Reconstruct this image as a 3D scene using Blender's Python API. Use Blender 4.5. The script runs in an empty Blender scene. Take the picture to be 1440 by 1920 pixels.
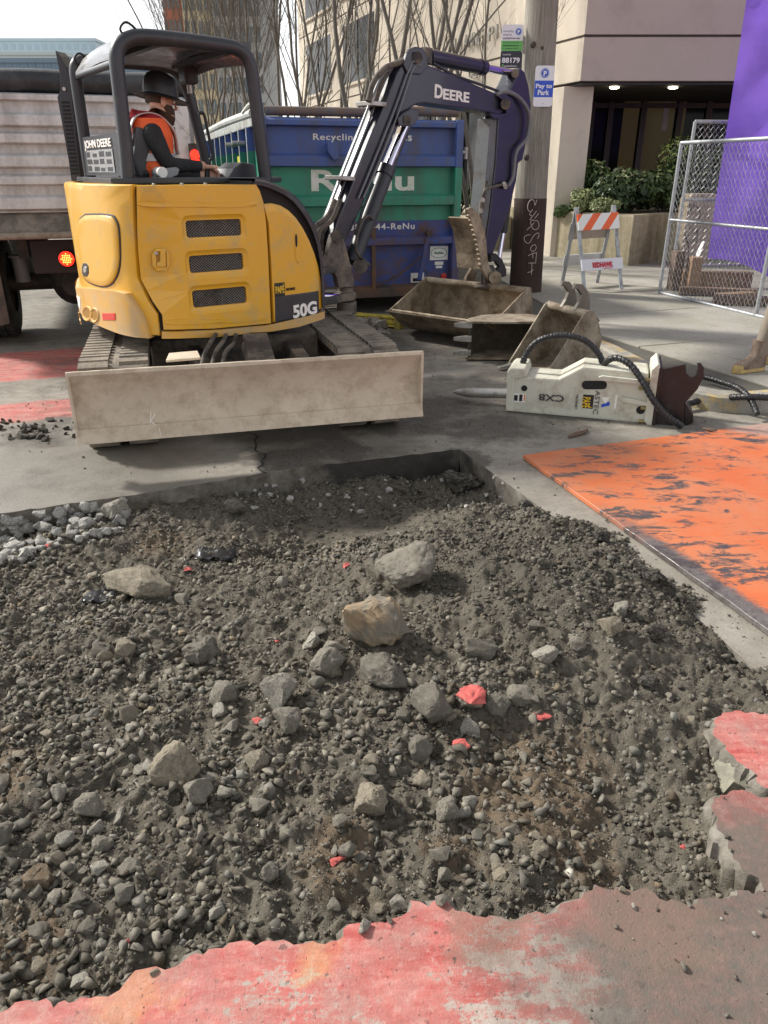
import bpy, bmesh, math, random
import numpy as np
from mathutils import Vector as V, Matrix as MX
from mathutils import geometry as G
random.seed(7); rng = np.random.default_rng(7)
SC = bpy.context.scene
COL = SC.collection
R = math.radians

# ---------------------------------------------------------------- camera, sky, sun, exposure
CAM_H = 1.55; FPX = 1400.0; PITCH = math.atan2(960 - 320, FPX)
cam = bpy.data.cameras.new('camera'); cam.sensor_fit = 'VERTICAL'; cam.sensor_height = 36; cam.sensor_width = 27
cam.lens = FPX / 1920 * 36; cam.clip_start = .05; cam.clip_end = 2000
camo = bpy.data.objects.new('camera', cam); COL.objects.link(camo)
camo.location = (0, 0, CAM_H); camo.rotation_euler = (math.pi / 2 - PITCH, 0, 0); SC.camera = camo

SUN_DIR = V((-.86, .42, .74)).normalized()          # towards the sun
w = bpy.data.worlds.new('World'); SC.world = w; w.use_nodes = True
nt = w.node_tree; bg = nt.nodes['Background']
sky = nt.nodes.new('ShaderNodeTexSky'); sky.sky_type = 'NISHITA'; sky.sun_disc = False
sky.sun_elevation = math.asin(SUN_DIR.z); sky.sun_rotation = math.atan2(SUN_DIR.x, SUN_DIR.y)
sky.air_density = 1.0; sky.dust_density = 1.0; sky.ozone_density = 1.0
hs = nt.nodes.new('ShaderNodeHueSaturation'); hs.inputs['Saturation'].default_value = .12; hs.inputs['Value'].default_value = 1.0
nt.links.new(sky.outputs[0], hs.inputs['Color']); nt.links.new(hs.outputs[0], bg.inputs['Color'])
bg.inputs['Strength'].default_value = .13
sl = bpy.data.lights.new('sun', 'SUN'); sl.energy = 3.2; sl.angle = R(6); sl.color = (1, .95, .87)
so = bpy.data.objects.new('sun', sl); COL.objects.link(so); so.rotation_euler = SUN_DIR.to_track_quat('Z', 'Y').to_euler()
SC.view_settings.view_transform = 'Standard'; SC.view_settings.look = 'None'
SC.view_settings.exposure = .85; SC.view_settings.gamma = 1
SC.cycles.max_bounces = 6; SC.cycles.transparent_max_bounces = 12

# ---------------------------------------------------------------- pixel -> place
_c, _s = math.cos(PITCH), math.sin(PITCH)
EYE = V((0, 0, CAM_H))
def ray(px, py):
    u = (px - 720) / FPX; v = (py - 960) / FPX
    return V((u, _c - v * _s, -_s - v * _c))
def at(px, py, z=0.): d = ray(px, py); return EYE + d * ((z - CAM_H) / d.z)
def atY(px, py, Y): d = ray(px, py); return EYE + d * (Y / d.y)
def onpl(px, py, p0, n):
    d = ray(px, py); return EYE + d * ((V(p0) - EYE).dot(n) / d.dot(n))

# ---------------------------------------------------------------- mesh builder
class MB:
    def __init__(s): s.v = []; s.f = []
    def add(s, vs, fs):
        o = len(s.v); s.v += [tuple(x) for x in vs]; s.f += [tuple(i + o for i in f) for f in fs]; return s
    def obox(s, o, a, b, c):
        o, a, b, c = V(o), V(a), V(b), V(c)
        return s.add([o, o + a, o + a + b, o + b, o + c, o + a + c, o + a + b + c, o + b + c],
                     [(0, 3, 2, 1), (4, 5, 6, 7), (0, 1, 5, 4), (1, 2, 6, 5), (2, 3, 7, 6), (3, 0, 4, 7)])
    def cbox(s, c, a, b, d):
        a, b, d = V(a), V(b), V(d); return s.obox(V(c) - (a + b + d) / 2, a, b, d)
    def box(s, c, sx, sy, sz, rz=0):
        ca, sa = math.cos(rz), math.sin(rz)
        return s.cbox(c, (sx * ca, sx * sa, 0), (-sy * sa, sy * ca, 0), (0, 0, sz))
    def prism(s, pts, vec):
        n = len(pts); vec = V(vec); pts = [V(p) for p in pts]
        return s.add(pts + [p + vec for p in pts], [tuple(range(n))[::-1], tuple(range(n, 2 * n))] +
                     [(i, (i + 1) % n, n + (i + 1) % n, n + i) for i in range(n)])
    def loft(s, rings, cap=True, closed=True):
        n = len(rings[0]); vs = [p for r in rings for p in r]; fs = []
        for k in range(len(rings) - 1):
            for i in range(n if closed else n - 1):
                j = (i + 1) % n; fs.append((k * n + i, k * n + j, (k + 1) * n + j, (k + 1) * n + i))
        if cap and closed:
            fs.append(tuple(range(n))[::-1]); m = (len(rings) - 1) * n; fs.append(tuple(range(m, m + n)))
        return s.add(vs, fs)
    def tube(s, path, r, n=8, cap=True):
        P = [V(p) for p in path]; rr = r if hasattr(r, '__len__') else [r] * len(P)
        t0 = (P[1] - P[0]).normalized(); up = V((0, 0, 1)) if abs(t0.z) < .9 else V((1, 0, 0))
        a = t0.cross(up).normalized(); rings = []
        for i, p in enumerate(P):
            t = ((P[i + 1] - p) if i == 0 else (p - P[i - 1]) if i == len(P) - 1 else (P[i + 1] - P[i - 1])).normalized()
            a = (a - t * a.dot(t)).normalized(); b = t.cross(a)
            rings.append([p + (a * math.cos(k * 2 * math.pi / n) + b * math.sin(k * 2 * math.pi / n)) * rr[i] for k in range(n)])
        return s.loft(rings, cap)
    def cyl(s, p0, p1, r, r2=None, n=20): return s.tube([p0, p1], [r, r if r2 is None else r2], n)
    def lathe(s, prof, o, ax=(0, 0, 1), n=24, cap=True):
        ax = V(ax).normalized(); up = V((0, 0, 1)) if abs(ax.z) < .9 else V((1, 0, 0))
        a = ax.cross(up).normalized(); b = ax.cross(a); o = V(o)
        return s.loft([[o + ax * z + (a * math.cos(k * 2 * math.pi / n) + b * math.sin(k * 2 * math.pi / n)) * max(r, 1e-4) for k in range(n)] for r, z in prof], cap)
    def ball(s, c, r, n=12, m=8, sc=(1, 1, 1)):
        c = V(c)
        return s.loft([[c + V((math.cos(k * 2 * math.pi / n) * math.sin(t) * r * sc[0], math.sin(k * 2 * math.pi / n) * math.sin(t) * r * sc[1], math.cos(t) * r * sc[2])) for k in range(n)]
                       for t in [max(.03, math.pi * j / m) if j < m else math.pi - .03 for j in range(m + 1)]])
    def build(s, name, mat, parent=None, bevel=0, seg=2, smooth=0, fix=True):
        me = bpy.data.meshes.new(name); me.from_pydata(s.v, [], s.f)
        if fix or bevel:
            bm = bmesh.new(); bm.from_mesh(me)
            if fix: bmesh.ops.recalc_face_normals(bm, faces=bm.faces)
            if bevel:
                es = [e for e in bm.edges if len(e.link_faces) == 2 and e.calc_face_angle(0) > .6]
                bmesh.ops.bevel(bm, geom=es, offset=bevel, segments=seg, profile=.6, affect='EDGES', clamp_overlap=True)
            bm.to_mesh(me); bm.free()
        return put(me, name, mat, parent, smooth)
def put(me, name, mat, parent=None, smooth=0):
    if mat is not None: me.materials.append(mat)
    if smooth:
        me.polygons.foreach_set('use_smooth', [True] * len(me.polygons))
        me.set_sharp_from_angle(angle=R(smooth))
    o = bpy.data.objects.new(name, me); COL.objects.link(o)
    if parent is not None: adopt(o, parent)
    return o
def adopt(o, parent):
    o.parent = parent
    o.matrix_parent_inverse = MX.Translation(-parent.location) if parent.type == 'EMPTY' else MX.Identity(4)
def tag(o, label, cat, group=None):
    o['label'] = label; o['category'] = cat
    if group: o['group'] = group
    return o
def struct(o): o['kind'] = 'structure'; return o
def stuff(o, label=None):
    o['kind'] = 'stuff'
    if label: o['label'] = label
    return o
def thing(name, label, cat, loc=(0, 0, 0), group=None):
    o = bpy.data.objects.new(name, None); o.location = loc; o.empty_display_size = .1; COL.objects.link(o)
    return tag(o, label, cat, group)
def cdt(outer, holes=()):
    """triangulate a 2D outline with holes"""
    pts = [V(p) for p in outer]; loops = [list(range(len(outer)))]
    for h in holes:
        o = len(pts); pts += [V(p) for p in h]; loops.append(list(range(o, o + len(h))))
    ed = [(l[i], l[(i + 1) % len(l)]) for l in loops for i in range(len(l))]
    vs, _, fs, *_x = G.delaunay_2d_cdt(pts, ed, [], 0, 1e-7)
    def inside(p, poly):
        r = False; j = len(poly) - 1
        for i in range(len(poly)):
            a, b = poly[i], poly[j]
            if (a[1] > p[1]) != (b[1] > p[1]) and p[0] < (b[0] - a[0]) * (p[1] - a[1]) / (b[1] - a[1]) + a[0]: r = not r
            j = i
        return r
    out = []
    for f in fs:
        c = sum((vs[i] for i in f), V((0, 0))) / len(f)
        if inside(c, outer) and not any(inside(c, h) for h in holes): out.append(tuple(f))
    return vs, out
def rrect(x0, y0, x1, y1, r, n=5):
    out = []
    for cx, cy, a in ((x1 - r, y1 - r, 0), (x0 + r, y1 - r, 90), (x0 + r, y0 + r, 180), (x1 - r, y0 + r, 270)):
        for k in range(n + 1): t = R(a + 90 * k / n); out.append((cx + r * math.cos(t), cy + r * math.sin(t)))
    return out
def chaikin(p, it=2, closed=True):
    for _ in range(it):
        q = []; n = len(p)
        for i in range(n if closed else n - 1):
            a, b = p[i], p[(i + 1) % n]
            q += [tuple(a[k] * .75 + b[k] * .25 for k in range(len(a))), tuple(a[k] * .25 + b[k] * .75 for k in range(len(a)))]
        p = q if closed else [p[0]] + q + [p[-1]]
    return p
def curve_pts(P, n=8):
    """smooth path through points (Catmull-Rom)"""
    P = [V(p) for p in P]; out = []
    for i in range(len(P) - 1):
        a = P[i - 1] if i else P[i] * 2 - P[i + 1]; b, c = P[i], P[i + 1]; d = P[i + 2] if i + 2 < len(P) else c * 2 - b
        for k in range(n):
            t = k / n
            out.append(.5 * ((2 * b) + (c - a) * t + (2 * a - 5 * b + 4 * c - d) * t * t + (3 * b - a - 3 * c + d) * t ** 3))
    return out + [P[-1]]
def text(s, size, o, xd, yd, mat, parent, name='lettering', depth=.002, bold=0, align='LEFT', width=None, height=None, spacing=1):
    """lettering as a mesh: baseline starts at o, runs along xd, rises along yd"""
    cu = bpy.data.curves.new('t', 'FONT'); cu.body = s; cu.size = 1; cu.extrude = .004; cu.offset = bold; cu.align_x = align; cu.space_character = spacing
    cu.resolution_u = 4
    to = bpy.data.objects.new('t', cu); COL.objects.link(to); bpy.context.view_layer.update()
    me = bpy.data.meshes.new_from_object(to.evaluated_get(bpy.context.evaluated_depsgraph_get())); bpy.data.objects.remove(to)
    co = np.empty(len(me.vertices) * 3); me.vertices.foreach_get('co', co); co = co.reshape(-1, 3)
    sx = sy = size
    if width: sx = width / (co[:, 0].max() - co[:, 0].min()); co[:, 0] -= co[:, 0].min()
    if height: sy = height / (co[:, 1].max() - co[:, 1].min())
    elif width: sy = sx
    xd = V(xd).normalized(); yd = V(yd).normalized(); zd = xd.cross(yd).normalized()
    B = np.array([xd * sx, yd * sy, zd * (depth / .004)])
    co = co @ B + np.array(V(o) + zd * depth)
    me.vertices.foreach_set('co', co.ravel()); me.update()
    me.name = name
    for m in list(me.materials): me.materials.pop()
    me.materials.clear()
    return put(me, name, mat, parent)

# ---------------------------------------------------------------- materials
class NT:
    def __init__(s, name):
        s.m = bpy.data.materials.new(name); s.m.use_nodes = True; s.t = s.m.node_tree; s.N = s.t.nodes; s.b = s.N['Principled BSDF']
        s.tc = s.N.new('ShaderNodeTexCoord'); s.co = s.tc.outputs['Object']
    def n(s, typ, **kw):
        x = s.N.new('ShaderNode' + typ)
        for k, v in kw.items(): setattr(x, k, v)
        return x
    def l(s, a, b): s.t.links.new(a, b)
    def setin(s, i, v):
        if hasattr(v, 'is_linked') or isinstance(v, bpy.types.NodeSocket): s.l(v, i)
        elif isinstance(v, (tuple, list)) and len(v) == 3 and i.type == 'RGBA': i.default_value = (*v, 1)
        else: i.default_value = v
    def noise(s, sc, det=4, ro=.55, vec=None, dist=0):
        x = s.n('TexNoise'); x.inputs['Scale'].default_value = sc; x.inputs['Detail'].default_value = det
        x.inputs['Roughness'].default_value = ro; x.inputs['Distortion'].default_value = dist
        s.l(vec or s.co, x.inputs['Vector']); return x.outputs[0]
    def vor(s, sc, feat='F1', out='Distance', vec=None):
        x = s.n('TexVoronoi', feature=feat); x.inputs['Scale'].default_value = sc; s.l(vec or s.co, x.inputs['Vector']); return x.outputs[out]
    def ramp(s, f, a, b, lo=0., hi=1.):
        x = s.n('MapRange'); x.clamp = True; s.l(f, x.inputs[0])
        for i, v in zip((1, 2, 3, 4), (a, b, lo, hi)): x.inputs[i].default_value = v
        return x.outputs[0]
    def math(s, op, a, b=0., c=0., clamp=False):
        x = s.n('Math', operation=op); x.use_clamp = clamp
        for i, v in zip(x.inputs, (a, b, c)): s.setin(i, v)
        return x.outputs[0]
    def mix(s, f, a, b, mode='MIX'):
        x = s.n('Mix', data_type='RGBA', blend_type=mode)
        s.setin(x.inputs[0], f); s.setin(x.inputs[6], a); s.setin(x.inputs[7], b); return x.outputs[2]
    def scale(s, sx, sy, sz, vec=None, rot=0):
        x = s.n('Mapping'); x.inputs['Scale'].default_value = (sx, sy, sz); x.inputs['Rotation'].default_value = (0, 0, rot)
        s.l(vec or s.co, x.inputs[0]); return x.outputs[0]
    def bump(s, h, st=.3, d=.01, nrm=None):
        x = s.n('Bump'); x.inputs['Strength'].default_value = st; x.inputs['Distance'].default_value = d; s.l(h, x.inputs['Height'])
        if nrm: s.l(nrm, x.inputs['Normal'])
        return x.outputs[0]
    def done(s, col=None, rough=None, nrm=None, metal=0, spec=.5, coat=0, emit=None, es=0):
        b = s.b
        if col is not None: s.setin(b.inputs['Base Color'], col)
        if rough is not None: s.setin(b.inputs['Roughness'], rough)
        if nrm is not None: s.l(nrm, b.inputs['Normal'])
        s.setin(b.inputs['Metallic'], metal); b.inputs['Specular IOR Level'].default_value = spec; b.inputs['Coat Weight'].default_value = coat
        b.inputs['Coat Roughness'].default_value = .08
        if emit: b.inputs['Emission Color'].default_value = (*emit, 1); b.inputs['Emission Strength'].default_value = es
        return s.m
MAT = {}
def PM(name, col, rough=.55, metal=0, var=.15, vs=6, dirt=None, da=.35, ds=5, dr=.85, bump=.15, bs=80, bd=.004, coat=0, spec=.5, streak=False):
    if name in MAT: return MAT[name]
    t = NT(name); v = t.noise(vs, 5, .6)
    f = t.ramp(v, .25, .75)
    c = t.mix(f, tuple(x * (1 - var) for x in col), tuple(min(1, x * (1 + var)) for x in col)); r = rough
    if dirt:
        vec = t.scale(1, 1, .15) if streak else None
        d1 = t.noise(ds, 8, .68, vec); d2 = t.noise(ds * 7, 4, .6)
        d = t.math('ADD', d1, t.math('MULTIPLY', d2, .25))
        m = t.ramp(d, .86 - da, 1.02 - da * .75); c = t.mix(m, c, dirt)
        r = t.ramp(m, 0, 1, rough, dr)
    nb = None
    if bump: nb = t.bump(t.noise(bs, 4, .6), bump, bd)
    MAT[name] = t.done(c, r, nb, metal, spec, coat); return MAT[name]
def EM(name, col, st):
    t = NT(name); return t.done(col, .5, emit=col, es=st)

# ---------------------------------------------------------------- street, pit, sidewalk
TH = R(20); SD = V((math.cos(TH), math.sin(TH), 0)); TD = V((-math.sin(TH), math.cos(TH), 0))
def rough_line(pts, it=3, amp=.035, seed=1):
    r = random.Random(seed); p = [V(q) for q in pts]
    for k in range(it):
        q = []
        for i in range(len(p) - 1):
            a, b = p[i], p[i + 1]; d = b - a; n = V((-d.y, d.x, 0))
            q += [a, (a + b) / 2 + n * r.uniform(-.24, .24) * (1 if amp else 0)]
        p = q + [p[-1]]
    return p
far_edge = [at(-330, 1010)] + [p for p in rough_line([at(0, 963), at(250, 928), at(500, 886), at(600, 872), at(862, 843)], 0, 0, 1)]
_fe = random.Random(12); far_edge = [far_edge[0]] + [a.lerp(b, k / 14) + V((_fe.gauss(0, .003), _fe.gauss(0, .006), 0)) for a, b in zip(far_edge[1:-1], far_edge[2:]) for k in range(14)] + [far_edge[-1]]
right_edge = [at(862, 843), at(1040, 970), at(1180, 1052), at(1330, 1178), at(1440, 1278)]
near_px = [(1440, 1278), (1475, 1330), (1440, 1340), (1390, 1333), (1338, 1354), (1362, 1398), (1398, 1440), (1428, 1474), (1482, 1486), (1482, 1500), (1440, 1494), (1385, 1482),
           (1333, 1510), (1346, 1532), (1366, 1580), (1402, 1640), (1440, 1672), (1390, 1668), (1330, 1682), (1250, 1690), (1150, 1668), (1050, 1695), (920, 1716),
           (840, 1690), (770, 1688), (700, 1730), (620, 1765), (530, 1762), (430, 1768), (330, 1812), (180, 1868), (100, 1890), (0, 1899), (-200, 1930), (-500, 1950)]
near_edge = rough_line([at(*p) for p in near_px], 3, .03, 4)
hole = [p.xy for p in far_edge] + [p.xy for p in right_edge[1:]] + [p.xy for p in near_edge[1:]] + [V((-2.62, 1.0)), V((-2.72, 2.0))]
HOLE = [tuple(p) for p in hole]

def blob(t, c, r, amt=.35, ns=3.):
    """soft stain with a ragged outline round a place on the ground"""
    d = t.n('VectorMath', operation='DISTANCE'); t.l(t.co, d.inputs[0]); d.inputs[1].default_value = (c[0], c[1], 0)
    x = t.math('ADD', d.outputs['Value'], t.math('MULTIPLY', t.math('SUBTRACT', t.noise(ns, 6, .65), .5), amt * 4))
    return t.ramp(x, r, r * .55)
def dotc(t, v):
    d = t.n('VectorMath', operation='DOT_PRODUCT'); t.l(t.co, d.inputs[0]); d.inputs[1].default_value = tuple(v); return d.outputs['Value']
def band(t, x, lo, hi, w=.05):
    return t.math('MULTIPLY', t.ramp(x, lo - w, lo + w), t.ramp(x, hi + w, hi - w))
def street_mat():
    t = NT('street concrete')
    n1 = t.noise(1.3, 6, .6); n2 = t.noise(9, 6, .65); n3 = t.noise(70, 5, .7)
    c = t.mix(t.ramp(n1, .3, .7), (.195, .178, .150), (.335, .312, .270))
    c = t.mix(t.ramp(n2, .35, .72, 0, .75), c, (.165, .145, .118))
    wv = t.n('VectorMath', operation='ADD'); nv = t.n('TexNoise'); nv.inputs['Scale'].default_value = 60; t.l(t.co, nv.inputs['Vector']); sv0 = t.n('VectorMath', operation='SCALE'); t.l(nv.outputs['Color'], sv0.inputs[0]); sv0.inputs['Scale'].default_value = .012; t.l(t.co, wv.inputs[0]); t.l(sv0.outputs[0], wv.inputs[1])
    agg = t.vor(85, vec=wv.outputs[0]); ag2 = t.vor(85, out='Color', vec=wv.outputs[0])
    sepa = t.n('SeparateColor'); t.l(ag2, sepa.inputs[0])
    aggm = t.math('MULTIPLY', t.ramp(agg, .36, .28), t.ramp(sepa.outputs[0], .55, .6))
    c = t.mix(t.math('MULTIPLY', aggm, .35), c, t.mix(sepa.outputs[1], (.11, .10, .09), (.5, .48, .43)))
    # red crossing paint, worn through to the concrete
    tt = t.math('ADD', dotc(t, TD), t.math('MULTIPLY', t.math('SUBTRACT', n2, .5), .16)); ss = dotc(t, SD)
    left = t.ramp(ss, .1, 0)
    red = t.math('MAXIMUM', t.ramp(tt, 1.46, 1.40), t.math('MULTIPLY', left, t.math('MAXIMUM', band(t, tt, 5.42, 5.9, .04), band(t, tt, 6.62, 7.75, .04))))
    sv = t.scale(1, 4, 1, rot=R(-35)); ws = t.noise(5, 8, .72, sv); wf = t.noise(34, 5, .7)
    wear = t.math('ADD', ws, t.math('ADD', t.math('MULTIPLY', t.math('SUBTRACT', wf, .5), .6), t.math('MULTIPLY', t.math('SUBTRACT', t.noise(120, 4, .7), .5), .35)))
    paintc = t.mix(t.ramp(ws, .38, .62), (.36, .055, .048), (.50, .17, .145))
    paintc = t.mix(t.ramp(wf, .52, .72, 0, .6), paintc, (.58, .34, .30))
    worn = blob(t, at(1010, 1890), .27, .10, 7)
    worn2 = blob(t, at(560, 1930), .22, .1, 6)
    keep = t.math('SUBTRACT', 1.02, t.math('MULTIPLY', worn, .30)); keep = t.math('SUBTRACT', keep, t.math('MULTIPLY', worn2, .22))
    pm = t.math('MULTIPLY', red, t.ramp(t.math('SUBTRACT', keep, t.math('MULTIPLY', wear, .95)), .20, .30))
    pale = t.mix(t.math('MULTIPLY', aggm, t.ramp(n2, .35, .65, .15, .8)), t.mix(n3, (.30, .25, .215), (.46, .39, .34)), t.mix(sepa.outputs[1], (.2, .185, .16), (.38, .37, .33)))
    c = t.mix(t.math('MAXIMUM', t.math('MULTIPLY', worn, red), t.math('MULTIPLY', worn2, t.math('MULTIPLY', red, .8))), c, pale)
    c = t.mix(pm, c, paintc)
    yel = t.math('MULTIPLY', t.math('MAXIMUM', blob(t, at(590, 1790), .07, .06, 9), blob(t, at(250, 1885), .09, .06, 9)), .35)
    c = t.mix(yel, c, (.55, .33, .11))
    gr_ = t.math('MULTIPLY', red, t.math('MULTIPLY', t.ramp(t.noise(7, 8, .75), .42, .68), .6)); c = t.mix(gr_, c, t.mix(wf, (.20, .155, .13), (.40, .31, .27)))
    pit_ = t.math('MULTIPLY', t.ramp(t.vor(60, vec=wv.outputs[0]), .17, .10), t.ramp(n2, .45, .6)); c = t.mix(t.math('MULTIPLY', pit_, .8), c, (.07, .055, .048))
    # mud and soil trodden over it
    mud = blob(t, at(1440, 1800), .66, .16, 6)
    mud2 = t.math('MAXIMUM', blob(t, at(905, 1735), .12, .08, 10), blob(t, at(1210, 1715), .16, .07, 10))
    tan = t.mix(n2, (.078, .070, .058), (.14, .124, .104))
    c = t.mix(t.math('MULTIPLY', mud, t.ramp(wf, .35, .65, 1., .82)), c, tan); c = t.mix(t.math('MULTIPLY', mud2, .55), c, (.18, .115, .085))
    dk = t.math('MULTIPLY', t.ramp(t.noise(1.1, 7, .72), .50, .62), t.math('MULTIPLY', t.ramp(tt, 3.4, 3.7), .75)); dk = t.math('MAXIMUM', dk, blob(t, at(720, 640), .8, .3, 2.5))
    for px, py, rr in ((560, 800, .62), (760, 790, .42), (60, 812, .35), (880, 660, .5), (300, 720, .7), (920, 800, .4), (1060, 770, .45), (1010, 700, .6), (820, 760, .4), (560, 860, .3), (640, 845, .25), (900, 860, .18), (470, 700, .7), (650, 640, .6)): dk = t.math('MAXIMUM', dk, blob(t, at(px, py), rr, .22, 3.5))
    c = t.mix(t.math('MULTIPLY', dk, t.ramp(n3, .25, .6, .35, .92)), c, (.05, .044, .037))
    spk = t.math('MULTIPLY', t.ramp(t.noise(38, 3, .5), .64, .70), t.ramp(n1, .4, .6, .2, .8)); c = t.mix(spk, c, (.035, .03, .027))
    # cracks and a saw-cut joint
    ck = t.vor(.42, 'DISTANCE_TO_EDGE', 'Distance', None)
    wet = t.math('MULTIPLY', blob(t, at(130, 880), .95, .16, 2.2), .8)
    c = t.mix(t.math('MULTIPLY', wet, .45), c, (.10, .095, .085))
    r = t.math('SUBTRACT', t.ramp(n2, .3, .7, .62, .9), t.math('MULTIPLY', wet, .40))
    h = t.math('ADD', t.math('MULTIPLY', t.noise(150, 4, .7), .6), t.math('MULTIPLY', n3, .7))
    h = t.math('ADD', h, t.math('MULTIPLY', pm, .18)); h = t.math('SUBTRACT', h, t.math('MULTIPLY', pit_, .9))
    return t.done(c, r, t.bump(h, .5, .006))
def wall_mat():
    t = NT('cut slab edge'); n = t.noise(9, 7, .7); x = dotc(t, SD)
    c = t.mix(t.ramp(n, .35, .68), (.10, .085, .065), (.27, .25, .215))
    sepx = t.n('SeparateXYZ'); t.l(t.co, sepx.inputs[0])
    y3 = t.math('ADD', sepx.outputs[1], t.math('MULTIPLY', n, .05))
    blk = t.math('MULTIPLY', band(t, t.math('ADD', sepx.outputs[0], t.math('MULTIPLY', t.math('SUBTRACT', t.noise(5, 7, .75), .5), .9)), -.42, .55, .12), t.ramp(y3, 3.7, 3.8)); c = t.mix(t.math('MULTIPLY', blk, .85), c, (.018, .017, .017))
    return t.done(c, .85, t.bump(t.noise(45, 6, .75), .7, .012))
M_STREET = street_mat(); M_WALL = wall_mat()
S = 600.
vs, fs = cdt([(-S, -60), (S, -60), (S, 900), (-S, 900)], [HOLE])
mb = MB(); mb.add([(v.x, v.y, 0) for v in vs], fs)
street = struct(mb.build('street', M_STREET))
# slab edges round the pit: real thickness, uneven face
def edge_wall(path, name, depth=.42, jit=.006, seed=3, chip=0.):
    rr = random.Random(seed); P = []
    for i in range(len(path) - 1):
        a, b = path[i], path[i + 1]; m = max(1, int((b - a).length / .03)); P += [a.lerp(b, k / m) for k in range(m)]
    P.append(path[-1]); mb = MB(); rings = []
    chips = [abs(rr.gauss(.4, .6)) for _ in P]; chips = [(chips[max(i - 1, 0)] + chips[i] + chips[min(i + 1, len(P) - 1)]) / 3 for i in range(len(P))]
    for k in range(7):
        z = -depth * (k / 6) ** 1.2; ring = []
        for i, p in enumerate(P):
            q = P[min(i + 1, len(P) - 1)] - P[max(i - 1, 0)]; n = V((q.y, -q.x, 0)).normalized()
            ring.append(p + V((0, 0, z if k != 1 or not chip else -.006 - .02 * chips[i])) + n * (0 if k == 0 else rr.uniform(-jit, jit) - .004 * k + (chip * chips[i] if k else 0)))
        rings.append(ring)
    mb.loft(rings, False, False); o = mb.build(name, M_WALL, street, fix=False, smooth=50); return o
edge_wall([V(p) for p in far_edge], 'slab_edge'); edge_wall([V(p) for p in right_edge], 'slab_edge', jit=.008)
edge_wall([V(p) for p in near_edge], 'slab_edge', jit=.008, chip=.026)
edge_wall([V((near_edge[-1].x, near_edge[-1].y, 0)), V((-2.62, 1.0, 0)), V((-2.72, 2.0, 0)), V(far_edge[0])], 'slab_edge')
# a crack across the far slab, cut as a thin groove of dark filler
cr = rough_line([at(499, 888), at(478, 845), at(470, 800), at(462, 740)], 3, .02, 9)
mb = MB(); mb.loft([[p + V((-.006, 0, .004)) for p in cr], [p + V((.006, 0, .004)) for p in cr]], False, False)
mb.build('joint_filler', PM('filler', (.03, .028, .025), .9), street)

kerb_path = [V((-9.4, 36, 0)), V((.74, 10.2, 0)), V((1.54, 8.1, 0)), V((1.93, 6.7, 0)), V((2.06, 5.8, 0)), V((2.1, 5.4, 0)), V((2.17, 5.25, 0)), V((2.34, 5.08, 0)), V((2.62, 5.04, 0)), V((3.0, 5.14, 0)), V((3.7, 5.40, 0)), V((14, 9.4, 0))]
def offset(path, d):
    out = []
    for i, p in enumerate(path):
        q = (path[min(i + 1, len(path) - 1)] - path[max(i - 1, 0)]).normalized(); out.append(p + V((-q.y, q.x, 0)) * d)
    return out
inner = offset(kerb_path, .15)
def kerb_mat():
    t = NT('kerb'); n = t.noise(7, 6, .7); c = t.mix(t.ramp(n, .3, .7), (.20, .19, .165), (.38, .36, .32))
    y = t.math('MULTIPLY', t.ramp(t.noise(4, 8, .75), .50, .60), .75); c = t.mix(y, c, (.52, .36, .10)); return t.done(c, .85, t.bump(t.noise(60, 5, .7), .5, .008))
mb = MB(); mb.loft([[p + V((0, 0, -.1)) for p in kerb_path], [p + V((0, 0, .105)) for p in kerb_path], [p + V((0, 0, .125)) for p in offset(kerb_path, .02)], [p + V((0, 0, .125)) for p in inner], [p + V((0, 0, -.1)) for p in inner]], False, False)
struct(mb.build('kerb', kerb_mat(), smooth=40))
def walk_mat(name, a, b):
    t = NT(name); n = t.noise(2.2, 7, .65); n2 = t.noise(26, 6, .7); agg = t.vor(75)
    oi = t.n('ObjectInfo'); c = t.mix(t.ramp(n, .3, .7), a, b); c = t.mix(t.ramp(oi.outputs['Random'], 0, 1, 0, .3), c, (.19, .18, .155))
    c = t.mix(t.ramp(n2, .5, .75, 0, .55), c, (.14, .13, .10)); c = t.mix(t.ramp(agg, .30, .22, 0, .4), c, (.46, .44, .40))
    g = t.math('MULTIPLY', t.ramp(t.noise(.8, 4, .6), .5, .7), .35); c = t.mix(g, c, (.16, .17, .085))
    return t.done(c, .88, t.bump(t.math('ADD', n2, t.noise(110, 4, .7)), .6, .006))
M_WALK = walk_mat('sidewalk concrete', (.27, .255, .22), (.40, .38, .335)); M_PAVER = walk_mat('paver', (.24, .225, .20), (.33, .31, .28))
region = [p.xy for p in inner] + [V((60, 40)), V((60, 120)), V((-20, 120))]
mb = MB(); vs, fs = cdt([tuple(p) for p in region]); mb.add([(v.x, v.y, .108) for v in vs], fs)
walk = struct(mb.build('sidewalk', PM('joint sand', (.09, .085, .07), .95)))
def clip(poly, reg):
    out = poly; n = len(reg)
    for i in range(n):
        a, b = reg[i], reg[(i + 1) % n]; src = out; out = []
        if not src: break
        sd = lambda p: (b.x - a.x) * (p.y - a.y) - (b.y - a.y) * (p.x - a.x)
        for k in range(len(src)):
            p, q = src[k], src[(k + 1) % len(src)]; sp, sq = sd(p), sd(q)
            if sp >= 0: out.append(p)
            if (sp >= 0) != (sq >= 0): out.append(p + (q - p) * (sp / (sp - sq)))
    return out
area = sum(region[i].x * region[(i + 1) % len(region)].y - region[(i + 1) % len(region)].x * region[i].y for i in range(len(region)))
REG = region if area > 0 else region[::-1]
S2, T2 = SD.xy, TD.xy
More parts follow.
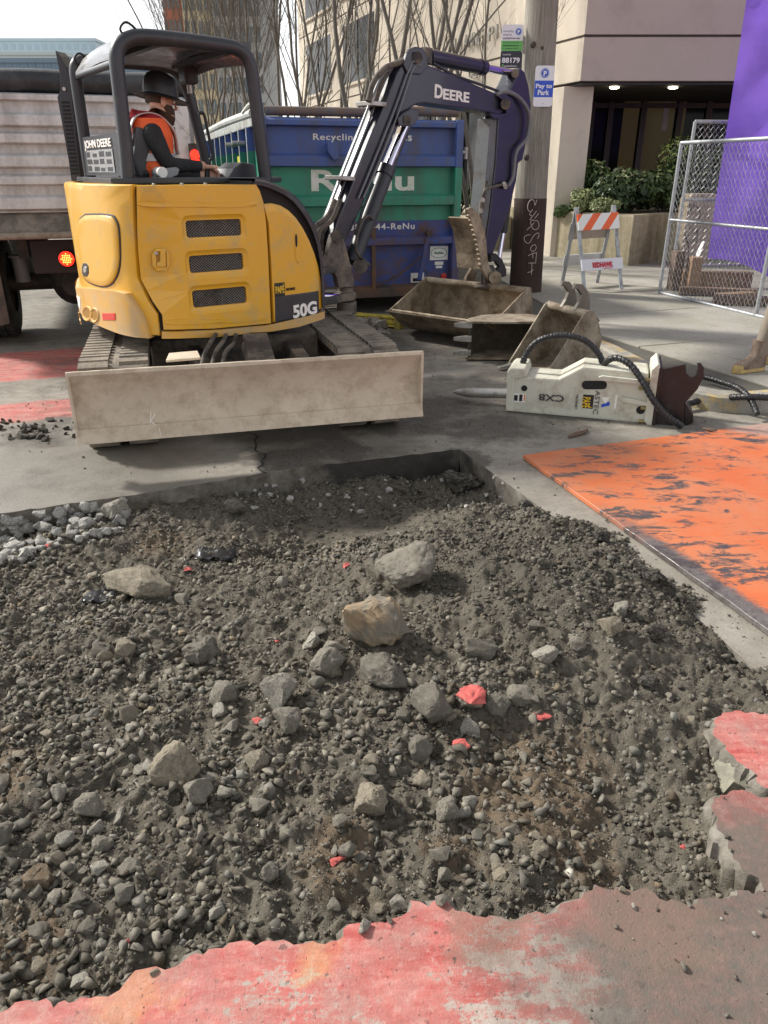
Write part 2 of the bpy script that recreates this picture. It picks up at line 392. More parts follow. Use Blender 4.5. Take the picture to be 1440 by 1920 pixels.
def slab(s0, s1, t0, t1, mat, name, gap=.007):
    q = [S2 * a + T2 * b for a, b in ((s0 + gap, t0 + gap), (s1 - gap, t0 + gap), (s1 - gap, t1 - gap), (s0 + gap, t1 - gap))]
    q = clip(q, REG)
    if len(q) < 3 or abs(sum(q[i].x * q[(i + 1) % len(q)].y - q[(i + 1) % len(q)].x * q[i].y for i in range(len(q)))) < .01: return
    dz = random.uniform(-.002, .002); MB().prism([(p.x, p.y, .10) for p in q], (0, 0, .022 + dz)).build(name, mat, walk, bevel=.003, seg=1)
for i in range(-8, 9):
    for j in range(-1, 14):
        s0 = 4.9 + i * 1.5; t0 = 2.5 + j * 1.5
        c = S2 * (s0 + .75) + T2 * (t0 + .75)
        if c.y < 4 or c.y > 22 or c.x > 10 or c.x < -3: continue
        slab(s0, s0 + 1.5, t0, t0 + 1.5, M_WALK, 'paving_slab')

# ---------------------------------------------------------------- excavator
YEL = PM('yellow paint', (.67, .365, .022), .36, 0, .06, 3, dirt=(.50, .34, .12), da=.24, ds=6, bump=.03, bs=14, bd=.004, coat=.2)
YELD = PM('yellow paint dusty', (.64, .34, .045), .4, 0, .08, 3, dirt=(.45, .34, .2), da=.34, ds=2.2, bump=.05, bs=30, coat=.15)
NAVY = PM('navy paint', (.010, .0115, .024), .34, 0, .25, 5, dirt=(.055, .05, .048), da=.16, ds=3, bump=.05, bs=60, coat=.25)
CHAR = PM('charcoal steel', (.024, .028, .036), .42, 0, .25, 6, dirt=(.10, .085, .075), da=.14, ds=3, bump=.08, bs=90)
CHARD = PM('charcoal steel muddy', (.035, .034, .034), .6, 0, .3, 5, dirt=(.21, .17, .13), da=.33, ds=4, bump=.25, bs=60)
BLACK = PM('black plastic', (.014, .014, .015), .55, 0, .2, 10, bump=.08, bs=200)
DARK = PM('dark inside', (.012, .012, .012), .8, 0, .2, 10)
RUB = PM('rubber', (.028, .027, .026), .75, 0, .3, 12, dirt=(.15, .125, .10), da=.36, ds=7, bump=.3, bs=120)
TRK = PM('dusty track rubber', (.075, .066, .056), .88, 0, .3, 9, dirt=(.25, .215, .17), da=.44, ds=6, bump=.55, bs=55, bd=.01)
CHROME = PM('chrome rod', (.62, .60, .70), .10, 1, .05, 3, bump=0)
DUSTY = PM('dusty tan steel', (.56, .48, .37), .68, 0, .13, 3, dirt=(.42, .34, .25), da=.30, ds=11, bump=.3, bs=45, bd=.006)
BUCKM = PM('muddy bucket steel', (.36, .295, .215), .7, .0, .2, 4, dirt=(.13, .095, .06), da=.38, ds=4.5, bump=.4, bs=40, bd=.008)
STEEL = PM('bright worn steel', (.40, .39, .37), .42, .7, .2, 7, dirt=(.2, .16, .12), da=.25, ds=8, bump=.2, bs=80)
WHITE = PM('white print', (.80, .79, .76), .5, 0, .04, 8, bump=0)
REDP = PM('red reflector', (.60, .035, .02), .35, 0, .05, 20, bump=0)
ORG = PM('orange print', (.75, .17, .03), .5, 0, .05, 10, bump=0)
YPR = PM('yellow print', (.75, .48, .03), .5, 0, .05, 10, bump=0)

C0 = V((-1.16, 5.69, 0)); PSI = R(35)
HF = V((math.cos(PSI), math.sin(PSI), 0)); HL = V((-HF.y, HF.x, 0))
def hp(x, y, z): return C0 + HF * x + HL * y + V((0, 0, z))
EX = thing('excavator', 'yellow compact excavator with dark navy boom parked behind the dug pit', 'excavator', C0)
def EB(m, name, mat, par=None, **k): return m.build(name, mat, EX if par is None else par, **k)

# --- undercarriage
UB = V((-.267, .9635, 0)).normalized(); UR = V((UB.y, -UB.x, 0)); BM = V((-.71, 4.07, 0))
def up(a, b, z): return BM + UB * a + UR * b + V((0, 0, z))
for sgn in (-1, 1):
    b0 = sgn * .775; hw = .20; r = .25; a0, a1 = .62, 2.55
    prof = []                                            # racetrack path
    for k in range(13): t = math.pi / 2 + math.pi * k / 12; prof.append((a0 + r * math.cos(t), r + .01 + r * math.sin(t), math.cos(t), math.sin(t)))
    n1 = 22
    for k in range(1, n1): prof.append((a0 + (a1 - a0) * k / n1, .01, 0, -1))
    for k in range(13): t = -math.pi / 2 + math.pi * k / 12; prof.append((a1 + r * math.cos(t), r + .01 + r * math.sin(t), math.cos(t), math.sin(t)))
    for k in range(1, n1): prof.append((a1 - (a1 - a0) * k / n1, 2 * r + .01 - .012 * math.sin(math.pi * k / n1), 0, 1))
    mb = MB(); rings = [[up(a - na * d, b0 + b, z - nz * d) for a, z, na, nz in prof] for b, d in ((-hw, .035), (-hw, 0), (hw, 0), (hw, .035))]
    mb.loft(rings + [rings[0]], False)
    belt = EB(mb, 'rubber_track', TRK, smooth=40)
    lug = MB(); acc = 0
    for i in range(len(prof)):
        p, q = prof[i], prof[(i + 1) % len(prof)]
    # lugs: two staggered rows of chunky bars
    L = [0]; 
    for i in range(len(prof)): L.append(L[-1] + math.hypot(prof[(i + 1) % len(prof)][0] - prof[i][0], prof[(i + 1) % len(prof)][1] - prof[i][1]))
    tot = L[-1]; NL = int(tot / .088)
    def on(sv):
        sv %= tot
        for i in range(len(prof)):
            if L[i + 1] >= sv:
                f = (sv - L[i]) / max(1e-6, L[i + 1] - L[i]); p, q = prof[i], prof[(i + 1) % len(prof)]
                return [p[k] * (1 - f) + q[k] * f for k in range(4)]
    for row in (-1, 1):
        for k in range(NL):
            base = (k + (.5 if row > 0 else 0)) * tot / NL; rr = []
            for ds, h in ((-.034, -.004), (-.026, .022), (.026, .022), (.034, -.004)):
                a, z, na, nz = on(base + ds); h += random.uniform(-.002, .002)
                rr.append([up(a + na * h, b0 + row * bb, z + nz * h) for bb in (.03, .07, .14, .198)])
            lug.loft(rr, False, False)
    EB(lug, 'track_lugs', TRK, belt)
    mb = MB(); mb.cbox(up(1.58, b0 - sgn * .02, .25), UB * 1.75, UR * .24, V((0, 0, .20))); EB(mb, 'track_frame', CHARD, bevel=.02)
    for a, rr_ in ((a0, .2), (a1, .2)):
        mb = MB(); mb.cyl(up(a, b0 - .16, .26), up(a, b0 + .16, .26), rr_, n=24); EB(mb, 'track_wheel', CHARD, belt)
mb = MB(); mb.cbox(up(1.68, 0, .40), UB * 1.0, UR * 1.15, V((0, 0, .22))); EB(mb, 'car_body', CHARD, bevel=.03)
mb = MB(); mb.lathe([(.44, .0), (.44, .15)], up(1.64, 0, .49), n=32); EB(mb, 'swing_bearing', CHARD)
for sgn in (-1, 1):
    mb = MB(); mb.prism([up(.10, sgn * .30, .28), up(.10, sgn * .30, .46), up(.5, sgn * .30, .50), up(1.2, sgn * .34, .46), up(1.2, sgn * .34, .28), up(.6, sgn * .3, .26)], UR * .09); EB(mb, 'blade_arm', CHARD, bevel=.01)
mb = MB(); mb.cyl(up(.12, 0.05, .42), up(.75, .05, .52), .055); o = EB(mb, 'blade_cylinder', CHARD)
mb = MB(); mb.prism([up(.24, .0, .50), up(.24, .15, .50), up(.62, .15, .60), up(.62, -.0, .60)], (0, 0, .03)); EB(mb, 'cylinder_guard', CHARD, bevel=.004)
mb = MB(); mb.prism([up(.20, -.47, .575), up(.20, -.28, .58), up(.34, -.29, .59), up(.34, -.45, .585)], (0, 0, .014)); EB(mb, 'step_plate', DUSTY, bevel=.004)
for i, dx in enumerate((-.20, -.14, -.08)):
    mb = MB(); mb.tube(curve_pts([up(.85, dx + .06, .60), up(.60, dx + .02, .62 - .02 * i), up(.42, dx - .05, .56), up(.22, dx - .10, .46)]), .013, 8); EB(mb, 'hydraulic_hose', RUB, smooth=60)
# blade: concave plate, cutting edge, top lip
bl, brt = -.975, .975
zb, zt = .215, .59
def blade_sec(b, off=0):
    pr = [(.00, zb), (.035, zb + .075), (.055, zb + .15), (.058, zb + .23), (.035, zb + .31), (-.005, zt - .01), (-.002, zt), (.025, zt), (.085, zb + .24), (.08, zb + .12), (.04, zb + .0)]
    return [up(a, b, z) for a, z in pr]
NB = 26; mb = MB(); mb.loft([blade_sec(bl + (brt - bl) * k / NB) for k in range(NB + 1)]); blade = EB(mb, 'dozer_blade', DUSTY, smooth=35)
mb = MB(); mb.loft([[up(-.014, b, zb - .008), up(.014, b, zb + .070), up(.026, b, zb + .068), up(.004, b, zb - .010)] for b in (bl - .004, brt + .004)]); EB(mb, 'cutting_edge', DUSTY, blade, bevel=.003)
mb = MB(); mb.tube([up(.010, b, zt + random.uniform(-.001, .001)) for b in np.linspace(bl, brt, 40)], [.010 + random.uniform(-.001, .0012) for _ in range(40)], 7); EB(mb, 'top_lip', DUSTY, blade, smooth=60)
for sgn, b in ((-1, bl), (1, brt)):
    mb = MB(); mb.prism([p + UR * (sgn * .001) for p in [up(.0, b, zb), up(.13, b, zb + .02), up(.13, b, zt - .1), up(.03, b, zt), up(-.004, b, zt)]], UR * (-sgn * .014)); EB(mb, 'end_plate', DUSTY, blade)
# chalk marks on the blade
mb = MB()
for pts in ([(283, 773), (282, 790), (292, 797)], [(282, 790), (291, 776)], [(299, 803), (301, 815)]):
    mb.tube([onpl(px, py, up(.012 if py < 800 else -.012, 0, 0), UB) for px, py in pts], .0022, 5)
EB(mb, 'chalk_mark', WHITE, blade)

# --- house shell: plan outline, panels laid on it by their place along the outline (s) and height (z)
ctrl = [(.50, .80), (-.6, .80), (-.80, .72), (-.93, .46), (-.985, .08), (-.97, -.36), (-.925, -.67), (-.82, -.81), (-.60, -.815), (.0, -.815), (.25, -.81), (.40, -.78), (.50, -.64), (.54, -.3)]
OUT = chaikin(ctrl[:1] + ctrl, 3, False)
OUT = [p for i, p in enumerate(OUT) if i == 0 or math.hypot(p[0] - OUT[i - 1][0], p[1] - OUT[i - 1][1]) > 1e-4]
SL = [0]
for i in range(1, len(OUT)): SL.append(SL[-1] + math.hypot(OUT[i][0] - OUT[i - 1][0], OUT[i][1] - OUT[i - 1][1]))
def surf(s, z, d=0.):
    s = min(max(s, 0), SL[-1] - 1e-6); i = max(k for k in range(len(SL)) if SL[k] <= s); i = min(i, len(OUT) - 2)
    f = (s - SL[i]) / (SL[i + 1] - SL[i]); a, b = OUT[i], OUT[i + 1]
    def nrm(k):
        p, q = OUT[max(k - 1, 0)], OUT[min(k + 1, len(OUT) - 1)]; dx, dy = q[0] - p[0], q[1] - p[1]; h = math.hypot(dx, dy); return (-dy / h, dx / h)
    n0, n1 = nrm(i), nrm(i + 1); nx, ny = -(n0[0] * (1 - f) + n1[0] * f), -(n0[1] * (1 - f) + n1[1] * f)
    return hp(a[0] + (b[0] - a[0]) * f + nx * d, a[1] + (b[1] - a[1]) * f + ny * d, z)
def onb(px, py, d=0.):
    """pixel -> (s, z) on the house outline, nearest hit"""
    dr = ray(px, py); best = None
    for i in range(len(OUT) - 1):
        a, b = hp(*OUT[i], 0), hp(*OUT[i + 1], 0); e = b - a; n = V((e.y, -e.x, 0))
        dn = dr.dot(n)
        if abs(dn) < 1e-9: continue
        k = (a - EYE).dot(n) / dn; p = EYE + dr * k; f = (p - a).dot(e) / e.dot(e)
        if k > 0 and -.001 <= f <= 1.001 and (best is None or k < best[0]): best = (k, SL[i] + f * (SL[i + 1] - SL[i]), p.z)
    if best is None: return onb(px + (1 if px < 400 else -1), py, d)
    return best[1], best[2]
def dens(o, m=.03):
    out = []
    for i in range(len(o)):
        a, b = o[i], o[(i + 1) % len(o)]; n = max(1, int(math.hypot(b[0] - a[0], b[1] - a[1]) / m))
        out += [(a[0] + (b[0] - a[0]) * k / n, a[1] + (b[1] - a[1]) * k / n) for k in range(n)]
    return out
def patch(o, name, mat, par=None, d0=-.02, d1=.0, bev=.006, smooth=40, m=.03, rings=6):
    """panel with rounded edge on the curved shell; o is a star-shaped outline in (s, z)"""
    o = dens(o, m); n = len(o); cx = sum(p[0] for p in o) / n; cz = sum(p[1] for p in o) / n; R_ = []
    def ring(f, d, shrink=0):
        out = []
        for s, z in o:
            ds, dz = s - cx, z - cz; h = math.hypot(ds, dz); g = max(0, f - shrink / max(h, 1e-5)); out.append(surf(cx + ds * g, cz + dz * g, d))
        return out
    R_ = [ring(1, d0), ring(1, d1 - bev), ring(1, d1 - bev * .3, bev * .3), ring(1, d1, bev)]
    for k in range(1, rings): R_.append(ring(1 - k / rings, d1, 0))
    mb = MB(); mb.loft(R_, False); k = len(mb.v); mb.add([surf(cx, cz, d1)], []); b = k - n
    mb.f += [(b + i, b + (i + 1) % n, k) for i in range(n)]
    return EB(mb, name, mat, par, smooth=smooth)
def px(o): return [onb(*p) for p in o]
# dark frame behind the panels
FR = [p for p in OUT]
mb = MB()
def inset(z, d): return [surf(s, z, d) for s in np.linspace(0, SL[-1] - 1e-4, 90)]
mb.loft([inset(.66, -.03), inset(1.44, -.03), inset(1.462, -.05)]); 
# front part is lower; keep the frame behind the sloping tank only up to z .9 there
mb2 = MB(); 
def inset2(z, d, smax): return [surf(s, z, d) for s in np.linspace(0, smax, 80)]
s_tank = onb(488, 420)[0]
mb2.loft([inset2(.66, -.035, s_tank) + [hp(-.08, .3, .66), hp(.5, .45, .66)], inset2(1.45, -.035, s_tank) + [hp(-.08, .3, 1.45), hp(.5, .45, 1.45)], inset2(1.466, -.05, s_tank) + [hp(-.08, .3, 1.466), hp(.5, .45, 1.466)]])
EB(mb2, 'inner_frame', DARK)
sL = .35                                                      # hidden left end of the rear panels
seam = [(250, 346), (251, 400), (253, 445), (258, 520), (281, 566), (298, 590), (301, 618), (302, 632)]
cw = [(sL, 1.485)] + [onb(x, y) for x, y in seam]
cwo = patch(cw[:1] + [(a - .004, b) for a, b in cw[1:5]] + [(cw[5][0] - .004, cw[5][1]), (cw[6][0] - .004, cw[6][1]), (cw[7][0] - .004, .635), (cw[5][0] - .25, .66), (sL + .6, .70), (sL, .72)], 'rear_panel', YEL, d0=-.06, d1=.0, bev=.02, rings=10)
# counterweight bumper, proud of the rear panel
bo = [(sL, .985), onb(140, 537), onb(180, 540), onb(232, 545), onb(246, 549), onb(262, 575), onb(276, 605), onb(285, 633)]
cwt = patch([(a, b) for a, b in bo] + [(bo[-1][0] - .2, .625), (sL + .6, .635), (sL, .66)], 'counterweight', YELD, d0=-.06, d1=.035, bev=.028, rings=10)
ob = px([(143, 404), (205, 402), (219, 412), (224, 440), (226, 508), (206, 540), (170, 531), (152, 512)])
sc = lambda o, f: [((s - sum(p[0] for p in o) / len(o)) * f + sum(p[0] for p in o) / len(o), (z - sum(p[1] for p in o) / len(o)) * f + sum(p[1] for p in o) / len(o)) for s, z in o]
patch(chaikin(sc(ob, 1.045), 2), 'hatch_gap', BLACK, cwo, d0=-.01, d1=.0035, bev=.002)  # black ring drawn in for the shaded gap round the hatch
hat = patch(chaikin(ob, 2), 'rear_hatch', YEL, cwo, d0=-.01, d1=.014, bev=.012)
patch(chaikin(px([(158, 493), (170, 493), (171, 518), (159, 518)]), 1), 'hatch_latch', BLACK, hat, d0=.0, d1=.017, bev=.003, m=.01)
patch(chaikin(px([(162, 499), (168, 499), (168, 511), (162, 511)]), 1), 'latch_tab', STEEL, hat, d0=.0, d1=.021, bev=.002, m=.01)
patch(px([(202, 586), (226, 586), (227, 599), (203, 599)]), 'reflector', REDP, cwt, d0=.03, d1=.0375, bev=.001, m=.01)
patch(px([(139, 553), (160, 557), (161, 578), (140, 575)]), 'warning_sticker', WHITE, cwt, d0=.03, d1=.0370, bev=.0005, m=.01)
patch(px([(146, 555), (154, 557), (154, 561), (146, 559)]), 'sticker_bar', ORG, cwt, d0=.03, d1=.0385, bev=.0005, m=.01)
patch(px([(146, 561), (154, 562), (154, 575), (146, 574)]), 'sticker_print', BLACK, cwt, d0=.03, d1=.0385, bev=.0005, m=.01)
for x, y, w_, h_ in ((151, 596, 4.5, 10), (174, 587, 8, 12), (188, 590, 7, 12)):
    o = px([(x + w_ * math.cos(t), y + h_ * math.sin(t)) for t in np.linspace(0, 6.28, 13)[:-1]])
    n = len(o); cx = sum(p[0] for p in o) / n; cz = sum(p[1] for p in o) / n
    mb = MB(); rg = [[surf(cx + (s - cx) * f, cz + (z - cz) * f, d) for s, z in o] for f, d in ((1.25, .036), (1.1, .044), (.95, .042), (.8, .037))]
    mb.loft(rg, False); EB(mb, 'hole_rim', YELD, cwt, smooth=60)
    mb = MB(); mb.add([surf(s, z, .038) for s, z in o], [tuple(range(n))]); EB(mb, 'bolt_pocket', PM('yellow recess shade', (.30, .15, .012), .7), cwt)  # flat patch; the pocket's inner shade is painted as darker yellow

# engine door with three real openings
def sz_plate(outer, holes, name, mat, par=None, d1=.0, thick=.03, bevel=0):
    vs, fs = cdt(outer, holes); mb = MB(); mb.add([surf(v.x, v.y, d1) for v in vs], fs)
    for lp in [outer] + list(holes):
        mb.loft([[surf(s, z, d1) for s, z in lp], [surf(s, z, d1 - thick) for s, z in lp]], False)
    return EB(mb, name, mat, par)
door_o = px([(256, 349), (480, 346), (487, 358), (494, 380), (499, 420), (503, 487), (508, 606), (400, 616), (307, 618), (304, 590), (287, 566), (264, 522), (259, 470), (257, 420)])
door_o = dens(door_o, .05)
vents = [(352, 412, 453, 444), (358, 477, 457, 509), (364, 541, 463, 573)]
boss = []; inn = []
for x0, y0, x1, y1 in vents:
    pa = px([(x0, y0), (x1, y0), (x1, y1), (x0, y1)]); s0 = min(p[0] for p in pa); s1 = max(p[0] for p in pa); z0 = (pa[2][1] + pa[3][1]) / 2; z1 = (pa[0][1] + pa[1][1]) / 2
    inn.append(rrect(s0, z0, s1, z1, .018)); boss.append(rrect(s0 - .03, z0 - .04, s1 + .03, z1 + .03, .045))
door = sz_plate(door_o, boss, 'engine_door', YEL, d1=.0, thick=.03)
for b_, i_ in zip(boss, inn):
    mb = MB(); n = len(b_)
    mb.loft([[surf(s, z, .0) for s, z in b_], [surf(*((b_[k][0] * .85 + i_[k][0] * .15), (b_[k][1] * .85 + i_[k][1] * .15)), -.003) for k in range(n)],
             [surf(*((b_[k][0] * .55 + i_[k][0] * .45), (b_[k][1] * .55 + i_[k][1] * .45)), -.013) for k in range(n)], [surf(s, z, -.014) for s, z in i_], [surf(s, z, -.034) for s, z in i_]], False)
    vt = EB(mb, 'vent_surround', YEL, door, smooth=50)
    s0 = min(p[0] for p in i_); s1 = max(p[0] for p in i_); z0 = min(p[1] for p in i_); z1 = max(p[1] for p in i_)
    mb = MB(); mb.add([surf(s, z, -.033) for s, z in i_], [tuple(range(n))]); EB(mb, 'vent_back', DARK, door)
    mb = MB(); st = .020; h = z1 - z0; wv = s1 - s0; th = .0011
    for dirn in (1, -1):
        k = -int(h / st) - 1
        while k * st < wv + h:
            a = s0 + k * st                                   # line s = a + dirn*(z-z0)*1.0 (shallow diamonds)
            zz0, zz1 = z0, z1; sl = .8
            f = (lambda z: a + (z - z0) / sl) if dirn > 0 else (lambda z: a + (z1 - z) / sl)
            pts = [(f(z), z) for z in np.linspace(z0, z1, 12)]; pts = [p for p in pts if s0 <= p[0] <= s1]
            if len(pts) >= 2: mb.tube([surf(s, z, -.022) for s, z in (pts[0], pts[-1])], th, 4, False)
            k += 1
    EB(mb, 'vent_mesh', STEEL, door)
for o in ([(258, 377), (330, 379), (420, 381), (478, 377), (484, 382), (478, 387), (420, 390), (330, 388), (258, 387)], [(312, 599), (400, 599), (497, 592), (500, 597), (497, 601), (400, 607), (312, 609), (308, 604)]):
    patch(chaikin(px(o), 2), 'pressed_rib', YEL, door, d0=-.01, d1=.006, bev=.006, m=.02)
lo = px([(285, 466), (317, 466), (319, 508), (286, 508)]); patch(chaikin(lo, 1), 'latch_recess', YEL, door, d0=-.01, d1=.004, bev=.004, m=.02)
patch(px([(292, 471), (312, 471), (313, 501), (293, 501)]), 'latch_cavity', PM('yellow recess shade', (.30, .15, .012), .7), door, d0=-.01, d1=.0048, bev=.0005, m=.02)  # cavity shade painted as a darker yellow flat patch
patch(px([(300, 470), (309, 470), (310, 500), (294, 500), (294, 492), (300, 490)]), 'latch_handle', YEL, door, d0=-.01, d1=.014, bev=.003, m=.01)
s_, z_ = onb(293, 475); mb = MB(); mb.lathe([(.010, 0), (.010, .006), (.006, .009)], surf(s_, z_, .004), surf(s_, z_, 1) - surf(s_, z_, 0), 12); EB(mb, 'latch_lock', STEEL, door)
# front (tank) panel, skirt below
fp = px([(494, 383), (510, 381), (526, 385), (541, 394), (555, 408), (568, 427), (580, 450), (590, 475), (597, 498), (603, 530), (605, 578), (560, 596), (514, 605), (509, 500), (504, 420)])
tank = patch(fp, 'tank_panel', YEL, d0=-.04, d1=.001, bev=.008, rings=8)
patch(chaikin(px([(551, 434), (557, 434), (562, 480), (561, 494), (556, 494), (552, 470)]), 2), 'handle_boss', YEL, tank, d0=-.01, d1=.006, bev=.005, m=.02)
patch(chaikin(px([(552, 439), (556.5, 439), (557, 463), (553, 463)]), 1), 'handle_slot', DARK, tank, d0=-.01, d1=.0068, bev=.0006, m=.01)
patch(px([(515, 556), (597, 545), (598, 587), (516, 605)]), 'model_plate', CHAR, tank, d0=-.01, d1=.0035, bev=.0008, m=.03)
patch(px([(514, 531), (533, 529), (534, 555), (515, 557)]), 'dealer_sticker', BLACK, tank, d0=-.01, d1=.0045, bev=.0006, m=.02)
def sz_text(st, p0, p1, ph, mat, par, bold=0, d=.006, **k):
    """lettering laid on the shell from pixel p0 to p1 (baseline) with cap height down from ph"""
    a, b, c = [surf(*onb(*q), d) for q in (p0, p1, ph)]
    return text(st, 1, a, b - a, V((0, 0, 1)), mat, par, width=(b - a).length, height=abs(c.z - a.z), bold=bold, **k)
sz_text('50G', (549, 596), (593, 586), (549, 571), WHITE, tank, bold=.035)
sz_text('PAPÉ', (516, 550), (532, 548), (516, 533), YPR, tank, bold=.02, d=.007)
sz_text('MACHINERY', (536, 545), (553, 543), (536, 540), BLACK, tank, d=.004)
sk = px([(303, 621), (400, 619), (510, 609), (560, 600), (606, 583)]); sk2 = px([(606, 596), (560, 612), (510, 621), (400, 632), (303, 634)])
patch(sk + sk2, 'lower_skirt', YELD, d0=-.06, d1=.022, bev=.014, rings=4)
# black sloping guard over the tank
gp = [(480, 335), (500, 338), (520, 345), (540, 355), (556, 367), (570, 384), (582, 402), (593, 425), (601, 450), (606, 480), (609, 520), (611, 575)]
pl0 = hp(0, -.80, 0); G3 = [onpl(a, b, pl0, HL) for a, b in gp]
g0 = [p.copy() for p in G3]; rings = [[p - HL * .012 - V((0, 0, .0)) for p in g0]]
rings = []
for off, dn in ((-.010, .045), (-.012, .02), (.004, .004), (.03, 0), (.62, 0), (.64, .02), (.64, .06)):
    rings.append([p + HL * off - ((V((0, 0, .7)) + HF * .7) * dn) for p in g0])
mb = MB(); mb.loft(rings, False, False); EB(mb, 'boom_side_guard', CHAR, smooth=50)
mb = MB(); mb.prism([p + HL * .03 - HF * .012 - V((0, 0, .012)) for p in g0] + [hp(.33, -.77, .66), hp(-.14, -.77, .66), hp(-.14, -.77, 1.4)], HL * .55); EB(mb, 'tank_body', DARK)
# deck, canopy
mb = MB(); mb.prism([hp(-.86, -.42, 1.475), hp(-.2, -.42, 1.475), hp(.2, -.40, 1.475), hp(.45, -.1, 1.475), hp(.5, .72, 1.475), hp(-.75, .76, 1.475)], (0, 0, .035)); EB(mb, 'deck_plate', CHAR, bevel=.008)
mb = MB()
for a, b in ((-.7, -.70), (-.5, -.62), (-.35, -.62), (-.1, -.6), (.05, -.55)): mb.lathe([(.012, 0), (.012, .012), (.006, .016)], hp(a, b, 1.468), n=8)
stuff(EB(mb, 'deck_bolt', STEEL))
mb = MB(); s_a = onb(483, 420)[0]; tp = [surf(s_, 1.466, -.035) for s_ in np.linspace(.9, s_a, 40)] + [hp(-.1, -.2, 1.466), hp(-.1, .5, 1.466)]
mb.prism(tp, (0, 0, .006)); EB(mb, 'hood_top', YEL)
hr = [(240, 336), (236, 280), (229, 215), (223, 160), (219, 122), (219, 102), (226, 84), (242, 73), (265, 69), (310, 72), (370, 79), (420, 86), (445, 92), (462, 106), (471, 128), (476, 165), (483, 220), (490, 275), (498, 338)]
hl = [(170, 336), (163, 290), (152, 215), (144, 160), (141, 135), (143, 122), (152, 115), (180, 114), (240, 118), (290, 122), (312, 125), (332, 135), (346, 156), (358, 190), (372, 245), (383, 290), (393, 338)]
PR = curve_pts([onpl(a, b, hp(0, -.36, 0), HL) for a, b in hr], 4); PL = curve_pts([onpl(a, b, hp(0, .70, 0), HL) for a, b in hl], 4)
mb = MB(); mb.tube(PR, .042, 14); EB(mb, 'canopy_frame', CHAR, smooth=60)
mb = MB(); mb.tube(PL, .040, 14); EB(mb, 'canopy_frame', CHAR, smooth=60)
# roof sheet between the frames
def xat(P, x, zmin=2.165):
    c = [(hp_x, p.z) for p in P for hp_x in [(p - C0).dot(HF)] if p.z > zmin]
    c.sort(); xs = [a for a, _ in c]; return float(np.interp(x, xs, [b for _, b in c]))
rx = np.linspace(-.68, .13, 14)
mb = MB(); top = []; bot = []
for x in rx:
    za, zb_ = xat(PR, x), xat(PL, x)
    drop = .0 if x > -.6 else (-.6 - x) * .5
    top.append([hp(x, y, za * (1 - f) + zb_ * f + .03 * math.sin(math.pi * f) + .012 - drop) for f, y in [(k / 8, -.36 + 1.06 * k / 8) for k in range(9)]])
    bot.append([p - V((0, 0, .035)) for p in top[-1]])
rings = [t + b[::-1] for t, b in zip(top, bot)]
mb.loft(rings); EB(mb, 'canopy_roof', PM('roof enamel', (.05, .055, .065), .25, 0, .15, 4, dirt=(.2, .19, .18), da=.25, ds=3, coat=.3), smooth=40)
mb = MB(); mb.cyl(hp(-.68, -.36, 2.13), hp(-.66, .70, 2.135), .022); EB(mb, 'rear_roof_rail', CHAR)
for a in (-.45, .0):
    mb = MB(); mb.cbox(hp(a, .1, xat(PR, a) - .02), HF * .05, HL * .95, V((0, 0, .035))); EB(mb, 'roof_rib', CHAR)
for x, y, dz in ((-.62, -.36, 0), (-.62, .66, 0)):
    b = hp(x, y, 2.22 if y < 0 else 2.17); mb = MB(); mb.tube(curve_pts([b, b - HF * .05 + V((0, 0, .06)), b - HF * .01 + V((0, 0, .10)), b + HF * .05 + V((0, 0, .06)), b + HF * .07]), .007, 6); EB(mb, 'lifting_hook', BLACK, smooth=60)
p0 = onpl(352, 130, hp(0, .45, 0), HL); mb = MB(); mb.cbox(p0 + V((0, 0, -.03)), HF * .10, HL * .13, V((0, 0, .13))); EB(mb, 'work_light', BLACK, bevel=.02)
mb = MB(); mb.cyl(p0 + V((0, 0, -.08)), p0 + V((0, 0, -.15)), .018); EB(mb, 'light_bracket', STEEL)
p0 = onpl(455, 98, hp(0, -.42, 0), HL); mb = MB(); mb.prism([onpl(a, b, hp(.0, -.36, 0), HL) for a, b in ((430, 74), (470, 80), (472, 118), (458, 100))], HL * .02); EB(mb, 'corner_gusset', NAVY)
# rear plate with the maker's name and a notice, between the rear posts
q = [hp(-.71, .64, 1.52), hp(-.735, -.30, 1.52), hp(-.735, -.30, 1.76), hp(-.70, .64, 1.76)]
mb = MB(); mb.prism(q, HF * .012); npl = EB(mb, 'rear_name_plate', CHAR)
ex_ = (q[1] - q[0]).normalized(); nr = -HF
text('JOHN DEERE', .1, q[0] + ex_ * .09 + V((0, 0, .170)) - HF * .003, ex_, V((0, 0, 1)), WHITE, npl, width=.66, height=.062, bold=.02)
mb = MB(); mb.obox(q[0] + ex_ * .09 + V((0, 0, .02)) - HF * .002, ex_ * .66, V((0, 0, .135)), -HF * .001); sg = EB(mb, 'notice', PM('notice grey', (.28, .29, .30), .5, 0, .5, 60, bump=0), npl)
mb = MB()
for i in range(4):
    for j in range(3):
        mb.obox(q[0] + ex_ * (.10 + i * .163) + V((0, 0, .027 + j * .043)) - HF * .0035, ex_ * random.uniform(.09, .14), V((0, 0, random.uniform(.02, .034))), -HF * .0005)
stuff(EB(mb, 'notice_print', CHAR, npl))
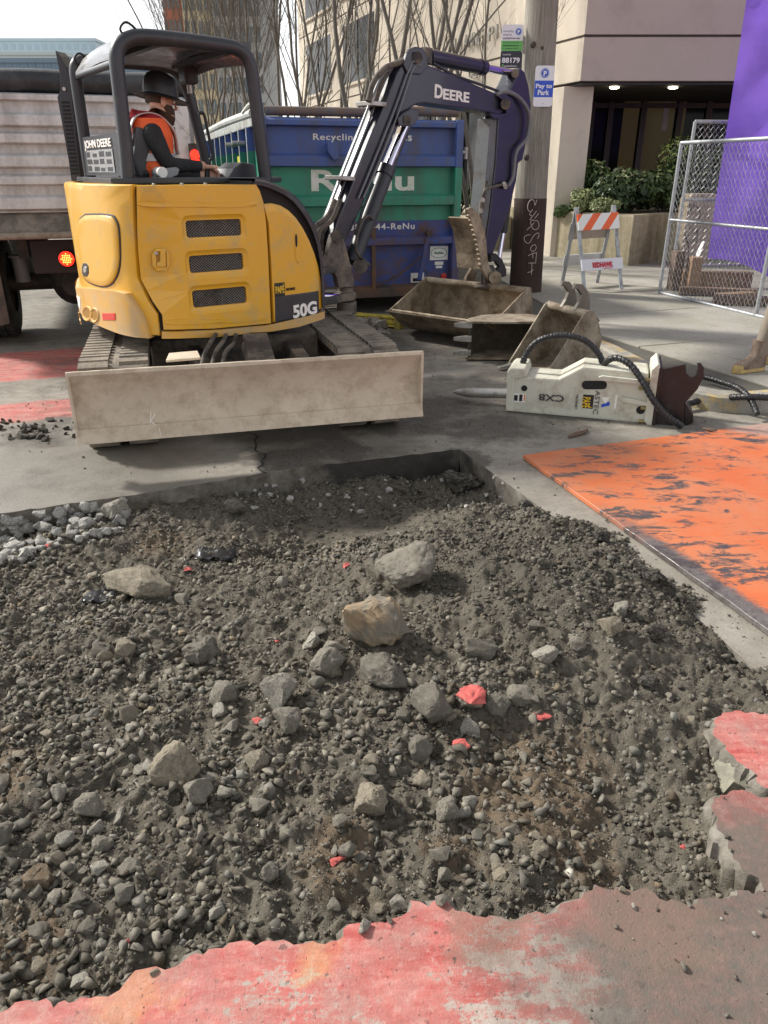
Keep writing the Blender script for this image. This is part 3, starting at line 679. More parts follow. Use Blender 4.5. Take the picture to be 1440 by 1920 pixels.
# exhaust stack guard on the rear left corner
YP = 5.95
def ey(a, b): return atY(a, b, YP)
mb = MB(); mb.prism([ey(*p) for p in ((103, 94), (112, 104), (124, 125), (130, 145), (133, 166), (152, 344), (134, 344), (128, 300), (107, 182), (113, 168), (112, 140))], (0.02, .13, 0)); exh = EB(mb, 'exhaust_guard', CHAR, bevel=.006)
mb = MB()
for k in range(19):
    y = 190 + k * 7.4; x = 116 + k * .98; mb.prism([ey(x, y) + V((0, -.006, 0)), ey(x + 14, y) + V((0, -.006, 0)), ey(x + 14, y + 3.6) + V((0, -.006, 0)), ey(x, y + 3.6) + V((0, -.006, 0))], (0, .004, 0))
EB(mb, 'guard_slot', DARK, exh)
mb = MB(); p = ey(121, 167); mb.cyl(p + V((0, -.01, 0)), p, .012); EB(mb, 'guard_bolt', STEEL, exh)
# seat, console, levers
mb = MB(); sb = [(258, 236), (270, 240), (284, 258), (300, 300), (306, 332), (262, 334), (248, 300)]
mb.prism([onpl(a, b, hp(0, -.02, 0), HL) for a, b in sb], HL * .46); seat = EB(mb, 'seat_back', PM('seat vinyl', (.06, .063, .07), .6), bevel=.03)
mb = MB(); mb.cbox(hp(-.36, .2, 1.53), HF * .34, HL * .46, V((0, 0, .06))); EB(mb, 'seat_cushion', BLACK, bevel=.04)
mb = MB(); mb.prism([onpl(a, b, hp(0, -.12, 0), HL) for a, b in ((290, 318), (331, 313), (337, 318), (334, 328), (322, 333), (290, 335))], HL * .06); EB(mb, 'arm_rest', PM('grey plastic', (.27, .28, .29), .5), bevel=.006)
p = onpl(300, 323, hp(0, -.14, 0), HL); mb = MB(); mb.cyl(p - HL * .05, p + HL * .05, .032); EB(mb, 'paper_roll', WHITE)
mb = MB(); mb.prism([onpl(a, b, hp(0, -.2, 0), HL) for a, b in ((428, 336), (440, 316), (455, 304), (478, 308), (483, 336))], HL * .3); EB(mb, 'control_console', CHAR, bevel=.012)
p = onpl(388, 334, hp(0, .0, 0), HL); q_ = onpl(390, 306, hp(0, .0, 0), HL); mb = MB(); mb.tube([p, p.lerp(q_, .5), q_], [.02, .016, .024], 10); EB(mb, 'joystick', BLACK, smooth=60)
pm_ = [onpl(a, b, hp(.3, .6, 0), HL) for a, b in ((372, 212), (382, 214), (388, 240), (398, 290), (394, 300))]
mb = MB(); mb.tube(curve_pts(pm_), .012, 8); EB(mb, 'grab_handle', BLACK, smooth=60)
# --- swing post and boom in the boom's plane
PB = R(50); BB = V((math.cos(PB), math.sin(PB), 0)); BR = V((BB.y, -BB.x, 0)); FT = V((-.38, 6.235, 0))
def bp(a, b, off=0.): return onpl(a, b, FT + BR * off, BR)
def bq(x, off, z): return FT + BB * x + BR * off + V((0, 0, z))
def slabp(pts, off, th, name, mat, par=None, bevel=.008): 
    mb = MB(); mb.prism([bp(a, b, off) for a, b in pts], -BR * th); return EB(mb, name, mat, par, bevel=bevel)
mb = MB(); mb.prism([bq(-.62, .17, .60), bq(.06, .14, .60), bq(.14, .05, .60), bq(.14, -.05, .60), bq(.06, -.14, .60), bq(-.62, -.2, .60)], (0, 0, .06)); EB(mb, 'swing_bracket', CHARD, bevel=.012)
mb = MB(); mb.prism([bq(-.62, .17, .83), bq(.04, .13, .83), bq(.04, -.13, .83), bq(-.62, -.2, .83)], (0, 0, .05)); EB(mb, 'swing_bracket', CHARD, bevel=.012)
post = [(604, 485), (615, 480), (621, 455), (625, 440), (632, 434), (642, 440), (649, 462), (656, 490), (664, 525), (664, 538), (636, 540), (632, 520), (622, 505), (606, 500)]
for off in (.13, -.07): slabp(post, off, .05, 'swing_post_cheek', CHARD)
mb = MB(); pv = bp(648, 535, .05); mb.lathe([(.075, -.05), (.085, -.03), (.085, .0), (.06, .02), (.06, .05)], bp(648, 550, .05), n=20); EB(mb, 'swing_pin', CHARD)
mb = MB(); mb.lathe([(.07, -.07), (.08, -.05), (.08, .03)], bp(650, 572, .05), n=20); EB(mb, 'swing_pin', CHARD)
mb = MB(); mb.cyl(bp(600, 555, .10), bp(648, 556, .09), .028); EB(mb, 'swing_cylinder_rod', CHROME)
mb = MB(); mb.cyl(bp(633, 443, -.14), bp(633, 443, .16), .045); EB(mb, 'boom_pin', CHARD)
boom_px = [(620, 452), (628, 428), (645, 385), (668, 325), (700, 245), (728, 180), (744, 138), (754, 122), (768, 116), (800, 121), (850, 140), (900, 162), (935, 177), (952, 181), (962, 190), (961, 205), (950, 214), (932, 217), (917, 211), (880, 205), (830, 199), (796, 194), (782, 196), (768, 204), (757, 216), (748, 232), (722, 290), (703, 332), (680, 385), (662, 425), (650, 452), (634, 462)]
boom = slabp(boom_px, .09, .18, 'boom', NAVY, bevel=.014)
knk = [(757, 122), (764, 100), (770, 91), (780, 87), (792, 90), (799, 100), (803, 124), (790, 140), (764, 138)]
for off in (.105, -.075): slabp(knk, off, .03, 'cylinder_bracket', NAVY, boom)
fork = [(918, 212), (938, 214), (950, 212), (946, 194), (934, 180), (948, 176), (962, 186), (966, 200), (955, 216), (936, 224), (925, 222)]
slabp(fork, .12, .03, 'boom_tip_plate', NAVY, boom)
bos = [(746, 222), (756, 212), (772, 203), (788, 206), (784, 222), (778, 234), (764, 237), (748, 236)]
for off in (.125, -.095): slabp(bos, off, .03, 'cylinder_boss', NAVY, boom)
mb = MB(); mb.cyl(bp(783, 108, -.13), bp(783, 108, .13), .04); mb.cyl(bp(948, 195, -.15), bp(948, 195, .15), .045); mb.cyl(bp(762, 226, -.14), bp(762, 226, .14), .036); EB(mb, 'pivot_pin', CHARD, boom)
a_, b_ = bp(814, 189, .0925), bp(880, 193, .0925); text('DEERE', 1, a_, b_ - a_, V((0, 0, 1)), WHITE, boom, width=(b_ - a_).length, height=.15, bold=.035) if False else None
def btext(st, p0, p1, h, mat, par, off, **k):
    a, b, c = bp(*p0, off), bp(*p1, off), bp(*h, off); xd = (b - a).normalized(); yd = xd.cross(-BR) if False else BR.cross(xd)
    return text(st, 1, a, xd, yd, mat, par, width=(b - a).length, height=abs((c - a).dot(yd.normalized())), **k)
btext('D', (814, 182), (829, 185), (814, 156), WHITE, boom, .0905, bold=.03)
btext('EERE', (830, 185), (879, 192), (830, 165), WHITE, boom, .0905, bold=.03)
# boom cylinder in front of the leg
mb = MB(); mb.cyl(bp(660, 492, .02), bp(724, 321, .02), .066, n=24); mb.cyl(bp(720, 330, .02), bp(726, 314, .02), .074, n=24); bc = EB(mb, 'boom_cylinder', CHAR, smooth=40)
mb = MB(); mb.cyl(bp(722, 325, .02), bp(763, 226, .02), .034); EB(mb, 'cylinder_rod', CHROME, bc, smooth=40)
mb = MB(); mb.cyl(bp(676, 498, -.07), bp(676, 498, .12), .06); EB(mb, 'cylinder_eye', CHARD, bc)
slabp([(764, 236), (773, 234), (735, 330), (716, 380), (708, 382), (706, 374), (726, 325)], -.02, .10, 'rod_guard', CHAR, bc, .006)
mb = MB(); mb.prism([bp(*p, .03) for p in ((752, 238), (764, 237), (745, 292), (730, 318))], -BR * .04); EB(mb, 'guard_liner', DUSTY, bc)
mb = MB(); mb.tube(curve_pts([bp(692, 497, .1), bp(668, 470, .14), bp(676, 420, .13), bp(690, 405, .12), bp(698, 412, .1)]), .012, 7); EB(mb, 'hydraulic_hose', RUB, bc, smooth=60)
mb = MB(); mb.tube([bp(700, 345, .09), bp(680, 395, .09), bp(666, 440, .09)], .012, 7); EB(mb, 'oil_pipe', CHAR, bc)
# pipes and sleeved hoses along the back of the boom
pipes = [[(624, 372), (665, 268), (712, 150), (735, 128)], [(634, 372), (676, 268), (722, 150), (742, 128)], [(642, 372), (685, 268), (733, 150), (752, 118)], [(654, 372), (694, 268), (742, 160), (768, 110)], [(672, 372), (706, 290), (742, 200), (770, 122), (778, 116)], [(681, 372), (712, 300), (748, 208), (775, 128), (790, 124)]]
for i, p in enumerate(pipes):
    off = .05 - .035 * i if i < 4 else .105
    P = [bp(a, b, off if i < 4 else .105) for a, b in p]
    mb = MB(); mb.tube(curve_pts(P, 5), .0105 if i < 4 else .008, 7); EB(mb, 'oil_pipe', PM('pipe steel', (.17, .175, .185), .35, .5, .1, 5), boom, smooth=60)
for (a, b), (c, d) in (((682, 194), (710, 197)), ((624, 333), (651, 335))):
    mb = MB(); mb.cbox((bp(a, b, .04) + bp(c, d, -.02)) / 2 + BR * .0, (bp(c, d, .04) - bp(a, b, .04)) * 1.0, BR * .17, V((0, 0, .03))); EB(mb, 'pipe_clamp', STEEL, boom, bevel=.004)
for i, p in enumerate(([(690, 190), (700, 155), (722, 128), (752, 116), (770, 104)], [(704, 190), (716, 150), (736, 122), (762, 112)], [(716, 196), (725, 160), (742, 132), (764, 118)])):
    mb = MB(); mb.tube(curve_pts([bp(a, b, .07 - .05 * i) for a, b in p], 5), .022, 9); EB(mb, 'hose_sleeve', RUB, boom, smooth=60)
low = [[(628, 375), (615, 405), (592, 425), (585, 445)], [(638, 375), (622, 412), (600, 430), (592, 460)], [(648, 375), (632, 410), (607, 432), (602, 470)], [(660, 378), (640, 408), (612, 436), (608, 485)], [(672, 378), (655, 405), (628, 420), (612, 450), (612, 490)], [(655, 385), (635, 420), (618, 440), (614, 470)]]
for i, p in enumerate(low):
    mb = MB(); mb.tube(curve_pts([bp(a, b, .10 - .05 * i) for a, b in p], 6), .021, 9); EB(mb, 'hydraulic_hose', RUB, boom, smooth=60)
# arm cylinder on top, and the arm
mb = MB(); mb.cyl(bp(803, 106, 0), bp(904, 126, 0), .058, n=24); mb.cyl(bp(898, 125, 0), bp(907, 127, 0), .064, n=24); ac = EB(mb, 'arm_cylinder', NAVY, smooth=40)
mb = MB(); mb.cyl(bp(783, 106, -.03), bp(783, 106, .03), .06); mb.cbox(bp(795, 105, 0), BB * .09, BR * .1, V((0, 0, .11))); EB(mb, 'cylinder_eye', CHARD, ac)
mb = MB(); mb.cyl(bp(904, 126, 0), bp(966, 138, 0), .032); EB(mb, 'cylinder_rod', CHROME, ac, smooth=40)
mb = MB(); mb.tube(curve_pts([bp(812, 118, .05), bp(850, 140, .08), bp(905, 160, .08), bp(942, 174, .06)], 4), .012, 7); EB(mb, 'oil_pipe', CHAR, ac, smooth=60)
arm_px = [(934, 226), (940, 200), (950, 178), (960, 160), (970, 138), (976, 127), (984, 135), (991, 158), (996, 195), (994, 225), (988, 262), (980, 300), (972, 306), (968, 340), (957, 385), (944, 425), (932, 455), (924, 478), (914, 492), (908, 486), (910, 455), (917, 410), (922, 370), (929, 310)]
arm = slabp(arm_px, .085, .17, 'arm', NAVY, bevel=.012)
mb = MB(); mb.cyl(bp(966, 138, -.1), bp(966, 138, .1), .035); EB(mb, 'pivot_pin', CHARD, arm)
slabp([(920, 222), (940, 224), (929, 312), (917, 420), (906, 470), (902, 420), (911, 330)], .07, .14, 'arm_wear_plate', PM('worn grey paint', (.13, .145, .155), .5, 0, .25, 5, dirt=(.1, .09, .08), da=.3, ds=5), arm, .004)
mb = MB(); mb.tube(curve_pts([bp(930, 178, .09), bp(950, 172, .11), bp(975, 185, .12), bp(992, 215, .13), bp(988, 258, .13), bp(968, 285, .12), bp(962, 330, .11), bp(952, 350, .11)], 6), .019, 9); EB(mb, 'hydraulic_hose', PM('grey hose', (.14, .14, .15), .5), arm, smooth=60)
mb = MB(); mb.tube(curve_pts([bp(905, 395, .1), bp(908, 360, .12), bp(925, 350, .12), bp(950, 345, .11)], 6), .013, 8); mb.tube(curve_pts([bp(900, 420, .1), bp(902, 385, .1), bp(907, 370, .1), bp(912, 340, .09)], 6), .018, 8); EB(mb, 'hydraulic_hose', RUB, arm, smooth=60)
mb = MB()
for x, y in ((945, 345), (905, 375), (902, 395), (948, 350)): mb.cyl(bp(x, y, .08), bp(x, y, .13), .022, n=10)
stuff(EB(mb, 'hose_fitting', STEEL, arm))
mb = MB(); mb.cyl(bp(960, 310, -.03), bp(943, 437, -.03), .045); bcy = EB(mb, 'bucket_cylinder', BLACK, smooth=40)
mb = MB(); mb.cyl(bp(943, 437, -.03), bp(935, 490, -.03), .024); EB(mb, 'cylinder_rod', CHROME, bcy, smooth=40)
lk = [(921, 478), (930, 475), (942, 486), (950, 505), (950, 517), (944, 520), (934, 517), (930, 508), (937, 500), (930, 490), (920, 492)]
for off in (.13, -.09): slabp(lk, off, .04, 'bucket_link', BLACK)
mb = MB(); mb.cyl(bp(929, 521, -.22), bp(929, 521, .22), .05); mb.cyl(bp(929, 521, .20), bp(929, 521, .235), .062); mb.cyl(bp(929, 521, -.235), bp(929, 521, -.20), .062); EB(mb, 'bucket_pin', BUCKM)
mb = MB(); mb.cyl(bp(920, 523, -.14), bp(920, 523, .10), .075); mb.cyl(bp(912, 534, -.14), bp(912, 534, .12), .05); EB(mb, 'coupler_barrel', BUCKM)
for off in (.14, -.14): slabp([(915, 500), (925, 497), (936, 515), (932, 540), (918, 548), (908, 540), (908, 515)], off, .04, 'coupler_plate', CHARD, None, .006)
# thumb: two toothed cheeks and a face plate
outer = [(876, 393), (882, 389), (890, 393), (901, 408), (908, 428), (912, 455), (914, 480), (917, 500), (925, 512), (932, 520), (930, 533), (920, 533), (913, 520), (905, 505)]
teeth = []
for k in range(11):
    f = k / 10; bx = 903 - 21 * f ** 1.5; by = 500 - 92 * f
    teeth += [(bx, by), (bx - 3.4, by - 3.5), (bx - 1.5, by - 6.5)]
prof = outer + teeth
th_ = None
for off in (.16, -.14):
    o = slabp(prof, off, .028, 'thumb_cheek', BUCKM, None, .002)
mb = MB(); fl = [(886, 410), (894, 428), (899, 450), (902, 478), (903, 505), (909, 506), (908, 478), (905, 450), (900, 428), (892, 408)]
mb.prism([bp(a, b, .14) for a, b in fl], -BR * .29); EB(mb, 'thumb_plate', BUCKM)
mb = MB(); mb.cyl(bp(889, 407, .14), bp(889, 407, -.16), .03); EB(mb, 'thumb_bar', BUCKM)
# ditching bucket on the coupler
BP = [(1.42, .27), (1.50, .17), (1.62, .08), (1.78, .025), (1.95, .03), (2.07, .10), (2.12, .22), (2.12, .36), (2.09, .45), (2.02, .52)]
bkt = None
shell = [(x, z) for x, z in BP]; ins = []
for i, (x, z) in enumerate(shell):
    a, b = shell[max(i - 1, 0)], shell[min(i + 1, len(shell) - 1)]; dx, dz = b[0] - a[0], b[1] - a[1]; h = math.hypot(dx, dz); ins.append((x - dz / h * .018, z + dx / h * .018))
ring = shell + ins[::-1]
mb = MB(); NW = 12; mb.loft([[bq(x, -.6 + 1.2 * k / NW, z + random.uniform(-.001, .001)) for x, z in ring] for k in range(NW + 1)]); bkt = EB(mb, 'ditching_bucket', BUCKM, smooth=35)
side = [(1.405, .275)] + BP[1:-1] + [(2.06, .53), (2.0, .54), (1.97, .52)]
for off in (.615, -.60):
    mb = MB(); mb.prism([bq(x, off, z) for x, z in side], -BR * .016); EB(mb, 'bucket_side', BUCKM, bkt, bevel=.003)
mb = MB(); mb.tube([bq(2.02, -.59 + 1.18 * k / 12, .505) for k in range(13)], [.032] * 13, 12); EB(mb, 'bucket_top_tube', BUCKM, bkt, smooth=60)
mb = MB(); mb.loft([[bq(1.36, b, .262), bq(1.36, b, .275), bq(1.50, b, .20), bq(1.50, b, .178)] for b in (-.62, .62)]); EB(mb, 'bucket_lip', BUCKM, bkt, bevel=.003)
for off in (.10, -.12): 
    mb = MB(); mb.prism([bq(2.0, off, .50), bq(2.15, off, .42), bq(2.22, off, .60), bq(2.14, off, .66), bq(2.05, off, .58)], -BR * .03); EB(mb, 'bucket_ear', BUCKM, bkt, bevel=.004)
mb = MB(); mb.ball(bq(1.99, .12, .50), .06, 10, 8, (1.6, 1, .5)); EB(mb, 'mud_lump', PM('wet mud', (.06, .045, .033), .8, bump=.6, bs=60, bd=.01), bkt, smooth=60)

# ---------------------------------------------------------------- dump truck (seen from behind)
TA = R(18); TR = V((math.cos(TA), math.sin(TA), 0)); TF = V((-math.sin(TA), math.cos(TA), 0)); T0 = V((-1.72, 7.55, 0))
def tp(a, b, z): return T0 + TR * a + TF * b + V((0, 0, z))          # a: 0 right edge .. -2.5 left edge, b: forward
def tpx(px_, py_, b=0.):
    q = onpl(px_, py_, T0 + TF * b, TF); return q
TK = thing('dump_truck', 'dirty grey dump truck seen from behind with ribbed tailgate and black rolled tarp', 'truck', tp(-1.25, 2, 0))
GREYP = PM('dirty white truck paint', (.60, .61, .62), .6, 0, .10, 4, dirt=(.36, .35, .345), da=.30, ds=4, bump=.2, bs=70, streak=True)
TDK = PM('truck chassis', (.022, .020, .019), .75, 0, .3, 6, dirt=(.09, .075, .06), da=.3, ds=4, bump=.2, bs=50)
TYRE = PM('tyre', (.018, .018, .018), .85, 0, .25, 10, dirt=(.06, .052, .045), da=.33, ds=6, bump=.3, bs=60)
LAMPR = EM('red lamp', (1., .02, .008), 1.8); LAMPO = EM('lit led', (1., .20, .03), 5.0)
def TB(m, name, mat, par=None, **k): return m.build(name, mat, TK if par is None else par, **k)
def tz(y): return tpx(200, y).z
zt_, zb_ = tz(181), tz(437)
mb = MB(); mb.obox(tp(-2.5, .0, zb_), TR * 2.5, TF * .06, V((0, 0, zt_ - zb_))); tg = TB(mb, 'tailgate', GREYP)
def rib(y0, y1, d, name='tailgate_rib', sl=.35):
    z1, z0 = tz(y0), tz(y1); h = (z1 - z0); mb = MB()
    mb.prism([tp(-2.5, 0.002, z0), tp(-2.5, -d, z0 + h * .16), tp(-2.5, -d, z1 - h * .22), tp(-2.5, .002, z1)], TR * 2.44); return TB(mb, name, GREYP, tg, bevel=.004)
for y0, y1, d in ((178, 194, .05), (214, 242, .065), (249, 273, .065), (288, 317, .065), (326, 348, .065), (364, 394, .065)): rib(y0, y1, d)
mb = MB(); mb.prism([tp(-2.52, .0, tz(396)), tp(-2.52, -.03, tz(400)), tp(-2.52, -.11, tz(430)), tp(-2.52, -.11, tz(438)), tp(-2.52, .02, tz(442))], TR * 2.54); TB(mb, 'tailgate_sill', PM('grimy steel', (.13, .115, .10), .6, .2, .3, 5, dirt=(.3, .26, .22), da=.3, ds=5), tg, bevel=.004)
mb = MB(); mb.cyl(tp(-2.5, -.13, tz(437)), tp(0.02, -.13, tz(437)), .03); TB(mb, 'sill_tube', PM('rusty tube', (.20, .15, .11), .6, .2, .3, 5, dirt=(.33, .3, .26), da=.4, ds=5), tg)
# body sides, floor, front and the rolled tarp
for a in (-2.5, -.05):
    mb = MB(); mb.obox(tp(a, .06, zb_), TR * .05, TF * 4.6, V((0, 0, zt_ - zb_))); TB(mb, 'body_side', GREYP)
mb = MB(); mb.obox(tp(-2.5, 4.6, zb_), TR * 2.5, TF * .06, V((0, 0, zt_ - zb_ + .5))); TB(mb, 'body_front', GREYP)
mb = MB(); mb.obox(tp(-2.45, .06, zb_), TR * 2.4, TF * 4.5, V((0, 0, .06))); TB(mb, 'body_floor', TDK)
TARP = PM('black tarp', (.016, .019, .023), .5, 0, .3, 4, dirt=(.07, .075, .08), da=.3, ds=3, bump=.3, bs=12, bd=.02)
mb = MB(); zc = (tz(132) + tz(180)) / 2; hh = (tz(132) - tz(180)) / 2
rings = []
for k in range(25):
    a = -2.62 + 2.66 * k / 24; w_ = random.uniform(-.006, .006)
    rings.append([tp(a, .16 + math.cos(t) * .20, zc + w_ + (hh + .006) * math.copysign(abs(math.sin(t)) ** .6, math.sin(t))) for t in np.linspace(0, 2 * math.pi, 17)[:-1]])
mb.loft(rings); TB(mb, 'rolled_tarp', TARP, smooth=60)
# right rear corner: white post, plate with a keyhole slot, lights
mb = MB(); mb.obox(tp(-.16, -.10, tz(345)), TR * .12, TF * .1, V((0, 0, tz(186) - tz(345)))); TB(mb, 'corner_post', PM('white post paint', (.66, .66, .66), .5, 0, .1, 5, dirt=(.35, .33, .3), da=.25, ds=6), bevel=.006)
hpts = [(318, 193), (352, 190), (352, 228), (316, 206)]
def tplate(pts, b, th, name, mat, holes=(), par=None):
    o0 = tpx(*pts[0], b); to2 = lambda q: ((q - o0).dot(TR), (q - o0).z)
    vs_, fs_ = cdt([to2(tpx(*p, b)) for p in pts], [[to2(tpx(*p, b)) for p in h] for h in holes]); mb = MB()
    w_ = lambda v, d: o0 + TR * v[0] + V((0, 0, v[1])) + TF * d
    mb.add([w_(v, 0) for v in vs_], fs_); mb.add([w_(v, th) for v in vs_], [f[::-1] for f in fs_])
    for lp in [pts] + list(holes): mb.loft([[tpx(*p, b) for p in lp], [tpx(*p, b) + TF * th for p in lp]], False)
    return TB(mb, name, mat, par)
key = [(331 + 5 * math.cos(t), 206 + 5.5 * math.sin(t)) for t in np.linspace(.9, 6.6, 10)] + [(342, 215), (340, 217)]
tplate([(316, 196), (352, 188), (356, 252), (348, 246), (322, 214)], -.11, .015, 'hinge_plate', MAT['white post paint'], [key])
mb = MB(); mb.cbox(tp(-.02, -.12, tz(308)), TR * .09, TF * .06, V((0, 0, .34))); lb = TB(mb, 'light_housing', TDK, bevel=.01)
for y in (290, 304, 328):
    mb = MB(); mb.lathe([(.042, 0), (.042, .012), (.03, .02)], tp(-.02, -.15, tz(y)), -TF, 14); TB(mb, 'rear_light', LAMPR, lb)
# chassis under the body
for a in (-1.68, -.92):
    mb = MB(); mb.obox(tp(a, .35, .80), TR * .09, TF * 6, V((0, 0, .2))); TB(mb, 'frame_rail', TDK)
mb = MB(); mb.obox(tp(-1.56, .30, .66), TR * .75, TF * .05, V((0, 0, .30))); lp_ = TB(mb, 'light_panel', PM('dark red grime', (.03, .02, .018), .7, 0, .3, 5), bevel=.01)
p = tpx(125, 485, .28); mb = MB(); mb.lathe([(.078, -.01), (.078, .01), (.07, .016)], p, -TF, 20); TB(mb, 'rear_light_rim', BLACK, lp_)
mb = MB(); mb.lathe([(.068, 0), (.068, .02), (.05, .03)], p, -TF, 20); rl = TB(mb, 'rear_light', LAMPR, lp_)
mb = MB()
for i in range(-3, 4):
    for j in range(-3, 4):
        if i * i + j * j < 10: c_ = p - TF * .03 + TR * i * .0155 + V((0, 0, j * .0155)); mb.cbox(c_, TR * .009, TF * .006, V((0, 0, .009)))
stuff(TB(mb, 'light_diodes', LAMPO, rl))
# axle, differential, wheels, mudflaps
AX = .95
mb = MB(); mb.lathe([(.001, -.32), (.12, -.32), (.16, -.26), (.22, -.2), (.24, -.05), (.22, .1)], tp(-1.25, AX, .52), TF, 24); TB(mb, 'differential', TDK, smooth=40)
mb = MB(); mb.cyl(tp(-2.35, AX, .52), tp(-.15, AX, .52), .085); TB(mb, 'axle', TDK)
mb = MB(); mb.cyl(tp(-1.72, .7, .55), tp(-1.72, .7, .78), .07); mb.cyl(tp(-1.72, .7, .78), tp(-1.72, .7, .80), .10); TB(mb, 'brake_chamber', PM('grey can', (.2, .2, .2), .6), smooth=40)
def tyre(a0, a1, b, r=.52):
    mb = MB(); w_ = a1 - a0
    mb.lathe([(r * .55, 0), (r * .9, .0), (r * .985, .03), (r, .06), (r, w_ - .06), (r * .985, w_ - .03), (r * .9, w_), (r * .55, w_)], tp(a0, b, r), TR, 40, False); o = TB(mb, 'tyre', TYRE, smooth=40)
    mb = MB()
    for k in range(40):
        t = 2 * math.pi * k / 40; d = V((0, 0, math.sin(t))) + TF * math.cos(t); e = TR.cross(d)
        for q in range(3): mb.cbox(tp(a0 + w_ * (.2 + .3 * q), b, r) + d * (r + .004), TR * w_ * .24, e * (.05 + .008 * (q == 1)), d * .018)
    stuff(TB(mb, 'tread_blocks', TYRE, o))
    mb = MB(); mb.lathe([(r * .54, .03), (r * .54, w_ - .03), (r * .3, w_ - .08), (.05, w_ - .08)], tp(a0, b, r), TR, 24); TB(mb, 'rim', TDK, o)
for a in (-2.46, -2.13, -.66, -.33): tyre(a, a + .27, AX)
for a in (-2.46, -.33): tyre(a, a + .27, 6.2)
def flap(a, name='mud_flap'):
    mb = MB(); rings = []
    for k in range(9):
        z = .92 - .70 * k / 8; rings.append([tp(a + .58 * j / 10, .30 - .03 * (k / 8) ** 2 * 1.2 + .012 * math.sin(j * .9 + k * .5), z + (.012 * math.sin(j * 1.3) if k == 8 else 0)) for j in range(11)])
    f_ = [[p + TF * .012 for p in r] for r in rings]; mb.loft([r + g[::-1] for r, g in zip(rings, f_)]); fl_ = TB(mb, name, PM('mudflap rubber', (.032, .029, .027), .8, 0, .2, 6, dirt=(.12, .095, .075), da=.4, ds=4, bump=.2, bs=60), smooth=30)
    mb = MB(); mb.cbox(tp(a + .29, .29, .925), TR * .62, TF * .05, V((0, 0, .07))); TB(mb, 'flap_bracket', PM('flap bar', (.11, .10, .085), .7, 0, .2, 6), bevel=.005)
flap(-2.44); flap(-.62)
for a, z in ((-2.1, .99), (-2.28, .21)):
    mb = MB(); mb.tube([tp(a + .03 * math.cos(t), .22, z + .045 * math.sin(t)) for t in np.linspace(0, 2 * math.pi, 13)], .009, 6); TB(mb, 'chain_link', PM('dirty link', (.22, .19, .17), .6, .3))
mb = MB(); mb.obox(tp(-2.3, 5.1, .75), TR * 2.1, TF * 2.0, V((0, 0, 1.5))); TB(mb, 'cab', GREYP, bevel=.12, seg=3)

# ---------------------------------------------------------------- roll-off dumpster
DR = TR; DF = TF; D0 = onpl(868, 222, V((.877, 9.37, 0)), TF)          # top right front corner
D0 = V((D0.x, D0.y, 0)); DW = 2.30; DL = 5.6
def dp(a, b, z): return D0 + DR * a + DF * b + V((0, 0, z))             # a: 0 right .. -DW left
def dz(y, x=800): return onpl(x, y, D0, DF).z
DP = thing('roll_off_dumpster', 'blue and green steel roll-off recycling dumpster with white lettering on its end', 'dumpster', dp(-DW / 2, 2, 0))
def DB(m, name, mat, par=None, **k): return m.build(name, mat, DP if par is None else par, **k)
BLU = PM('blue container paint', (.06, .115, .34), .5, 0, .18, 3, dirt=(.12, .125, .16), da=.30, ds=3.5, bump=.15, bs=50, streak=True)
BLUD = PM('blue paint rusty', (.042, .072, .25), .55, 0, .22, 3, dirt=(.13, .075, .045), da=.30, ds=3.5, bump=.2, bs=50)
GRN = PM('green container paint', (.035, .27, .175), .5, 0, .15, 3, dirt=(.10, .15, .115), da=.25, ds=3.5, bump=.15, bs=50, streak=True)
zT, zBt, zgb, zbg = dz(224), dz(553), dz(314), dz(413)
def panel(z0, z1, mat, name='end_panel'):
    mb = MB(); mb.obox(dp(-DW + .02, .05, z0), DR * (DW - .04), DF * .05, V((0, 0, z1 - z0))); return DB(mb, name, mat)
e1 = panel(zgb, zT, BLU); e2 = panel(zbg, zgb, GRN); e3 = panel(zBt, zbg, BLUD)
def rail(y0, y1, d, mat, a0=-DW + .075, a1=-.075, name='end_rail'):
    z1, z0 = dz(y0), dz(y1); mb = MB(); mb.prism([dp(a0, .05, z0), dp(a0, -d, z0 + .012), dp(a0, -d, z1 - .03), dp(a0, .05, z1)], DR * (a1 - a0)); return DB(mb, name, mat, bevel=.004)
rail(224, 241, .03, BLU); rail(289, 314, .035, BLU); rail(363, 386, .035, GRN); rail(440, 459, .035, BLUD); rail(531, 554, .03, PM('rusty dark steel', (.07, .06, .055), .7, .1, .3, 5, dirt=(.17, .09, .05), da=.35, ds=4))
for a in (-DW, -.085):
    for z0, z1, mat in ((zBt, zbg, BLUD), (zbg, zgb, GRN), (zgb, zT, BLU)):
        mb = MB(); mb.obox(dp(a, -.045, z0), DR * .085, DF * .13, V((0, 0, z1 - z0))); DB(mb, 'corner_post', mat, bevel=.006)
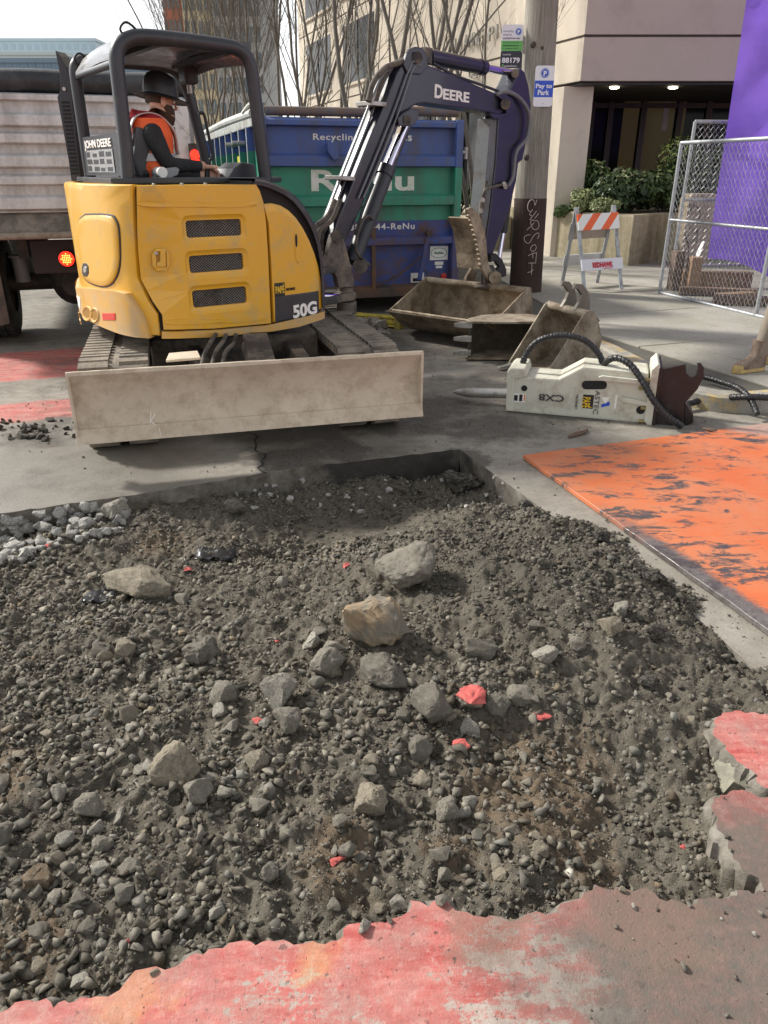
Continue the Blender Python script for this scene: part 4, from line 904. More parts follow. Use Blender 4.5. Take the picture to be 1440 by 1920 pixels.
# floor, sides with vertical ribs, back
mb = MB(); mb.obox(dp(-DW + .03, .1, zBt), DR * (DW - .06), DF * (DL - .1), V((0, 0, .05))); DB(mb, 'floor', BLUD)
for a in (-DW, -.05):
    for z0, z1, mat in ((zBt, zbg, BLUD), (zbg, zgb + .16, GRN), (zgb + .16, zT - .06, BLU)):
        mb = MB(); mb.obox(dp(a + .01, .08, z0), DR * .04, DF * (DL - .1), V((0, 0, z1 - z0))); DB(mb, 'side_sheet', mat)
    mb = MB(); mb.obox(dp(a - .04, .08, zT - .09), DR * .12, DF * DL, V((0, 0, .09))); DB(mb, 'top_rail', PM('pale worn rail', (.38, .42, .40), .55, 0, .15, 4, dirt=(.2, .17, .14), da=.35, ds=6), bevel=.01)
    for k in range(9):
        b = .35 + k * .6
        for z0, z1, mat in ((zBt, zbg, BLUD), (zbg, zgb + .16, GRN), (zgb + .16, zT - .09, BLU)):
            mb = MB(); mb.obox(dp(a + (-.06 if a < -1 else .04), b, z0), DR * .07, DF * .07, V((0, 0, z1 - z0))); DB(mb, 'side_rib', mat)
        if a < -1:
            mb = MB(); mb.obox(dp(a - .066, b - .003, zBt), DR * .006, DF * .03, V((0, 0, zT - .1 - zBt))); DB(mb, 'rib_edge', PM('worn rib edge', (.45, .48, .47), .6))
mb = MB(); mb.obox(dp(-DW, DL, zBt), DR * DW, DF * .05, V((0, 0, zT - zBt))); DB(mb, 'front_wall', BLU)
mb = MB(); mb.obox(dp(-DW - .045, 1.1, zgb - .02), DR * .004, DF * .2, V((0, 0, .14))); DB(mb, 'yellow_sticker', PM('sticker yellow', (.6, .55, .03), .5))
for y in (.9, 1.5): 
    mb = MB(); mb.cyl(dp(-DW - .15, y, zgb + .25), dp(-DW + .0, y, zgb + .25), .025); DB(mb, 'tarp_hook', STEEL)
# pipes lying on the rim
for (x0, y0), (x1, y1), r_, b in (((496, 207), (690, 211), .045, .1), ((730, 207), (858, 211), .05, .12)):
    mb = MB(); q0, q1 = [onpl(x, y, D0 + DF * b, DF) for x, y in ((x0, y0), (x1, y1))]; mb.lathe([(r_ * .8, 0), (r_, 0), (r_, (q1 - q0).length), (r_ * .8, (q1 - q0).length), (r_ * .8, .02)], q0, q1 - q0, 16, False); DB(mb, 'tarp_pipe', PM('old blue pipe', (.10, .13, .17), .6, .2, .3, 5, dirt=(.2, .13, .09), da=.4, ds=8), smooth=40)
mb = MB(); mb.tube([dp(-DW - .02, .1, zT + .03), dp(-DW - .02, 2.4, zT + .05), dp(-DW - .02, 5.4, zT + .03)], .045, 10); DB(mb, 'tarp_pipe', PM('pale pipe', (.42, .43, .40), .6, 0, .2, 6))
mb = MB(); mb.tube(curve_pts([dp(-DW, -.02, zT), dp(-DW + .03, -.04, zT + .07), dp(-DW - .03, .1, zT + .12), dp(-DW - .06, .5, zT + .06)]), .02, 6); DB(mb, 'tie_strap', PM('strap', (.5, .5, .46), .8))
# lettering, stickers, hardware on the end
def dtext(st, x0, x1, yb, yt, mat=WHITE, d=-.002, b=.048, bold=.02, par=None, h=None, **k):
    a, bq_, c = [onpl(x, y, D0 + DF * b, DF) for x, y in ((x0, yb), (x1, yb), (x0, yt))]
    return text(st, 1, a - DF * .001, DR, V((0, 0, 1)), mat, par or DP, width=(bq_ - a).dot(DR), height=h or (c.z - a.z), bold=bold, **k)
dtext('Recycling', 587, 672, 262, 246, par=e1, spacing=1.12); dtext('Services', 690, 772, 263, 247, par=e1, spacing=1.12)
OLDW = PM('old cream lettering', (.76, .79, .70), .6, 0, .12, 6, dirt=(.5, .56, .46), da=.25, ds=8, bump=0)
dtext('ReNu', 584, 776, 357, 316, OLDW, par=e2, bold=.03)
dtext('1-888-444-ReNu', 640, 777, 432, 420, par=e3, bold=.015, spacing=1.15)
def dplate(x0, y0, x1, y1, mat, name, d=.046, th=.003, par=None):
    a, b_ = onpl(x0, y1, D0 + DF * d, DF), onpl(x1, y0, D0 + DF * d, DF); mb = MB(); mb.obox(a, DR * (b_ - a).dot(DR), V((0, 0, b_.z - a.z)), -DF * th); return DB(mb, name, mat, par)
stk = dplate(806, 461, 840, 488, WHITE, 'company_sticker', par=e3)
c_ = onpl(823, 474, D0 + DF * .042, DF); mb = MB(); mb.tube([c_ + DR * .10 * math.cos(t) + V((0, 0, .055 * math.sin(t))) for t in np.linspace(0, 2 * math.pi, 25)], .0035, 5); DB(mb, 'sticker_oval', PM('sticker green', (.05, .25, .16), .5), e3)
text('ReNu', 1, c_ - DR * .055 - V((0, 0, .014)) - DF * .001, DR, V((0, 0, 1)), PM('sticker green', (.05, .25, .16), .5), e3, width=.11, height=.03, bold=.02)
dplate(815, 490, 831, 497, WHITE, 'small_sticker', par=e3); dplate(817, 498, 829, 503, WHITE, 'small_sticker', par=e3)
wst = dplate(770, 511, 795, 530, WHITE, 'warning_sticker', par=e3); dplate(774, 521, 791, 528, BLACK, 'sticker_print', .042, .0012, e3)
mb = MB(); c_ = onpl(832, 518, D0 + DF * .045, DF); mb.lathe([(.038, 0), (.036, .008), (.02, .012)], c_, -DF, 18); DB(mb, 'red_reflector', REDP, e3)
mb = MB(); mb.cbox(onpl(795, 480, D0 - DF * .04, DF), (onpl(804, 437, D0 - DF * .04, DF) - onpl(786, 527, D0 - DF * .04, DF)), DR * .05, DF * .03); DB(mb, 'latch_lever', BLUD, bevel=.006)
mb = MB(); c_ = onpl(804, 437, D0 - DF * .05, DF); mb.cyl(c_ - DF * .03, c_ + DF * .05, .035); DB(mb, 'lever_pivot', PM('rusty dark steel', (.07, .06, .055)))
mb = MB(); mb.tube([onpl(x, y, D0 - DF * .03, DF) for x, y in ((787, 508), (800, 507), (802, 513), (798, 529), (785, 530))], .006, 6); DB(mb, 'lever_keeper', MAT['rusty dark steel'])
ch = MB(); c0_, c1_ = onpl(700, 538, D0 - DF * .02, DF), onpl(793, 477, D0 - DF * .02, DF); nl = 26
for k in range(nl):
    f0 = k / nl; p = c0_.lerp(c1_, f0 + .5 / nl) - V((0, 0, .05 * math.sin(math.pi * f0))); d = (c1_ - c0_).normalized(); s_ = V((0, 0, 1)).cross(d).normalized() if k % 2 else d.cross(V((0, 0, 1))).cross(d).normalized()
    ch.tube([p + d * .022 * math.cos(t) + s_ * .010 * math.sin(t) for t in np.linspace(0, 2 * math.pi, 9)], .0045, 5)
stuff(DB(ch, 'chain', MAT['rusty dark steel']))
mb = MB(); mb.obox(onpl(698, 555, D0 - DF * .03, DF), DR * .05, DF * .04, V((0, 0, .75))); DB(mb, 'door_bar', MAT['rusty dark steel'], bevel=.005)
mb = MB(); mb.prism([onpl(x, y, D0 - DF * .02, DF) for x, y in ((610, 268), (630, 266), (632, 298), (622, 300), (612, 285))], -DF * .08); DB(mb, 'hinge_lug', BLU, bevel=.006)
mb = MB(); mb.cyl(dp(.0, -.0, dz(285)), dp(.07, -.0, dz(285)), .02); mb.cyl(dp(.05, -.0, dz(275)), dp(.05, -.0, dz(298)), .025); DB(mb, 'side_pin', STEEL)
mb = MB(); mb.cyl(dp(-DW + .0, -.07, dz(340)), dp(-DW, -.07, dz(285)), .022); DB(mb, 'side_pin', STEEL)
for a in (-DW + .25, -.45):
    mb = MB(); mb.lathe([(.10, 0), (.10, .16)], dp(a, .55, .10), DR, 20); DB(mb, 'roller', MAT['rusty dark steel'])
    mb = MB(); mb.obox(dp(a - .02, .1, .10), DR * .1, DF * 5.0, V((0, 0, zBt - .10))); DB(mb, 'skid_rail', MAT['rusty dark steel'])

# ---------------------------------------------------------------- beige office building
BC = V((3.2, 14.0, 0)); WL = V((-.36, .933, 0)).normalized(); WN = V((-WL.y, WL.x, 0))     # street face runs away to the left
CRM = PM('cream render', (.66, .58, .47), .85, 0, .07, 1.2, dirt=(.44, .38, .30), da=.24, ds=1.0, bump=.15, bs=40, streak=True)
CRMS = PM('shaded cream render', (.52, .445, .38), .85, 0, .05, 1.5, dirt=(.44, .375, .32), da=.2, ds=1.2, bump=.15, bs=40)  # darker, greyer copy of the cream render; front face's shade is in the colour
GLASS = NT('dark glass').done((.010, .011, .012), .08, spec=.10)
BRZ = PM('bronze frame', (.035, .028, .022), .45, .3, .2, 6)
BLD = thing('office_building', 'beige rendered office building with deep shaded entrance and raised wall lettering', 'building', BC + V((2, 6, 0)))
def BB_(m, name, mat, par=None, **k): return m.build(name, mat, BLD if par is None else par, **k)
def wp(a, d, z): return BC + WL * a + WN * d + V((0, 0, z))              # a along the street face, d out towards the street
zS = atY(1087, 154, 14.0).z; zG = atY(1092, 67, 14.0).z; HT = 13.
# upper storeys in courses with a recessed groove between
zs = [zS, zG, zG + 2.1, zG + 4.2, zG + 6.3, HT]
for z0, z1 in zip(zs[:-1], zs[1:]):
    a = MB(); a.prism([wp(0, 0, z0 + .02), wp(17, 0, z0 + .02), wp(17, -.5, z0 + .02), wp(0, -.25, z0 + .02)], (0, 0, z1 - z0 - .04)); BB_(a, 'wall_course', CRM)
    a = MB(); q = BC + V((.002, .002, z0 + .02)); a.obox(q, V((16, 0, 0)), V((0, .4, 0)), V((0, 0, z1 - z0 - .04))); BB_(a, 'front_course', CRMS)
mb = MB(); mb.prism([wp(.05, -.03, zS + .01), wp(17, -.03, zS + .01), wp(17, -8, zS + .01), BC + V((16, 8, zS + .01)), BC + V((16, .03, zS + .01))], (0, 0, HT - zS - .05)); BB_(mb, 'wall_core', PM('groove dark', (.16, .14, .12), .9))
# soffit and recessed entrance
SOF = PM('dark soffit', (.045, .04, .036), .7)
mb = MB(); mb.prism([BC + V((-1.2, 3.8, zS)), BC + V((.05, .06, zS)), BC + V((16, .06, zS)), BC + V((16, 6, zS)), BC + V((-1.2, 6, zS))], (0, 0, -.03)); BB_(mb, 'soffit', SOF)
for x in (1152, 1262):
    q = onpl(x, 163, V((0, 0, zS - .034)), V((0, 0, 1))); mb = MB(); mb.lathe([(.075, 0), (.075, .02), (.055, .026)], q, (0, 0, -1), 18); l_ = BB_(mb, 'downlight', EM('downlight', (1., .88, .62), 9.))
    li = bpy.data.lights.new('downlight', 'SPOT'); li.energy = 14; li.spot_size = R(110); li.color = (1, .82, .55); lo_ = bpy.data.objects.new('downlight_lamp', li); COL.objects.link(lo_); lo_.location = q - V((0, 0, .05)); adopt(lo_, BLD)
# corner pillar
mb = MB(); mb.prism([V((3.02, 14.33, .1)), V((3.52, 14.33, .1)), V((3.52, 15.6, .1)), V((2.62, 15.6, .1)), V((2.9, 14.62, .1))], (0, 0, zS - .13)); BB_(mb, 'corner_pillar', CRM, bevel=.01)
mb = MB(); mb.obox(V((3.53, 14.36, .1)), V((.012, 0, 0)), V((0, .8, 0)), V((0, 0, zS - .14)));
# glazed doors
YD = 17.4
def door_x(p): return atY(p, 260, YD).x
DG = []
frames = [1098, 1136, 1196, 1206, 1262, 1272, 1316, 1400]
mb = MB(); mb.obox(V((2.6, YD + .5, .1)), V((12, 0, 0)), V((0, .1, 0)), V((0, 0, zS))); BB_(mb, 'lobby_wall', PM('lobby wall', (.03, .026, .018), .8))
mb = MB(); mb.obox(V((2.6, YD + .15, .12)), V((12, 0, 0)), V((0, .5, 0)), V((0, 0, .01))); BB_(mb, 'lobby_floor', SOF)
for x in (1104, 1139, 1200, 1267, 1320, 1380):
    mb = MB(); mb.box((door_x(x), YD, 1.5), .12, .12, 2.9); BB_(mb, 'door_post', BRZ, bevel=.006)
for z in (.25, atY(1230, 180, YD).z, zS - .1):
    mb = MB(); mb.obox(V((2.7, YD - .04, z - .05)), V((10, 0, 0)), V((0, .08, 0)), V((0, 0, .1))); BB_(mb, 'door_rail', BRZ)
for x0, x1 in ((1106, 1136), (1142, 1197), (1203, 1264), (1270, 1317), (1323, 1377)):
    a, b = door_x(x0) + .05, door_x(x1) - .05; mb = MB(); mb.obox(V((a, YD, .3)), V((b - a, 0, 0)), V((0, .012, 0)), V((0, 0, 2.4))); BB_(mb, 'glass_door', GLASS_T if False else GLASS)
for x in (1196,): 
    pass
mb = MB(); q = atY(1252, 188, YD - .02); mb.obox(q - V((.05, 0, .55)), V((.11, 0, 0)), V((0, .004, 0)), V((0, 0, .55))); BB_(mb, 'door_notice', PM('paper grey', (.34, .34, .33), .6))
# panes on the door fronts, faint amber lobby glow put in as emission
for x0, x1 in ((1163, 1192), (1206, 1258), (1272, 1278)):
    a, b = door_x(x0), door_x(x1); mb = MB(); mb.obox(V((a, YD - .012, 1.25)), V((b - a, 0, 0)), V((0, .006, 0)), V((0, 0, atY(1230, 186, YD).z - 1.25))); BB_(mb, 'door_pane', NT('glow pane').done((.03, .026, .016), .1, emit=(.42, .30, .12), es=.03, spec=.08))
# ground floor of the street face: wall, dark windows
GW = []
mb = MB(); mb.prism([wp(.9, -.12, .1), wp(17, -.12, .1), wp(17, -.5, .1), wp(.9, -.5, .1)], (0, 0, .95)); BB_(mb, 'base_wall', CRM)
mb = MB(); mb.prism([wp(.9, -.3, 1.0), wp(17, -.3, 1.0), wp(17, -.5, 1.0), wp(.9, -.5, 1.0)], (0, 0, zS - 1.0)); BB_(mb, 'window_wall', BRZ)
for k in range(5):
    a0 = 1.6 + k * 3.2
    mb = MB(); mb.prism([wp(a0, -.10, 1.05), wp(a0 + .5, -.10, 1.05), wp(a0 + .5, -.45, 1.05), wp(a0, -.45, 1.05)], (0, 0, zS - 1.06)); BB_(mb, 'wall_pier', CRM)
    for j in range(2):
        b0 = a0 + .55 + j * 1.32; mb = MB(); mb.prism([wp(b0, -.27, 1.1), wp(b0 + 1.25, -.27, 1.1), wp(b0 + 1.25, -.28, 1.1), wp(b0, -.28, 1.1)], (0, 0, zS - 1.2)); wn = BB_(mb, 'window', GLASS)
        for b1 in (b0 - .03, b0 + 1.22):
            mb = MB(); mb.prism([wp(b1, -.22, 1.06), wp(b1 + .06, -.22, 1.06), wp(b1 + .06, -.29, 1.06), wp(b1, -.29, 1.06)], (0, 0, zS - 1.1)); BB_(mb, 'window_frame', BRZ, wn)
# upper floor windows further along the street face
for k in range(2):
    for fz in (zG + .35, zG + 2.5, zG + 4.6):
        a0 = 9.6 + k * 3.8; mb = MB(); mb.prism([wp(a0, .012, fz), wp(a0 + 2.6, .012, fz), wp(a0 + 2.6, -.02, fz), wp(a0, -.02, fz)], (0, 0, 1.45)); wn = BB_(mb, 'window', GLASS)
        mb = MB(); mb.prism([wp(a0 + 1.27, .03, fz), wp(a0 + 1.33, .03, fz), wp(a0 + 1.33, .0, fz), wp(a0 + 1.27, .0, fz)], (0, 0, 1.45)); BB_(mb, 'window_frame', BRZ, wn)
        mb = MB(); mb.prism([wp(a0 - .05, .06, fz - .08), wp(a0 + 2.65, .06, fz - .08), wp(a0 + 2.65, -.02, fz - .08), wp(a0 - .05, -.02, fz - .08)], (0, 0, .07)); BB_(mb, 'window_sill', CRM, wn)
# raised letters on the wall (standing a little off it)
LET = PM('brushed letter metal', (.42, .40, .36), .4, .6, .1, 8)
def wtext(st, x0, x1, yb, hpx):
    a, b = onpl(x0, yb, wp(0, .06, 0), WN), onpl(x1, yb - 12, wp(0, .06, 0), WN); c = onpl(x0, yb - hpx, wp(0, .06, 0), WN)
    W_ = (b - a).dot(-WL) / len(st)
    for i, ch_ in enumerate(st):
        if ch_ != ' ': text(ch_, 1, a - WL * W_ * (i + (.32 if ch_ == 'I' else 0)), -WL, V((0, 0, 1)), LET, BLD, name='wall_letter', depth=.02, width=W_ * (.2 if ch_ == 'I' else .82), height=c.z - a.z)
wtext('LIANNE PI', 854, 938, 97, 24); wtext('OLI', 881, 906, 148, 18)
# planter round the entrance corner
PLC = at(1176, 499, .12); PL1 = at(1012, 478, .12); PL2 = at(1262, 488, .12); ph_ = .78
PLM = PM('planter render', (.50, .43, .30), .9, 0, .1, 1.5, dirt=(.22, .19, .11), da=.36, ds=2.0, bump=.3, bs=40, streak=True)
pl = thing('planter', 'low beige rendered planter wall by the entrance', 'planter', (PLC.x, PLC.y, .12))
PLo = [PLC, PL2 + (PL2 - PLC) * 3, V((9, 17.3, .12)), V((2.9, 17.3, .12)), V((2.4, 16.2, .12)), PL1]
cen = sum(PLo, V()) / len(PLo); PLi = [p.lerp(cen, .12) for p in PLo]
def lift(P, z): return [V((p.x, p.y, z)) for p in P]
mb = MB(); mb.loft([lift(PLo, .10), lift(PLo, ph_ + .09), lift([p.lerp(cen, .006) for p in PLo], ph_ + .12), lift(PLi, ph_ + .12), lift(PLi, ph_ - .02)], False); mb.build('planter_wall', PLM, pl)
mb = MB(); mb.add(lift(PLi, ph_ - .0), [tuple(range(len(PLi)))]); mb.build('planter_soil', PM('garden soil', (.05, .04, .03), .95, bump=.6, bs=30), pl)
# second low wall further along the street face
mb = MB(); q = [wp(1.9, .9, .11), wp(9, .9, .11), wp(9, .0, .11), wp(1.9, .0, .11)]; mb.prism(q, (0, 0, .62)); tag(mb.build('planter_wall', PLM, None, bevel=.015), 'cream low planter wall under the dark office windows behind the pole', 'planter')
# ---------------------------------------------------------------- leaves and shrubs
def leaf_mat(name, a, b):
    t = NT(name); g = t.n('NewGeometry'); at_ = t.n('ObjectInfo'); c = t.mix(t.ramp(g.outputs['Random Per Island'], 0, 1), a, b); t.b.inputs['Subsurface Weight'].default_value = 0
    return t.done(c, .45, spec=.4)
def leaf_cloud(name, mat, pts, size, parent, seed=0, nrm=None):
    r = np.random.default_rng(seed); n = len(pts); a = r.normal(size=(n, 3)); 
    if nrm is not None: a = a * .55 + nrm
    a /= np.linalg.norm(a, axis=1)[:, None]; t = np.cross(a, r.normal(size=(n, 3))); t /= np.linalg.norm(t, axis=1)[:, None]; b = np.cross(a, t)
    s = size * r.uniform(.6, 1.3, (n, 1)); k = s * .45
    v = np.stack([pts - t * s, pts + b * k + a * s * .12, pts + t * s * 1.05, pts - b * k + a * s * .12], 1).reshape(-1, 3)
    f = np.arange(4 * n).reshape(-1, 4); me = bpy.data.meshes.new(name); me.vertices.add(4 * n); me.vertices.foreach_set('co', v.ravel())
    me.loops.add(4 * n); me.loops.foreach_set('vertex_index', f.ravel()); me.polygons.add(n); me.polygons.foreach_set('loop_start', np.arange(0, 4 * n, 4)); me.update(); me.validate()
    return put(me, name, mat, parent)
LEAFD = leaf_mat('leaf dark', (.020, .045, .016), (.075, .125, .035)); LEAFV = leaf_mat('leaf variegated', (.10, .16, .05), (.42, .45, .22)); LEAFM = leaf_mat('leaf mid', (.03, .06, .02), (.13, .19, .06))
TWIG = PM('twig bark', (.06, .05, .04), .9)
def shrub(name, label, c, rx, ry, rz, n, size, mat, seed, lumps=9):
    r = np.random.default_rng(seed); t = thing(name, label, 'shrub', (c[0], c[1], c[2])); P = []; NRM = []
    cs = [(r.uniform(-.55, .55) * rx, r.uniform(-.5, .5) * ry, r.uniform(.35, .72) * rz, r.uniform(.35, .55)) for _ in range(lumps)]
    for cx, cy, cz, f in cs:
        d = r.normal(size=(n // lumps, 3)); d /= np.linalg.norm(d, axis=1)[:, None]; rad = f * (.72 + .38 * r.random((len(d), 1)))
        P.append(d * rad * np.array([rx, ry, rz * .6]) + np.array([c[0] + cx, c[1] + cy, c[2] + cz])); NRM.append(d)
    P = np.vstack(P); NRM = np.vstack(NRM); ok = P[:, 2] > c[2] - .02; leaf_cloud('foliage', mat, P[ok], size, t, seed, NRM[ok] + np.array([0, 0, .35]))
    mb = MB()
    for k in range(7):
        a = r.uniform(0, 6.28); mb.tube([V(c), V(c) + V((math.cos(a) * rx * .3, math.sin(a) * ry * .3, rz * .4)), V(c) + V((math.cos(a) * rx * .55, math.sin(a) * ry * .5, rz * .75))], [.018, .012, .005], 5)
    mb.build('stem', TWIG, t)
zp = ph_ + .02
def pp(x, y, Y): q = atY(x, y, Y); return (q.x, q.y, zp)
shrub('evergreen_shrub', 'tall dark green shrub beside the building pillar', pp(1105, 380, 14.6), .38, .45, 1.0, 3400, .05, LEAFD, 1)
shrub('evergreen_shrub', 'broad dark green glossy hedge shrub in front of the doors', pp(1175, 395, 14.0), .75, .6, .80, 7000, .05, LEAFD, 2, 14)
shrub('evergreen_shrub', 'dark green shrub by the planter corner beside the fence', pp(1240, 395, 14.0), .55, .5, .82, 4600, .05, LEAFM, 3, 11)
shrub('variegated_shrub', 'round pale variegated shrub at the left of the planter', pp(1090, 392, 13.9), .34, .34, .50, 3600, .028, LEAFV, 4)
shrub('variegated_shrub', 'smaller pale variegated shrub low beside the barricade top', pp(1135, 396, 13.4), .27, .27, .38, 2600, .026, LEAFV, 5)
shrub('evergreen_shrub', 'grey green shrub seen through the wire mesh', pp(1300, 390, 14.3), .65, .5, 1.35, 3800, .045, LEAFM, 6)
shrub('low_plant', 'small leafy plant at the foot of the pillar', pp(1060, 385, 14.2), .22, .2, .22, 700, .05, LEAFM, 7, 4)
q = wp(3.2, .5, .72); shrub('wall_shrub', 'dark shrub below the office window behind the dumpster', (q.x, q.y, .72), .7, .45, .65, 2400, .05, LEAFD, 8)
# ---------------------------------------------------------------- bare street trees
BARK = PM('bark', (.135, .118, .10), .92, 0, .3, 12, dirt=(.14, .13, .10), da=.3, ds=8, bump=.5, bs=60, bd=.01)
def bare_tree(base, label, h, seed, stems=4, spread=.28, dense=1.0, r0=.075):
    r0 *= .72
    r = random.Random(seed); t = thing('bare_tree', label, 'tree', base, 'bare street trees'); trunk = MB(); crown = MB(); B = V(base)
    def grow(p, d, L, rad, lev, mb):
        n = max(3, int(L / .35)); pts = [p]; rr = [rad]; dd = d.copy()
        for k in range(n):
            dd = (dd + V((r.gauss(0, .06), r.gauss(0, .06), .035)) ).normalized(); pts.append(pts[-1] + dd * (L / n)); rr.append(max(.0022, rad * (1 - .8 * (k + 1) / n)))
        mb.tube(pts, rr, 7 if rad > .03 else 4 if rad > .012 else 3, False)
        if lev >= 3: return
        m = int(({0: 7, 1: 5, 2: 4}[lev]) * dense * min(1.3, L / 2 + .4))
        for _ in range(max(1, m)):
            f = r.uniform(.22, .97); i = min(int(f * n), n - 1); q = pts[i].lerp(pts[i + 1], f * n - i); a = r.uniform(0, 6.28); tilt = r.uniform(.3, .75)
            ax = (pts[i + 1] - pts[i]).normalized(); o = ax.orthogonal().normalized(); o.rotate(MX.Rotation(a, 3, ax)); nd = (ax * math.cos(tilt) + o * math.sin(tilt) + V((0, 0, .18))).normalized()
            grow(q, nd, L * r.uniform(.28, .55), max(.003, rr[i] * r.uniform(.3, .5)), lev + 1, crown)
    trunk.tube([B - V((0, 0, .05)), B + V((0, 0, .25)), B + V((0, 0, .55))], [r0 * 1.9, r0 * 1.5, r0 * 1.35], 10)
    for k in range(stems):
        a = k * 6.28 / stems + r.uniform(-.4, .4); d = V((math.cos(a) * spread, math.sin(a) * spread, 1)).normalized(); grow(B + V((0, 0, .4)) + d * .05, d, h * r.uniform(.8, 1.05), r0 * r.uniform(.75, 1.1), 0, trunk)
    trunk.build('trunk', BARK, t, smooth=60, fix=False); crown.build('crown', BARK, t, fix=False)
def tb(x, Y): q = atY(x, 400, Y); return (q.x, q.y, .1)
trees = [(888, 13.2, 'bare tree whose twigs cross the wall lettering beside the pole', 6.5, 4, .30, .8, .06), (800, 13.8, 'bare tree with thick grey trunk directly behind the boom knuckle', 7, 4, .22, .75, .075),
         (715, 14.6, 'bare tree leaning left behind the boom pipes', 7, 4, .34, .8, .08), (630, 17, 'bare multi-stemmed tree over the middle of the dumpster', 8, 5, .3, .85, .07),
         (560, 19, 'bare multi-stemmed tree over the left part of the dumpster', 8, 6, .26, 1.0, .07), (490, 21.5, 'bare tree behind the front canopy post', 8.5, 7, .3, 1.4, .06),
         (430, 25, 'bare tree with dense twigs seen through the canopy front', 9, 8, .3, 1.3, .06), (375, 29, 'farthest bare tree, seen through the canopy behind the operator', 10, 7, .3, 1.2, .06)]
for i, (x, Y, lb_, h, st, sp, de, r0) in enumerate(trees): bare_tree(tb(x, Y), lb_, h, 20 + i, st, sp, de, r0)
# ---------------------------------------------------------------- far buildings
def far_building(name, label, px0, px1, ytop, Y, mat, wmat, cols, rows, depth=12, x_off=0, win=(.6, .6), rot=None, floor0=.12):
    a, b = atY(px0, ytop, Y), atY(px1, ytop, Y); h = a.z; t = thing(name, label, 'building', ((a.x + b.x) / 2, Y, 0))
    u = V((b.x - a.x, 0, 0)) if rot is None else V((math.cos(rot), math.sin(rot), 0)) * (b.x - a.x); n = V((u.y, -u.x, 0)).normalized()
    o = V((a.x, Y, 0)); mb = MB(); mb.obox(o, u, -n * depth, V((0, 0, h))); mb.build('wall', mat, t)
    mb = MB(); mb.obox(o - u * .01 + n * .25 + V((0, 0, h - .5)), u * 1.02, -n * depth, V((0, 0, .55))); mb.build('roof_cornice', mat, t)
    cw_, rh = 1 / cols, h * (1 - floor0) / rows
    for i in range(cols):
        for j in range(rows):
            q = o + u * (cw_ * (i + .5 - win[0] / 2)) + V((0, 0, h * floor0 * .8 + rh * (j + .5 - win[1] / 2))); mb = MB(); mb.obox(q + n * .02, u * cw_ * win[0], V((0, 0, rh * win[1])), n * .04); w_ = mb.build('window', wmat, t)
            mb = MB(); mb.obox(q + n * .06 + u * cw_ * (win[0] / 2 - .02), u * cw_ * .04, V((0, 0, rh * win[1])), n * .03); mb.build('window_frame', mat, w_)
    return t
FB1 = PM('far brick', (.36, .13, .09), .9, 0, .1, .5); FB2 = PM('far tan', (.52, .43, .29), .9, 0, .1, .5); FB3 = PM('far hazed panel', (.46, .56, .62), .5, 0, .05, .1, bump=0); FB4 = PM('far slate', (.16, .22, .29), .4, 0, .1, .1, bump=0)
FGL = NT('far glass').done((.10, .14, .17), .15)
far_building('brick_building', 'distant red brick building rising behind the canopy roof', 288, 322, -150, 62, FB1, FGL, 4, 9, 8)
far_building('tan_tower', 'distant ochre tower block beside the red brick building', 315, 372, -260, 56, FB2, FGL, 4, 11, 8)
far_building('grey_tower', 'distant grey tower behind the bare trees', 372, 470, -300, 50, PM('far grey', (.46, .45, .43), .8, 0, .1, .4), FGL, 6, 12, 8)
far_building('pale_tower', 'pale blue office tower far off above the truck', -60, 178, 72, 190, FB3, PM('hazed glass', (.38, .50, .58), .3, 0, .03, .1, bump=0), 16, 14, 30)  # distance haze is put into the pale panel and glass colours
far_building('stepped_block', 'lower pale wing of the far office tower at the left edge', -160, 120, 98, 170, PM('far pale green', (.50, .56, .55), .6, 0, .05, .1, bump=0), FB3, 18, 9, 14)
far_building('glass_building', 'slate blue glass building just above the truck tarp', -140, 300, 110, 120, FB4, PM('slate glass', (.13, .20, .27), .2, 0, .05, .1, bump=0), 30, 10, 20, win=(.85, .8))
# ---------------------------------------------------------------- utility pole and parking signs
PB0 = at(985, 545, .12); PRr = .188
pole = thing('utility_pole', 'weathered grey wooden utility pole with dark brown painted foot', 'pole', (PB0.x, PB0.y, .11))
ztop_ = 9.0; lean = -.018
def pc(z): return V((PB0.x + lean * z, PB0.y, z))
def wood_mat(name, a, b):
    t = NT(name); v = t.scale(18, 18, .9); n = t.noise(3, 8, .7, v, .4); c = t.mix(t.ramp(n, .3, .72), a, b); n2 = t.noise(2, 5, .6); c = t.mix(t.ramp(n2, .5, .7, 0, .4), c, tuple(x * .6 for x in a))
    return t.done(c, .9, t.bump(n, .7, .01))
WOODG = wood_mat('weathered pole wood', (.13, .115, .095), (.36, .335, .29)); WOODB = wood_mat('brown painted pole', (.030, .018, .014), (.075, .042, .033))
zpaint = onpl(995, 372, V((0, PB0.y - .1, 0)), V((0, 1, 0))).z
mb = MB(); mb.loft([[pc(z) + V((math.cos(t), math.sin(t), 0)) * (PRr + .02 - .006 * z) for t in np.linspace(0, 2 * math.pi, 37)[:-1]] for z in (.1, zpaint)]); fo = mb.build('painted_foot', WOODB, pole, smooth=40)
mb = MB(); mb.loft([[pc(z) + V((math.cos(t), math.sin(t), 0)) * (PRr + .016 - .006 * z + random.uniform(-.002, .002)) for t in np.linspace(0, 2 * math.pi, 37)[:-1]] for z in np.linspace(zpaint, ztop_, 20)]); mb.build('shaft', WOODG, pole, smooth=40)
mb = MB(); kn = PM('wood knot', (.06, .05, .04), .9)
